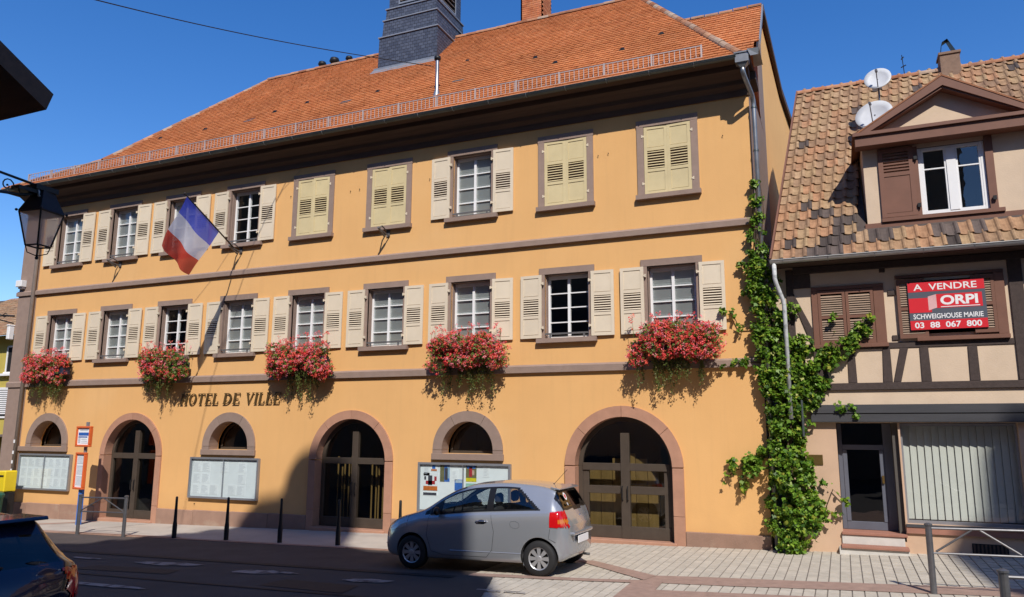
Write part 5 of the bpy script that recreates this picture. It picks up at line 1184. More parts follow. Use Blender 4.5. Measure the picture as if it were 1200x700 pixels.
# ------------------------------------------------------------------ street furniture
def bollard(x, y, label, h=0.98):
    me = cached('bollard', lambda: MB().lathe([(0.055, 0), (0.055, .30), (.042, .40), (.030, .80), (.030, .96), (.020, .98), (0.0001, .985)], n=14).mesh('bollard', M['iron'], smooth=True))
    o = link('bollard', me, None, (x, y, gz(x, y)+.003)); tag(o, label, 'bollard', 'slim dark bollards along the pavement edge'); return o
bollard(-15.05, -2.40, 'slim dark bollard at the left end of the row, nearest the grey barrier')
bollard(-13.56, -2.25, 'slim dark bollard standing in front of the nearly empty notice board')
bollard(-12.0, -2.22, 'slim dark bollard beside the left jamb of the middle arched door')
bollard(-10.44, -2.16, 'slim dark bollard in front of the middle arched door')
bollard(-8.95, -2.0, 'slim bollard just behind the bonnet of the silver car')
def barrier(x0, x1, y, label, n=1, h=0.96):
    t = empty('pedestrian_barrier', ((x0+x1)/2, y, gz((x0+x1)/2, y)), label, 'barrier', 'grey tubular pedestrian barriers')
    for x in (x0, x1):
        g0 = gz(x, y); MB().lathe([(.045, -.02), (.045, h), (.055, h), (.055, h+.02), (.02, h+.035), (0.0001, h+.035)], (x, y, g0), n=12).obj('post', M['galv'], t, o=(x, y, g0), smooth=False)
    ga, gb = gz(x0, y), gz(x1, y); P_ = lambda f, z: (x0+(x1-x0)*f, y, ga+(gb-ga)*f+z)
    MB().tube([P_(0, h-.04), P_(1, h-.04)], .018, 8).obj('top_rail', M['galv'], t); MB().tube([P_(0, .57), P_(1, .57)], .016, 8).obj('lower_rail', M['galv'], t)
    for k in range(n):
        a, m_, b = k/n, (k+.5)/n, (k+1)/n
        MB().tube([P_(a+.03, .59), P_(m_-.02, h-.05)], .015, 8).obj('brace', M['galv'], t); MB().tube([P_(m_+.02, h-.05), P_(b-.03, .59)], .015, 8).obj('brace', M['galv'], t)
barrier(-18.22, -16.58, -2.55, 'grey tubular barrier beside the bus stop sign, left of the bollards')
barrier(1.06, 3.46, -3.68, 'grey tubular barrier in front of the shop window', 2)
barrier(1.34, 3.1, -7.71, 'grey tubular barrier in the lower right corner, nearest the viewer')
# bus stop
bs = empty('bus_stop_sign', (-20.2, -1.0, gz(-20.2, -1.0)), 'orange framed bus stop sign with two panels on a blue post', 'bus stop sign')
g0 = gz(-20.2, -1)
MB().box(-20.29, -20.15, -1.04, -.96, g0, .75).obj('post', M['blue'], bs); MB().box(-20.27, -20.17, -1.02, -.98, .75, 2.55).obj('upper_post', M['alu'], bs)
def stop_panel(x0, x1, z0, z1, kind, rz):
    b_ = .06; m_ = Vector(((x0+x1)/2, -1.06, (z0+z1)/2)); mb = MB(); a, b, c, d = x0-m_.x, x1-m_.x, z0-m_.z, z1-m_.z
    mb.box(a, b, -.05, .05, c, c+b_); mb.box(a, b, -.05, .05, d-b_, d); mb.box(a, a+b_, -.05, .05, c+b_, d-b_); mb.box(b-b_, b, -.05, .05, c+b_, d-b_); mb.box(a+.01, b-.01, .0, .03, c+.01, d-.01)
    me = mb.mesh('sign_panel', M['orange']); o = link('sign_panel', me, bs, m_); o.rotation_euler.z = rz; add_bevel(o, .012)
    def q(xa, xb, za, zb, m, e=.0): 
        me = MB().box(xa, xb, -.012-e, -.002, za, zb).mesh('print', M[m]); link('print', me, o, (0, 0, 0), local=True)
    q(a+b_, b-b_, c+b_, d-b_, 'paper')
    if kind == 0:
        q(a+.09, b-.08, d-.27, d-.18, 'bluebar', .002); q(a+.09, b-.16, d-.33, d-.29, 'bluebar', .002); q(a+.09, a+.20, c+.10, c+.28, 'greyprint', .002)
        for k in range(4): q(a+.24, b-.12-.03*k, c+.10+k*.05, c+.12+k*.05, 'greyprint', .003)
        q(a+.14, b-.14, d-.13, d-.09, 'greyprint', .002)
    else:
        for j in range(3):
            q(a+.09, b-.09, c+.12+j*.30, c+.37+j*.30, 'greyprint', .002)
            for k in range(6): q(a+.10, b-.12, c+.14+j*.30+k*.035, c+.152+j*.30+k*.035, 'paper', .004)
stop_panel(-20.60, -19.92, 1.84, 2.43, 0, R(-6)); stop_panel(-20.54, -20.02, .64, 1.68, 1, R(-10))
# left corner: lamp on wrought bracket, bin, post box, meter
wl = empty('corner_lantern', (-25.5, -0.2, 6.0), 'small yellowish lantern on a black scroll bracket at the left corner of the town hall', 'wall lantern')
mb = MB(); mb.tube([(-25.47, -.1, 6.1), (-27.4, -.25, 6.25)], .03, 6); mb.tube([(-25.47, -.1, 5.85), (-26.3, -.2, 6.05), (-27.4, -.25, 6.2)], .02, 6)
for k in range(5):
    cx = -25.8-.33*k; mb.tube([(cx+.12*math.cos(a)*(1-a/9), -.2, 6.12+.10*math.sin(a)*(1-a/9)) for a in [j*.6 for j in range(11)]], .014, 5)
mb.obj('scroll_bracket', M['iron'], wl); MB().box(-25.60, -25.46, -.22, -.04, 5.30, 5.75).box(-25.62, -25.45, -.24, -.02, 5.75, 5.80).obj('control_box', M['signwhite'], wl, bevel=.02)
mb = MB(); mb.lathe([(.12, 5.2), (.24, 5.7), (.26, 5.72), (.10, 5.98), (.0001, 6.1)], (-27.35, -.25, 0), n=4); mb.obj('lamp_housing', M['yellow'], wl)
bn = MB(); bn.lathe([(.33, 0), (.37, .70), (.40, .71), (.40, .78), (.36, .84), (.12, .90), (.0001, .90)], n=16)
bo = bn.mesh('litter_bin', M['green'], smooth=False); o = link('litter_bin', bo, None, (-23.86, -1.25, gz(-23.7, -1.2))); tag(o, 'dark green litter bin at the far left of the pavement below the yellow post box', 'litter bin')
yb_ = empty('post_box', (-23.85, -0.7, gz(-23.8, -.7)), 'yellow post box above the green litter bin at the far left', 'post box')
MB().box(-24.3, -23.86, -.85, -.45, .42, 1.06).obj('box_body', M['yellow'], yb_, bevel=.03); MB().box(-24.15, -23.92, -.862, -.85, .88, .93).obj('slot', M['iron'], yb_); MB().box(-24.0, -23.75, -.75, -.55, gz(-23.8, -.7), .42).obj('post', M['iron'], yb_)
rl = empty('red_marker', (-27.6, 1.5, 0), 'small red marker post behind the yellow post box', 'marker post'); MB().tube([(-27.9, 1.8, -.5), (-27.9, 1.8, 1.15)], .035, 8).obj('post', M['iron'], rl); MB().sph((-27.9, 1.8, 1.25), .14).obj('cap', M['signred'], rl)
# yellow house beyond
YH = empty('yellow_house', (-37, 6, -.6), 'ochre yellow house with old tile roof beyond the left corner of the town hall', 'house')
yh = MB(); yh.quad((-48, 6, -1.5), (-33.6, 6, -1.5), (-33.6, 6, 6.6), (-48, 6, 6.6)); yh.quad((-33.6, 6, -1.5), (-33.6, 14, -1.5), (-33.6, 14, 6.6), (-33.6, 6, 6.6)); yh.quad((-48, 14, -1.5), (-48, 6, -1.5), (-48, 6, 6.6), (-48, 14, 6.6)); yh.obj('wall', M['ochre'], YH)
ya, yr = (-36.3, 8.6), 8.9
V = []; F = []
base = MB(); base.add([(-48.3, 5.4, 6.5), (-33.2, 5.4, 6.5), (-34.6, 9.6, 9.2), (-48.3, 9.6, 9.2)], [(0, 1, 2, 3)]); base.add([(-33.2, 5.4, 6.5), (-33.2, 14.4, 6.5), (-34.6, 9.6, 9.2)], [(0, 1, 2)]); base.obj('roof', M['pantile_dark'], YH)
rt2 = MB(); d2 = Vector((0, 4.2, 2.7)); L2 = d2.length; d2.normalize(); a2 = math.atan2(d2.z, d2.y); c2_, s2_ = math.cos(a2), math.sin(a2)
for r in range(int(L2/.30)+1):
    s = r*.30; x = -41.0
    while x < -33.3-1.3*s/L2:
        rt2.box(x+.01, x+.235, 5.4+d2.y*s-.02, 5.4+d2.y*s+.0, 6.5+d2.z*s+.0, 6.5+d2.z*s+.06)
        rt2.add([(x+.01, 5.4+d2.y*s, 6.56+d2.z*s), (x+.235, 5.4+d2.y*s, 6.56+d2.z*s), (x+.235, 5.4+d2.y*(s+.33), 6.53+d2.z*(s+.33)), (x+.01, 5.4+d2.y*(s+.33), 6.53+d2.z*(s+.33))], [(0, 1, 2, 3)]); x += .25
rt2.obj('roof_tiles', M['pantile_stuff'], YH, kind='stuff')
cap_run((-33.2, 5.4, 6.55), (-34.6, 9.6, 9.25), .12, .4, YH, 'hip_tile')
def yh_win(x0, x1, z0, z1, dark=False):
    w_ = MB(); w_.box(x0-.08, x1+.08, 5.93, 5.998, z0-.08, z0); w_.box(x0, x1, 5.95, 5.99, z1-.07, z1); w_.box(x0, x0+.07, 5.95, 5.99, z0, z1); w_.box(x1-.07, x1, 5.95, 5.99, z0, z1); 
    if not dark:
        z = z0+.1
        while z < z1-.1: w_.box(x0+.07, x1-.07, 5.96, 5.985, z, z+.06); z += .09
    o = w_.obj('window', M['white'], YH, o=(x0, 6, z0)); MB().box(x0+.07, x1-.07, 5.985, 5.995, z0, z1-.07).obj('pane', M['dark'], o)
yh_win(-36.1, -34.3, 2.9, 4.2); yh_win(-35.0, -34.1, 4.9, 6.1, True); yh_win(-36.6, -35.6, 0.2, 1.7, True)
MB().box(-35.3, -33.9, 5.8, 6.0, 4.72, 4.82).obj('sill', M['white'], YH)
MB().box(-36.0, -33.8, 5.2, 6.0, 2.0, 2.1).tube([(-36, 5.2, 2.0), (-33.8, 5.2, 1.4)], .2, 8).obj('awning', M['pipe'], YH)
ta = empty('tv_antenna', (-35.0, 9.4, 9.2), 'thin television antenna mast on the yellow house roof at the far left', 'antenna')
tm = MB(); tm.tube([(-34.9, 9.2, 9.0), (-34.6, 9.2, 13.6)], .03, 6); tm.tube([(-35.9, 9.2, 13.55), (-33.7, 9.2, 13.35)], .03, 5)
for k in range(6): tm.tube([(-35.7+k*.35, 9.0, 13.53-k*.03-.3), (-35.7+k*.35, 9.2, 13.53-k*.03+.3)], .02, 4)
tm.obj('mast', M['galv'], ta)
# ------------------------------------------------------------------ overhead cable
cb_ = []; A_ = Vector((-8.3, -13.3, 7.3)); 
def bp_(u, v, Y):
    d = fw_+rt_*(u-600)/885.9+up_*(350-v)/885.9; t = (Y+16.65)/d.y; return Vector((0, -16.65, 2.35))+d*t
P0, P1, P2 = bp_(60, -12, -8.5), bp_(300, 43, -2.5), bp_(505, 74, 0.45)
P0 = bp_(60, -12, -8.0); pts = []
E0, E2 = bp_(20, -24, -9.5), bp_(508, 78, 0.4); mid = bp_(300, 43, (-9.5+0.4)/2+1.6)
for k in range(25):
    t = k/24; pts.append(tuple(E0*(1-t)*(1-t)+2*t*(1-t)*(mid*2-(E0+E2)/2)+E2*t*t))
oc = MB().tube(pts, .012, 5).obj('overhead_cable', M['cable']); tag(oc, 'thin black overhead cable crossing the sky to the town hall roof', 'cable')

# ------------------------------------------------------------------ left near house with its lantern
LH = empty('shaded_house', (-11, -17, 0), 'dark shaded house whose roof corner juts in at the upper left', 'house')
lh = MB(); hx, hy = -6.62, -12.98
lh.box(-16, hx, -22, hy, -.5, 5.0); lh.add([(hx, -22, 5.0), (hx, hy, 5.0), (hx, -17.5, 7.4)], [(0, 1, 2)]); lh.obj('wall', M['cream'], LH)
rf2 = MB(); A1 = (-12.36, 5.36); A2 = (-17.5, 8.05)
rf2.prism([A1, A2, (-22.6, 5.3), (-22.6, 5.1), (-17.5, 7.86), (A1[0]-.05, A1[1]-.17)], 'x', -16.4, -6.42); rf2.obj('roof', M['wood_dark'], LH)
NL = empty('wall_lantern', (-6.50, -12.29, 3.87), 'large black framed four sided street lantern hanging from a scrollwork bracket at the left', 'street lantern')
lx, ly = -6.50, -12.29; KZ = 0.82
zq = lambda z: 2.35+(z-2.35)*KZ
def sq(r, z, rot=R(8)): return [(lx+r*math.cos(rot+math.pi/4+k*math.pi/2)*1.414, ly+r*math.sin(rot+math.pi/4+k*math.pi/2)*1.414, z) for k in range(4)]
M['lglass'] = leafmat('frosted_lantern_glass', [(.88, .74, .66), (.88, .74, .66)], .75, .4, .42)
b_, t_ = sq(.068, zq(4.31)), sq(.122, zq(4.68))
for k in range(4):
    k2 = (k+1) % 4; MB().quad(b_[k], b_[k2], t_[k2], t_[k]).obj('glass_panel', M['lglass'], NL)
cg_ = MB()
for k in range(4):
    k2 = (k+1) % 4; cg_.tube([b_[k], t_[k]], .008, 5); cg_.tube([b_[k], b_[k2]], .008, 5); cg_.tube([t_[k], t_[k2]], .010, 5)
    cg_.sph((t_[k][0]+(t_[k][0]-lx)*.12, t_[k][1]+(t_[k][1]-ly)*.12, t_[k][2]+.01), .013, 6, 4)
cg_.obj('cage', M['iron'], NL)
rr_ = MB(); q0, q1, q2 = sq(.128, zq(4.69)), sq(.075, zq(4.86)), sq(.06, zq(4.94))
for a, b in ((q0, q1), (q1, q2)):
    rr_.add(a+b, [(k, (k+1) % 4, 4+(k+1) % 4, 4+k) for k in range(4)])
rr_.add(q2, [(0, 1, 2, 3)]); rr_.obj('lantern_roof', M['iron'], NL)
fn = MB(); fn.tube([(lx, ly, zq(4.31)), (lx, ly, zq(4.20))], .009, 6); fn.sph((lx, ly, zq(4.18)), .016, 8, 5)
for k in range(4): fn.tube([b_[k], (lx+(b_[k][0]-lx)*.8, ly+(b_[k][1]-ly)*.8, zq(4.235)), (lx, ly, zq(4.20))], .005, 5)
fn.obj('finial', M['iron'], NL)
br = MB(); yw = hy
br.tube([(lx, yw, zq(5.02)), (lx, ly+.06, zq(4.965))], .012, 6); br.tube([(lx, yw, zq(4.74)), (lx, ly-.22, zq(4.82)), (lx, ly, zq(4.90))], .012, 6)
br.box(lx-.09, lx+.07, ly-.12, ly+.09, zq(4.915), zq(4.97)); br.box(lx-.06, lx+.05, ly-.26, ly-.04, zq(4.87), zq(4.91))
for k in range(4):
    cy = yw+.08+.14*k; s_ = -1 if k % 2 else 1
    br.tube([(lx, cy+.06*math.cos(a*s_)*(1-a/8.5), zq(4.885)+.065*math.sin(a*s_)*(1-a/8.5)) for a in [j*.55 for j in range(12)]], .006, 5)
    br.sph((lx, cy, zq(4.885)), .010, 6, 4)
br.box(lx-.15, lx+.03, yw-.0, yw+.03, zq(4.6), zq(5.15)); br.obj('scroll_bracket', M['iron'], NL)
MB().tube([(lx+.04, ly-.10, zq(4.95)), (lx+.055, ly-.085, zq(4.89)), (lx+.05, ly-.08, zq(4.85)), (lx+.08, ly-.02, zq(4.80))], .011, 7).obj('cable_elbow', M['alu'], NL, smooth=True)

# ------------------------------------------------------------------ unseen buildings behind the viewer, silhouettes shaped to throw the street's shadow
def backbuilding(nm, poly, y0, y1, label, m):
    t = empty(nm, (poly[0][0], y0, 0), label, 'building'); mb = MB().prism(poly, 'y', y0, y1); mb.obj('wall', m, t); return t
BT = backbuilding('shadow_silhouette', [(-110, -1), (6.3, -1), (6.3, 23.6), (5.96, 23.9), (5.92, 25.8), (5.0, 26.0), (3.75, 25.9), (3.1, 26.6), (3.1, 30.4), (2.6, 31.1), (1.85, 31.1), (1.3, 30.95), (1.0, 30.6), (.92, 30.15), (.8, 29.85), (-.05, 29.7), (-.6, 29.1), (-.75, 28.3), (-1.33, 28.15), (-1.5, 27.25), (-2.1, 27.05), (-2.3, 26.45), (-2.8, 26.3), (-2.95, 25.45), (-3.6, 25.4), (-3.8, 24.6), (-4.4, 24.4), (-7, 23.6), (-9, 21.5), (-40, 20.0), (-110, 16)], -25.3, -25, 'unseen building behind the viewer, silhouette shaped to cast the shadow on street and town hall', M['greystone'])  # thin unseen wall, outline cut to cast the shadow on street and door
BU = backbuilding('shadow_silhouette_right', [(14.6, -1), (60, -1), (60, 25), (24, 31.8), (17.3, 31.8), (17.2, 30.3), (16.5, 29.9), (15.5, 27.5), (14.9, 25.9)], -25.3, -25, 'unseen building opposite the shop, behind the viewer, silhouette shaped to cast the shadow there', M['greystone'])  # thin unseen wall, stepped edge cut to cast the shadow by the shop
def sky_block_house(x0, x1, y1, ze, zr, label):  # added house out of view, put in to cut sky light on the facade
    t = empty('sky_blocking_house', ((x0+x1)/2, y1, 0), label, 'house'); mb = MB(); y0 = y1-8
    mb.prism([(y1, -1), (y1, ze), ((y0+y1)/2, zr), (y0, ze), (y0, -1)], 'x', x0, x1); mb.obj('wall', M['greystone'], t)
    rf = MB(); rf.prism([(y1+.4, ze-.3), ((y0+y1)/2, zr+.15), (y0-.4, ze-.3), (y0-.4, ze-.45), ((y0+y1)/2, zr), (y1+.4, ze-.45)], 'x', x0-.2, x1+.2); rf.obj('roof', M['rooftile'], t)
sky_block_house(-34, -17.5, -14.5, 7.0, 10.5, 'added unseen house behind the viewer that blocks sky light, left of the shaded house'); sky_block_house(-60, -36, -14.5, 7.5, 11.5, 'farthest left added unseen house behind the viewer, blocks sky light')
sky_block_house(6.5, 14.0, -18.5, 7.5, 11.5, 'added unseen house behind the viewer to the right, blocks sky light')

# ================================================================== FLOWERS AND VINE
def rand_rot(n):
    q = rng.normal(size=(n, 4)); q /= np.linalg.norm(q, axis=1)[:, None]; w_, x, y, z = q.T
    return np.stack([np.stack([1-2*(y*y+z*z), 2*(x*y-z*w_), 2*(x*z+y*w_)], -1), np.stack([2*(x*y+z*w_), 1-2*(x*x+z*z), 2*(y*z-x*w_)], -1), np.stack([2*(x*z-y*w_), 2*(y*z+x*w_), 1-2*(x*x+y*y)], -1)], 1)
LEAF = np.array([(0, 0, 0), (.32, .42, .07), (0, 1.0, -.06), (-.32, .42, .07)])
LEAF5 = np.array([(0, 0, 0), (.34, .10, .03), (.52, .45, .05), (.22, .62, .02), (0, 1.0, -.10), (-.22, .62, .02), (-.52, .45, .05), (-.34, .10, .03)])
def leaves(C, size, shape=LEAF, face=None, spread=0.8, jitter=0.35):
    n = len(C); sz = size*(1+jitter*rng.uniform(-1, 1, n))
    if face is None: Rm = rand_rot(n)
    else:
        nrm = np.array(face)[None]+rng.normal(size=(n, 3))*spread; nrm /= np.linalg.norm(nrm, axis=1)[:, None]
        t = rng.normal(size=(n, 3))+np.array([0, 0, -.8]); t -= nrm*(t*nrm).sum(1)[:, None]; t /= np.linalg.norm(t, axis=1)[:, None]
        Rm = np.stack([np.cross(t, nrm), t, nrm], -1)
    V = np.einsum('nij,kj->nki', Rm, shape)*sz[:, None, None]+C[:, None, :]
    k = len(shape); F = np.arange(n*k).reshape(n, k); return V.reshape(-1, 3), F
def tag_stuff(V, F, m, name, parent):
    o = np.array(WP[parent.name]); return link(name, mesh_np(name, V-o, F, m), parent, tuple(o), 'stuff')
FBL = ['leftmost window box of red geraniums, next to the corner downpipe', 'window box of red geraniums above the left arched door', 'window box of red geraniums hanging over the end of the lettering', 'window box of red geraniums above the poster board and the silver car', 'rightmost and largest looking window box of red geraniums, nearest the climbing plant']
for i, c in enumerate([-23.22, -18.18, -13.26, -8.22, -3.30]):
    t = empty('geranium_box', (c, -0.1, 4.25), FBL[i], 'flower box', 'geranium boxes under the first floor windows')
    wd = 1.02
    MB().box(c-0.85, c+0.85, -.42, -.14, 4.05, 4.27).obj('planter', M['planter'], t, bevel=.01)
    for sgn in (-1, 1): MB().tube([(c+sgn*.6, 0, 4.2), (c+sgn*.6, -.42, 4.03)], .012, 5).tube([(c+sgn*.6, 0, 3.98), (c+sgn*.6, -.42, 4.03)], .012, 5).obj('bracket', M['iron'], t)
    # irregular mound: sum of clumps
    n = 26; cl = np.stack([rng.uniform(-wd*.86, wd*.86, n), -0.30-0.22*rng.random(n), rng.uniform(3.98, 4.58, n)], 1)
    cl[:, 2] -= 0.30*(np.abs(cl[:, 0])/wd)**2*(rng.random(n)); r = rng.uniform(.14, .25, n)
    def cloud(m, k=1.0, flat=1.0):
        idx = rng.integers(0, n, m); d = rng.normal(size=(m, 3)); d /= np.linalg.norm(d, axis=1)[:, None]
        rad = r[idx]*k*rng.uniform(.65, 1.08, m)
        P = cl[idx]+d*rad[:, None]*np.array([1.25, .95, 1.0]); P[:, 1] = np.minimum(P[:, 1], -0.06); P[:, 0] += c; return P
    V, F = leaves(cloud(3400), .062, LEAF5[:, :], spread=1.2, face=(0, -.6, .8)); tag_stuff(V, F, M['gleaf'], 'foliage', t)
    # flower heads: many small umbels
    nf = 1350 if i not in (1,) else 1000; P = cloud(int(nf*1.7), 1.16); P = P[(P[:, 1] < -0.24)][:nf]
    if i == 1: P = P[(P[:, 0] < c+0.25) | (rng.random(len(P)) < .35)]
    up = P[:60].copy(); up[:, 2] = rng.uniform(4.55, 4.92, len(up)); up[:, 0] = c+rng.uniform(-wd*.9, wd*.9, len(up)); up[:, 1] = rng.uniform(-.5, -.2, len(up)); P = np.vstack([P, up])
    m = 13; Q = np.repeat(P, m, 0); d = rng.normal(size=Q.shape); d /= np.linalg.norm(d, axis=1)[:, None]; d[:, 1] -= .2; Q = Q+d*.034
    V, F = leaves(Q, .033, LEAF, spread=.9, face=(0, -.8, .5)); V = V.astype(np.float32)
    # one island per umbel colour: join the florets of a head by colour class
    cls = np.repeat(rng.integers(0, 3, len(P)), m)
    for k, mn in enumerate(('petal', 'petal2', 'petal3')):
        if mn not in M: M[mn] = leafmat('geranium_petal_'+('coral' if k == 1 else 'pink'), [(0.88, 0.11, 0.07), (0.90, 0.18, 0.13)] if k == 1 else [(0.86, 0.20, 0.26), (0.90, 0.32, 0.36)], .25, .6)
        s = cls == k; tag_stuff(V.reshape(-1, 4, 3)[s].reshape(-1, 3), np.arange(s.sum()*4).reshape(-1, 4), M[mn], 'blossoms', t)
    # stems of the upright heads, and trailing strands
    st = MB()
    for p in up[:36]: st.tube([(p[0], p[1], p[2]), (p[0]+random.uniform(-.04, .04), p[1]+.03, 4.4)], .004, 3)
    st.obj('stems', M['gleaf'], t, kind='stuff')
    V = []; TS = MB()
    for k in range(44):
        x = c+rng.uniform(-.40 if i == 2 else -.78, .34 if i == 1 else .70); y = rng.uniform(-.42, -.10); L = rng.uniform(.15, .50)+(.35 if rng.random() < .25 else 0); z = 4.02
        pts = []; 
        while L > 0:
            pts.append((x, y, z)); z -= .06; L -= .06; x += rng.normal(0, .010); y = min(-.05, y+rng.normal(0, .010))
            for _ in range(6): V.append((x+rng.normal(0, .028), y+rng.normal(0, .028), z+rng.normal(0, .02)))
        if len(pts) > 1: TS.tube(pts, .004, 3)
    Vv, F = leaves(np.array(V), .042, LEAF, face=(0, -1, .2), spread=.8); tag_stuff(Vv, F, M['trail'], 'trailing_leaves', t); TS.obj('trailing_stems', M['trail'], t, kind='stuff')
# --- climbing plant on the party wall; clump centres given in metres on the wall
VI = empty('climbing_plant', (-1.0, -0.25, 0.05), 'tall bright green climbing plant growing up the downpipe between the two houses', 'climber')
BL = [(884,215,6,1),(886,235,8,1),(888,256,9,1),(886,276,11,1),(888,296,12,1),(888,315,15,1),(892,335,18,1),(897,355,20,1),(902,378,24,1),(905,400,25,1),(910,425,28,1),(916,450,27,1),(921,475,26,1),(924,500,25,1),(922,525,24,1),(926,550,29,1),(930,572,28,1),(934,597,30,.95),(930,620,27,1),(929,638,21,.8),(958,590,9,.7),(905,590,8,.6),(903,612,8,.6),(955,618,8,.6),(948,548,9,.7),
 (868,312,6,.5),(872,338,7,.35),(858,368,5,.22),(846,364,4,.15),(866,384,6,.2),(858,425,5,.7),(872,424,5,.9),(846,427,4,.5),(880,545,13,.9),(863,551,9,.8),(851,560,6,.5),(890,533,11,1),(872,570,8,.4),(858,542,5,.4),
 (942,438,17,1),(956,430,14,1),(970,420,14,1),(985,409,13,1),(999,399,11,1),(1009,388,10,1),(1017,374,7,.7),(977,372,5,.5),(973,390,6,.4),(946,462,18,1),(962,452,12,.8),(985,478,7,.6),(997,478,6,.45),(1003,487,4,.4),(962,568,6,.5),(976,574,6,.45),(990,588,5,.5),(985,600,3,.4),(965,604,10,.7),(975,601,8,.7),(950,500,7,.5),(940,405,14,.9),(930,360,8,.5),(908,330,7,.7)]
Cs = []; cores = []
for (u, v, r_, dens) in BL:
    yv = (-0.30 if v > 540 else -0.20) if r_ > 14 else -0.14
    p = bp_(u, v, yv); d = (p-Vector((0, -16.65, 2.35))).dot(fw_); rm = r_/885.9*d
    rm *= .90 if r_ < 20 else .86
    n = int(dens*3300*rm*rm*4)+22
    q = rng.normal(size=(n, 3)); q /= np.linalg.norm(q, axis=1)[:, None]; rr = rng.uniform(.35, 1.15, n)**.6
    P = np.array(p)[None]+q*(rr*rm)[:, None]*np.array([1.0, .45 if v < 540 else .8, 1.08]); P[:, 1] = np.minimum(P[:, 1], -.05); Cs.append(P); cores.append(p)
C_ = np.vstack(Cs); C_ = C_[C_[:, 2] > 0.02]
import mathutils.noise as mn_
keep_ = np.array([mn_.noise(Vector(p)*5.2)+0.45*mn_.noise(Vector(p)*12.0) > (0.03 if p[2] < 2.2 else -0.01) for p in C_]); C_ = C_[keep_]
V, F = leaves(C_, .068, LEAF5, face=(0.15, -.6, .75), spread=.95, jitter=.55); tag_stuff(V, F, M['leaf'], 'foliage', VI)
vb_ = MB()
trunk = [cores[i] for i in range(19, -1, -1)]
for k in range(5):
    pts = [Vector((p.x+math.sin(i*.7+k*2)*.07+(k-2)*.035, -0.11-.02*k, p.z)) for i, p in enumerate(trunk)]
    pts = [Vector((pts[0].x, -.12, .02))]+pts; vb_.tube(pts, [max(.008, .030-.0012*i) for i in range(len(pts))], 6)
for arm in ([10, 39, 40, 41, 42, 43, 44, 45], [15, 36, 33, 34, 35], [10, 31, 30, 32], [16, 57, 54, 55], [6, 26], [8, 29, 27], [12, 50, 51, 52]):
    ps = [Vector((cores[i].x, min(-.06, cores[i].y+.08), cores[i].z)) for i in arm if i < len(cores)]; vb_.tube(ps, [.014-.0012*i for i in range(len(ps))], 5)
vb_.obj('stems', M['bark'], VI)

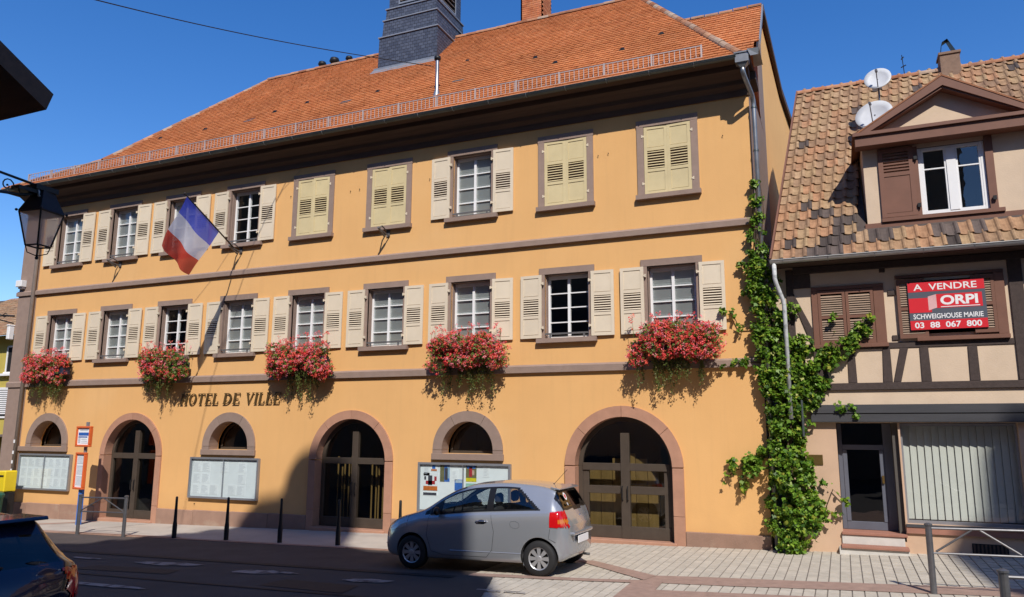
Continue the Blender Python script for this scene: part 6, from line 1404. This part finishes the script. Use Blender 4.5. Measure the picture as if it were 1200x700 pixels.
# ================================================================== CARS
def catm(xs, ys, x):
    xs = np.array(xs, float); ys = np.array(ys, float); m = np.zeros_like(ys); d = np.diff(ys)/np.diff(xs)
    m[1:-1] = np.where(d[:-1]*d[1:] > 0, 2*d[:-1]*d[1:]/(d[:-1]+d[1:]+1e-12), 0); m[0], m[-1] = d[0], d[-1]
    i = np.clip(np.searchsorted(xs, x)-1, 0, len(xs)-2); h = xs[i+1]-xs[i]; t = (x-xs[i])/h
    return (2*t**3-3*t**2+1)*ys[i]+(t**3-2*t**2+t)*h*m[i]+(-2*t**3+3*t**2)*ys[i+1]+(t**3-t**2)*h*m[i+1]
def make_car(root, S, wheels, wr, paint, win_pred, front_glass, rear_glass, lamps, ns=230, glass_side='carglass', archr=1.13):
    S = np.array(S, float); ss = S[:, 0]; L = ss[-1]; X = np.concatenate([[0, .01, .03], np.linspace(.05, L-.05, ns), [L-.03, L-.01, L]])
    par = [catm(ss, S[:, k], X) for k in range(1, 6)]
    w_, zb, zl, wrr, zt = par
    def section(i):
        W, B, Z, T, H = w_[i], zb[i], zl[i], wrr[i], zt[i]; dh = min(.085, (H-Z)*.32)
        P = [(0, B), (W*.55, B), (W*.87, B+.005), (W*.965, B+.07), (W, (B+Z)/2-.03), (W*.992, Z-.14), (W*.955, Z-.03), (W*.93, Z)]
        Q = [(T+.015, H-dh), (T*.93, H-dh*.35), (T*.72, H-.018), (T*.4, H-.003), (0, H)]
        return P, Q
    NT = [8, 5, 6, 14, 18, 12, 6]
    def sec_pts(i):
        P, Q = section(i); out = []
        a = np.array(P); 
        tt = np.concatenate([np.linspace(k, k+1, NT[k], endpoint=False) for k in range(len(P)-1)]+[[len(P)-1]])
        def cr(a, t):
            k = int(min(t, len(a)-1-1e-9)); f = t-k; p0 = a[max(k-1, 0)]; p1 = a[k]; p2 = a[min(k+1, len(a)-1)]; p3 = a[min(k+2, len(a)-1)]
            return .5*((2*p1)+(-p0+p2)*f+(2*p0-5*p1+4*p2-p3)*f*f+(-p0+3*p1-3*p2+p3)*f**3)
        for t in tt: out.append(cr(a, t))
        b0, b1 = a[-1], np.array(Q[0])
        for f in np.linspace(0, 1, 15)[1:]: q = b0*(1-f)+b1*f; out.append(q+np.array([.018*math.sin(math.pi*f)*(1 if b1[1]-b0[1] > .15 else .3), 0]))
        b = np.array(Q)
        for t in np.linspace(0, len(Q)-1, 21)[1:]: out.append(cr(b, t))
        return np.array(out)
    secs = np.array([sec_pts(i) for i in range(len(X))]); nx, nt_ = secs.shape[:2]
    full = np.concatenate([secs, secs[:, -2:0:-1]*np.array([-1, 1])], 1); nf_ = full.shape[1]
    V = np.zeros((nx, nf_, 3)); V[:, :, 0] = X[:, None]; V[:, :, 1] = -full[:, :, 0]; V[:, :, 2] = full[:, :, 1]
    # bow the nose and tail in plan
    yy = np.abs(V[:, :, 1]); k0 = np.clip((0.9-X)/0.9, 0, 1)[:, None]; k1 = np.clip((X-(L-.45))/.45, 0, 1)[:, None]
    V[:, :, 0] += .16*(yy/.85)**2.4*k0**2-.13*(yy/.85)**2.4*k1**2
    bm = bmesh.new(); vs_ = [[bm.verts.new(V[i, j]) for j in range(nf_)] for i in range(nx)]
    for i in range(nx-1):
        for j in range(nf_): bm.faces.new((vs_[i][j], vs_[i][(j+1) % nf_], vs_[i+1][(j+1) % nf_], vs_[i+1][j]))
    for i in (0, nx-1):
        cv = bm.verts.new((V[i, :, 0].mean(), 0, V[i, :, 2].mean()))
        for j in range(nf_): bm.faces.new((vs_[i][j], vs_[i][(j+1) % nf_], cv) if i else (vs_[i][(j+1) % nf_], vs_[i][j], cv))
    bmesh.ops.recalc_face_normals(bm, faces=bm.faces); me = bpy.data.meshes.new('body'); bm.to_mesh(me); bm.free(); me.materials.append(M[paint]); me.materials.append(M['rubber'])
    bo = bpy.data.objects.new('tmp', me); COL.objects.link(bo); cut = []
    for sx in wheels:
        cm = MB().lathe([(0.0001, -1.2), (wr*archr, -1.2), (wr*archr, 1.2), (0.0001, 1.2)], (sx, 0, wr+.015), axis='y', n=40).mesh('cut', M['rubber'])
        co = bpy.data.objects.new('cut', cm); COL.objects.link(co); cut.append(co); b2 = bmesh.new(); b2.from_mesh(cm); bmesh.ops.remove_doubles(b2, verts=b2.verts, dist=1e-3); bmesh.ops.recalc_face_normals(b2, faces=b2.faces); b2.to_mesh(cm); b2.free()
        md = bo.modifiers.new('b', 'BOOLEAN'); md.operation = 'DIFFERENCE'; md.object = co; md.solver = 'EXACT'
    dg = bpy.context.evaluated_depsgraph_get(); me2 = bpy.data.meshes.new_from_object(bo.evaluated_get(dg)); bpy.data.objects.remove(bo)
    for c in cut: bpy.data.objects.remove(c)
    if len(me2.polygons) < 1000: me2 = me
    # split regions off
    lin = {'zl': lambda x: catm(ss, S[:, 3], x), 'zt': lambda x: catm(ss, S[:, 5], x), 'zb': lambda x: catm(ss, S[:, 2], x), 'wr': lambda x: catm(ss, S[:, 4], x), 'w': lambda x: catm(ss, S[:, 1], x)}
    n = len(me2.polygons); cen = np.empty(n*3, np.float32); me2.polygons.foreach_get('center', cen); cen = cen.reshape(-1, 3); nor = np.empty(n*3, np.float32); me2.polygons.foreach_get('normal', nor); nor = nor.reshape(-1, 3)
    # undo the plan bow for region tests
    y = np.abs(cen[:, 1]); sx_ = cen[:, 0].copy()
    sx_ -= .16*(y/.85)**2.4*np.clip((0.9-sx_)/0.9, 0, 1)**2; sx_ += .13*(y/.85)**2.4*np.clip((sx_-(L-.45)+.05)/.45, 0, 1)**2
    sx_ = np.clip(sx_, 0, L); z = cen[:, 2]; ctx = dict(s=sx_, x=cen[:, 0], y=y, ys=cen[:, 1], z=z, zl=lin['zl'](sx_), zt=lin['zt'](sx_), wr=lin['wr'](sx_), n=nor)
    lab = np.zeros(n, int); regs = win_pred(ctx); names = []
    for k, (nm, mk, mn, off, lbl) in enumerate(regs):
        lab[mk & (lab == 0)] = k+1
    Vv = np.array([v.co for v in me2.vertices]); vn = np.array([v.normal for v in me2.vertices])
    polys = [tuple(p.vertices) for p in me2.polygons]; mi = [p.material_index for p in me2.polygons]
    def sub(idx, name, mats, off, smooth=True, label=None):
        if len(idx) == 0: return None
        used = sorted({v for i in idx for v in polys[i]}); mp = {v: k for k, v in enumerate(used)}
        me3 = bpy.data.meshes.new(name); me3.from_pydata([tuple(Vv[v]+vn[v]*off) for v in used], [], [tuple(mp[v] for v in polys[i]) for i in idx])
        for m in mats: me3.materials.append(M[m])
        if len(mats) > 1: me3.polygons.foreach_set('material_index', [min(mi[i], len(mats)-1) for i in idx])
        me3.polygons.foreach_set('use_smooth', [smooth]*len(idx)); me3.update(); o = link(name, me3, root, (0, 0, 0), local=True)
        if label: o['label'] = label
        return o
    keep = [i for i in range(n) if lab[i] == 0]; body = sub(keep, 'body', [paint, 'rubber'], 0)
    for k, (nm, mk, mn, off, lbl) in enumerate(regs): sub([i for i in range(n) if lab[i] == k+1], nm, [mn], off, label=lbl)
    def side_y(s, z):  # outer half width at a height
        i = int(np.argmin(np.abs(X-s))); sec = secs[i]; a = sec; k = np.argmin(np.abs(a[:, 1]-z)+(a[:, 0] < .3)*5); return a[k, 0]
    return body, side_y, lin
def wheel(root, x, y, z, r, side, wd=.19, spokes=8):
    t = MB(); h = wd/2; prof_ = [(r*.64, -h), (r*.90, -h*1.02), (r*.985, -h*.80), (r, -h*.4), (r, h*.4), (r*.985, h*.80), (r*.90, h*1.02), (r*.64, h)]
    t.lathe(prof_, axis='y', n=40); t.lathe([(r*.64, h), (r*.64, -h)], axis='y', n=40)
    w_ = t.mesh('tyre', M['rubber'], smooth=True); wo = link('wheel', w_, root, (x, y, z), local=True); d = -side  # outward direction sign (+1 => toward -y)
    rm = MB(); f = -h*.88*d*(-1)*-1; o_ = (-h*.80) if side < 0 else (h*.80)
    sg_ = -1 if side < 0 else 1
    rm.lathe([(r*.665, o_), (r*.63, o_+sg_*.012), (r*.575, o_-sg_*.002)], axis='y', n=40)
    R0, R1 = r*.17, r*.60
    for k in range(spokes):
        a = 2*math.pi*k/spokes; da0, da1 = .26, .21
        pts = [(R0*math.cos(a-da0*1.6), R0*math.sin(a-da0*1.6)), (R1*math.cos(a-da1), R1*math.sin(a-da1)), (R1*math.cos(a+da1), R1*math.sin(a+da1)), (R0*math.cos(a+da0*1.6), R0*math.sin(a+da0*1.6))]
        y0, y1 = sorted((o_-sg_*.012, o_+sg_*.004)); rm.prism([(p[0], p[1]) for p in pts], 'y', y0, y1)
    rm.lathe([(0.0001, o_+sg_*.012), (r*.13, o_+sg_*.010), (r*.20, o_-sg_*.0), (r*.20, o_-sg_*.02)], axis='y', n=24)
    for k in range(spokes): rm.sph((r*.155*math.cos(k*.785), o_+sg_*.008, r*.155*math.sin(k*.785)), .006, 6, 4) if k % 2 else None
    link('wheel_cover', rm.mesh('wheel_cover', M['rim']), wo, (0, 0, 0), local=True)
    MB().lathe([(0.0001, o_-sg_*.035), (r*.64, o_-sg_*.035)], axis='y', n=30).obj('brake_backing', M['rubber'], wo, local=True)
    return wo
def carroot(nm, xf, yc, label):
    cx = xf+2; r = empty(nm, (xf, yc, gz(xf, yc)+.004), label, 'car'); r.rotation_euler.y = -math.atan(.0186); return r
# --- silver hatchback
SC = carroot('parked_hatchback', -8.03, -3.50, 'silver grey three door hatchback parked in front of the poster board')
SS = [(0, .52, .30, .54, .44, .60), (.06, .62, .24, .60, .52, .69), (.2, .73, .20, .69, .62, .79), (.45, .795, .19, .79, .68, .905), (.75, .83, .19, .86, .70, .985), (.95, .84, .19, .905, .69, 1.05),
      (1.30, .845, .19, .935, .63, 1.27), (1.65, .845, .19, .96, .58, 1.43), (2.0, .845, .19, .985, .565, 1.505), (2.5, .845, .19, 1.01, .56, 1.53), (3.0, .842, .19, 1.035, .55, 1.50), (3.28, .835, .20, 1.045, .545, 1.455), (3.42, .825, .21, 1.05, .545, 1.415),
      (3.50, .81, .22, 1.045, .56, 1.325), (3.60, .79, .24, 1.03, .60, 1.15), (3.66, .76, .27, .97, .62, 1.03), (3.71, .70, .30, .86, .58, .93), (3.75, .62, .35, .74, .50, .82)]
def silver_regs(c):
    s, y, z, zl, zt, wr, ys = c['s'], c['y'], c['z'], c['zl'], c['zt'], c['wr'], c['ys']; nz = c['n'][:, 2]
    side = (y > wr*.965) & (z > zl+.028)
    lowb = zl+.028
    wfull = side & (z < zt-.085) & (s > 1.00) & (s < 3.27-(z-1.05)*1.25) & (z < 0.985+(s-1.0)*.66)
    inner = side & (z > zl+.055) & (z < zt-.108)
    fw1 = inner & (s > 1.36) & (s < 2.24) & (z < 0.955+(s-1.0)*.66); fw2 = inner & (s > 2.36) & (s < 3.20-(z-1.05)*1.25)
    top = (y < wr*.90)
    ws = top & (s > 1.03) & (s < 1.72) & (z > zt-.12); wsb = (y < wr*.97) & (s > .98) & (s < 1.76) & (z > zt-.14)
    rg = (y < .56-(1.40-z)*-.05) & (s > 3.47) & (z > 1.10) & (z < 1.395); rgb = (y < .615) & (s > 3.445) & (z > 1.06) & (z < 1.425)
    tl = (y > .50) & (s > 3.40+(.99-z)*-.1) & (z > .80) & (z < 1.045) & (y > .60-(z-.80)*.0) & ~((s > 3.62) & (y < .58))
    tl = (z > .80+(3.75-s)*.0) & (z < 1.055-(np.clip(3.6-s, 0, 1))*.1) & (s > 3.43) & (y > .585)
    tli = tl & (z > .86) & (z < .925) & (s > 3.60)
    hl = (s < .62) & (s > .10) & (y > .46) & (z > .60+s*.22) & (z < .735+s*.30)
    trim = (z < .27) & (y > .3)
    grill = (s < .03) & (z > .36) & (z < .50) & (y < .38)
    a, b = ys < 0, ys > 0
    return [('window', fw1 & a, 'carglass', .0, None), ('window', fw2 & a, 'carglass', .0, None), ('window_seal', wfull & a, 'blackgloss', .0005, None), ('window', fw1 & b, 'carglass', .0, None), ('window', fw2 & b, 'carglass', .0, None), ('window_seal', wfull & b, 'blackgloss', .0005, None),
            ('windscreen', ws, 'carglass', 0, None), ('windscreen_seal', wsb, 'blackgloss', .0005, None), ('rear_window', rg, 'carglass_dark', 0, None), ('rear_window_seal', rgb, 'blackgloss', .0005, None),
            ('reversing_lamp', tli & a, 'amberlamp', .010, None), ('reversing_lamp', tli & b, 'amberlamp', .010, None), ('tail_lamp', tl & (ys < 0), 'redlamp', .010, None), ('tail_lamp', tl & (ys > 0), 'redlamp', .010, None), ('headlight', hl & (ys < 0), 'clearlamp', .004, None), ('headlight', hl & (ys > 0), 'clearlamp', .004, None), ('grille', grill, 'blackgloss', -.01, None)]
body, sy_, lin_ = make_car(SC, SS, (.76, 3.22), .292, 'silver', silver_regs, None, None, None)
for x in (.76, 3.22):
    for sd in (-1, 1): wheel(SC, x, sd*.735, .292, .292, sd)
def seam(parent, pts, sdy, r=.0035, m='rubber', nm='panel_seam', sgns=(-1,)):
    for sg in sgns:
        P = []
        for (a, b), (c, d) in zip(pts[:-1], pts[1:]):
            k = max(2, int(math.hypot(c-a, d-b)/.04))
            for i in range(k): f = i/k; P.append((a+(c-a)*f, b+(d-b)*f))
        P.append(pts[-1]); MB().tube([(s, sg*(sdy(s, z)+.0005), z) for s, z in P], r, 4).obj(nm, M[m], parent, local=True)
seam(SC, [(1.10, .94), (1.08, .60), (1.16, .34), (1.40, .275), (2.25, .275), (2.36, .40), (2.40, .70), (2.33, 1.0)], sy_)
seam(SC, [(1.55, .36), (2.9, .36)], sy_, .009, 'silver', 'side_rub_strip')
seam(SC, [(2.72, .80), (2.70, .84), (2.72, .88), (2.80, .89), (2.87, .86), (2.88, .80), (2.84, .77), (2.77, .77), (2.72, .80)], sy_, .002)
seam(SC, [(3.52, .56), (3.40, .62), (3.43, .78)], sy_, .003)
seam(SC, [(.95, 1.0), (.70, .93), (.40, .84), (.25, .76)], sy_, .003)
hd = MB(); yy = -sy_(2.17, .86); hd.sph((2.17, yy-.004, .865), .06, 12, 6, sc=(1.25, .25, .55)); hd.obj('handle_recess', M['blackgloss'], SC, local=True)
MB().tube([(2.06, yy-.012, .868), (2.10, yy-.034, .872), (2.23, yy-.034, .874), (2.27, yy-.012, .872)], .012, 7).obj('door_handle', M['chrome'], SC, local=True, smooth=True)
mi = MB(); yy = -sy_(1.30, 1.0); mi.sph((1.30, yy-.10, 1.02), .10, 12, 8, sc=(.55, .9, .75)); mi.tube([(1.30, yy+.02, .97), (1.30, yy-.06, .99)], .02, 6); mi.obj('wing_mirror', M['blackgloss'], SC, local=True, smooth=True)
mi = MB(); mi.sph((1.30, -yy+.10, 1.02), .10, 12, 8, sc=(.55, .9, .75)); mi.obj('wing_mirror', M['blackgloss'], SC, local=True, smooth=True)
MB().tube([(3.22, 0, 1.46), (3.48, 0, 1.72)], .004, 4).lathe([(.02, 1.455), (.012, 1.475), (.0001, 1.48)], (3.22, 0, 0)).obj('roof_aerial', M['rubber'], SC, local=True)
sp = MB(); sp.prism([(3.34, 1.448), (3.50, 1.415), (3.51, 1.395), (3.36, 1.40)], 'y', -.52, .52); sp.obj('roof_spoiler', M['silver'], SC, local=True, bevel=.006)
bk = lambda z: float(np.interp(-z, [-1.45, -1.345, -1.15, -1.03, -.93, -.82, -.6, -.35], [3.42, 3.50, 3.60, 3.66, 3.71, 3.75, 3.77, 3.75]))
MB().box(3.735, 3.752, -.27, .27, .50, .62).obj('number_plate', M['signwhite'], SC, local=True, bevel=.003)
pn = MB()
for k, (a, b) in enumerate([(-.20, -.15), (-.13, -.08), (-.05, 0), (.02, .07), (.10, .15), (.17, .20)]): pn.box(3.752, 3.7535, a, b, .53, .59)
MB().box(3.66, 3.765, -.52, .52, .64, .70).obj('bumper_step', M['silver'], SC, local=True, bevel=.02)
MB().box(3.69, 3.735, -.22, .22, .80, .83).obj('tailgate_grip', M['chrome'], SC, local=True, bevel=.006)
em = MB()
for k in range(20):
    a, b = 2*math.pi*k/20, 2*math.pi*(k+1)/20; em.tube([(3.70, .055*math.cos(a), .93+.038*math.sin(a)), (3.70, .055*math.cos(b), .93+.038*math.sin(b))], .005, 5)
for k in range(12):
    a, b = 2*math.pi*k/12, 2*math.pi*(k+1)/12; em.tube([(3.702, .018*math.cos(a), .93+.036*math.sin(a)), (3.702, .018*math.cos(b), .93+.036*math.sin(b))], .004, 4)
em.obj('badge', M['chrome'], SC, local=True)
MB().tube([(3.64, .05, 1.08), (3.60, .0, 1.12), (3.60, -.40, 1.15)], .008, 5).obj('rear_wiper', M['rubber'], SC, local=True)
def on_back(yc_, zc_, r_, m, nm, off): 
    mb = MB(); pts = [(bk(zc_+r_*math.sin(a))+off, yc_+r_*math.cos(a), zc_+r_*math.sin(a)) for a in [2*math.pi*k/18 for k in range(18)]]; mb.add(pts, [tuple(range(18))]); mb.obj(nm, M[m], SC, local=True)
on_back(-.36, 1.285, .062, 'signwhite', 'round_sticker', .016); on_back(-.36, 1.285, .034, 'signred', 'sticker_centre', .018); on_back(-.40, 1.16, .026, 'dish', 'small_sticker', .014)
inn = MB(); inn.box(.9, 3.5, -.74, .74, .28, .34); inn.box(1.0, 1.28, -.66, .66, .60, .96); inn.box(3.0, 3.45, -.6, .6, .3, .92); inn.obj('cabin_floor', M['seat'], SC, local=True)
def seatm(x, y):
    mb = MB(); mb.box(x, x+.5, y-.23, y+.23, .42, .58); mb.prism([(x+.42, .5), (x+.56, .5), (x+.72, 1.08), (x+.62, 1.10)], 'y', y-.23, y+.23); mb.box(x+.60, x+.70, y-.12, y+.12, 1.12, 1.32); mb.obj('seat', M['seat'], SC, local=True, bevel=.04)
for y in (-.36, .36): seatm(1.65, y); seatm(2.45, y)
sw_ = MB()
for k in range(20):
    a, b = 2*math.pi*k/20, 2*math.pi*(k+1)/20; sw_.tube([(1.45+.05*math.sin(a), -.34+.18*math.cos(a), .98+.17*math.sin(a)), (1.45+.05*math.sin(b), -.34+.18*math.cos(b), .98+.17*math.sin(b))], .014, 5)
sw_.obj('steering_wheel', M['rubber'], SC, local=True)
MB().tube([(3.60, .35, .24), (3.74, .35, .23)], .022, 8).obj('exhaust', M['galv'], SC, local=True)
MB().box(2.93, 2.96, -.80, -.66, .17, .30).obj('mud_flap', M['silver'], SC, local=True)
# --- dark blue car, lower left corner
NC = carroot('parked_dark_car', -11.86, -11.55, 'dark navy estate car cropped at the lower left corner, rear lamp towards the road')
NS_ = [(0, .60, .30, .60, .50, .68), (.1, .72, .24, .72, .60, .80), (.3, .82, .22, .80, .70, .90), (.8, .885, .22, .90, .74, 1.02), (1.2, .90, .22, .98, .74, 1.10), (1.65, .90, .22, 1.01, .66, 1.36), (2.05, .90, .22, 1.03, .60, 1.50), (2.6, .90, .22, 1.05, .60, 1.59), (3.2, .90, .22, 1.07, .59, 1.60), (3.7, .89, .22, 1.09, .58, 1.57), (3.95, .885, .23, 1.10, .57, 1.53), (4.08, .88, .24, 1.09, .60, 1.38), (4.25, .86, .25, 1.07, .64, 1.17), (4.36, .83, .27, 1.02, .68, 1.08), (4.44, .77, .30, .90, .66, .96), (4.48, .70, .34, .72, .58, .80)]
def navy_regs(c):
    s, y, z, zl, zt, wr, ys = c['s'], c['y'], c['z'], c['zl'], c['zt'], c['wr'], c['ys']
    side = (y > wr*.97) & (z > zl+.03) & (z < zt-.09)
    w1 = side & (s > 1.5) & (s < 2.55) & (z < .98+(s-1.2)*.6); w2 = side & (s > 2.62) & (s < 3.35); w3 = side & (s > 3.42) & (s < 4.05-(z-1.1)*.9)
    seal = (y > wr*.97) & (z > zl+.005) & (z < zt-.075) & (s > 1.3) & (s < 4.12-(z-1.1)*.9) & (z < 1.0+(s-1.2)*.6)
    ws = (y < wr*.92) & (s > 1.27) & (s < 2.0) & (z > zt-.14); rg = (y < .60) & (s > 4.03) & (z > 1.10) & (z < 1.38)
    tl = (z > .74+np.clip(4.25-s, 0, 1)*.45) & (z < 1.03) & (s > 4.02) & (y > .62+(.9-z)*.25); tlw = tl & (z > .955) & (s < 4.32)
    a, b = ys < 0, ys > 0
    return [('window', q & r, 'carglass_dark', 0, None) for q in (w1, w2, w3) for r in (a, b)]+[('window_seal', seal & a, 'blackgloss', .0005, None), ('window_seal', seal & b, 'blackgloss', .0005, None), ('windscreen', ws, 'carglass_dark', 0, None), ('rear_window', rg, 'carglass_dark', 0, None), ('reversing_lamp', tlw & a, 'clearlamp', .012, None), ('reversing_lamp', tlw & b, 'clearlamp', .012, None), ('tail_lamp', tl & a, 'redlamp', .012, None), ('tail_lamp', tl & b, 'redlamp', .012, None)]
b3, sy3, _ = make_car(NC, NS_, (.86, 3.62), .335, 'navy', navy_regs, None, None, None)
for x in (.86, 3.62):
    for sd in (-1, 1): wheel(NC, x, sd*.79, .335, .335, sd, .22, 5)
sp = MB(); sp.prism([(3.70, 1.57), (4.12, 1.555), (4.14, 1.52), (3.95, 1.50), (3.72, 1.54)], 'y', -.56, .56); sp.obj('roof_spoiler', M['navy'], NC, local=True, bevel=.01)
MB().tube([(1.9, -.62, 1.49), (2.2, -.66, 1.545), (3.6, -.64, 1.54), (3.75, -.62, 1.50)], .014, 6).obj('roof_rail', M['blackgloss'], NC, local=True, smooth=True)
seam(NC, [(1.4, 1.01), (2.6, 1.055), (3.4, 1.09), (4.0, 1.11)], sy3, .007, 'chrome', 'chrome_belt_strip')
seam(NC, [(3.42, 1.08), (3.36, .8), (3.25, .62)], sy3, .003); seam(NC, [(2.58, 1.05), (2.58, .4)], sy3, .003)
MB().box(4.40, 4.52, -.72, .72, .42, .60).obj('bumper', M['navy'], NC, local=True, bevel=.03)
MB().box(4.46, 4.475, -.26, .26, .70, .81).obj('number_plate', M['signwhite'], NC, local=True)
MB().tube([(4.30, 0, 1.12), (4.34, -.05, 1.13), (4.26, -.42, 1.20)], .012, 5).obj('rear_wiper', M['rubber'], NC, local=True)
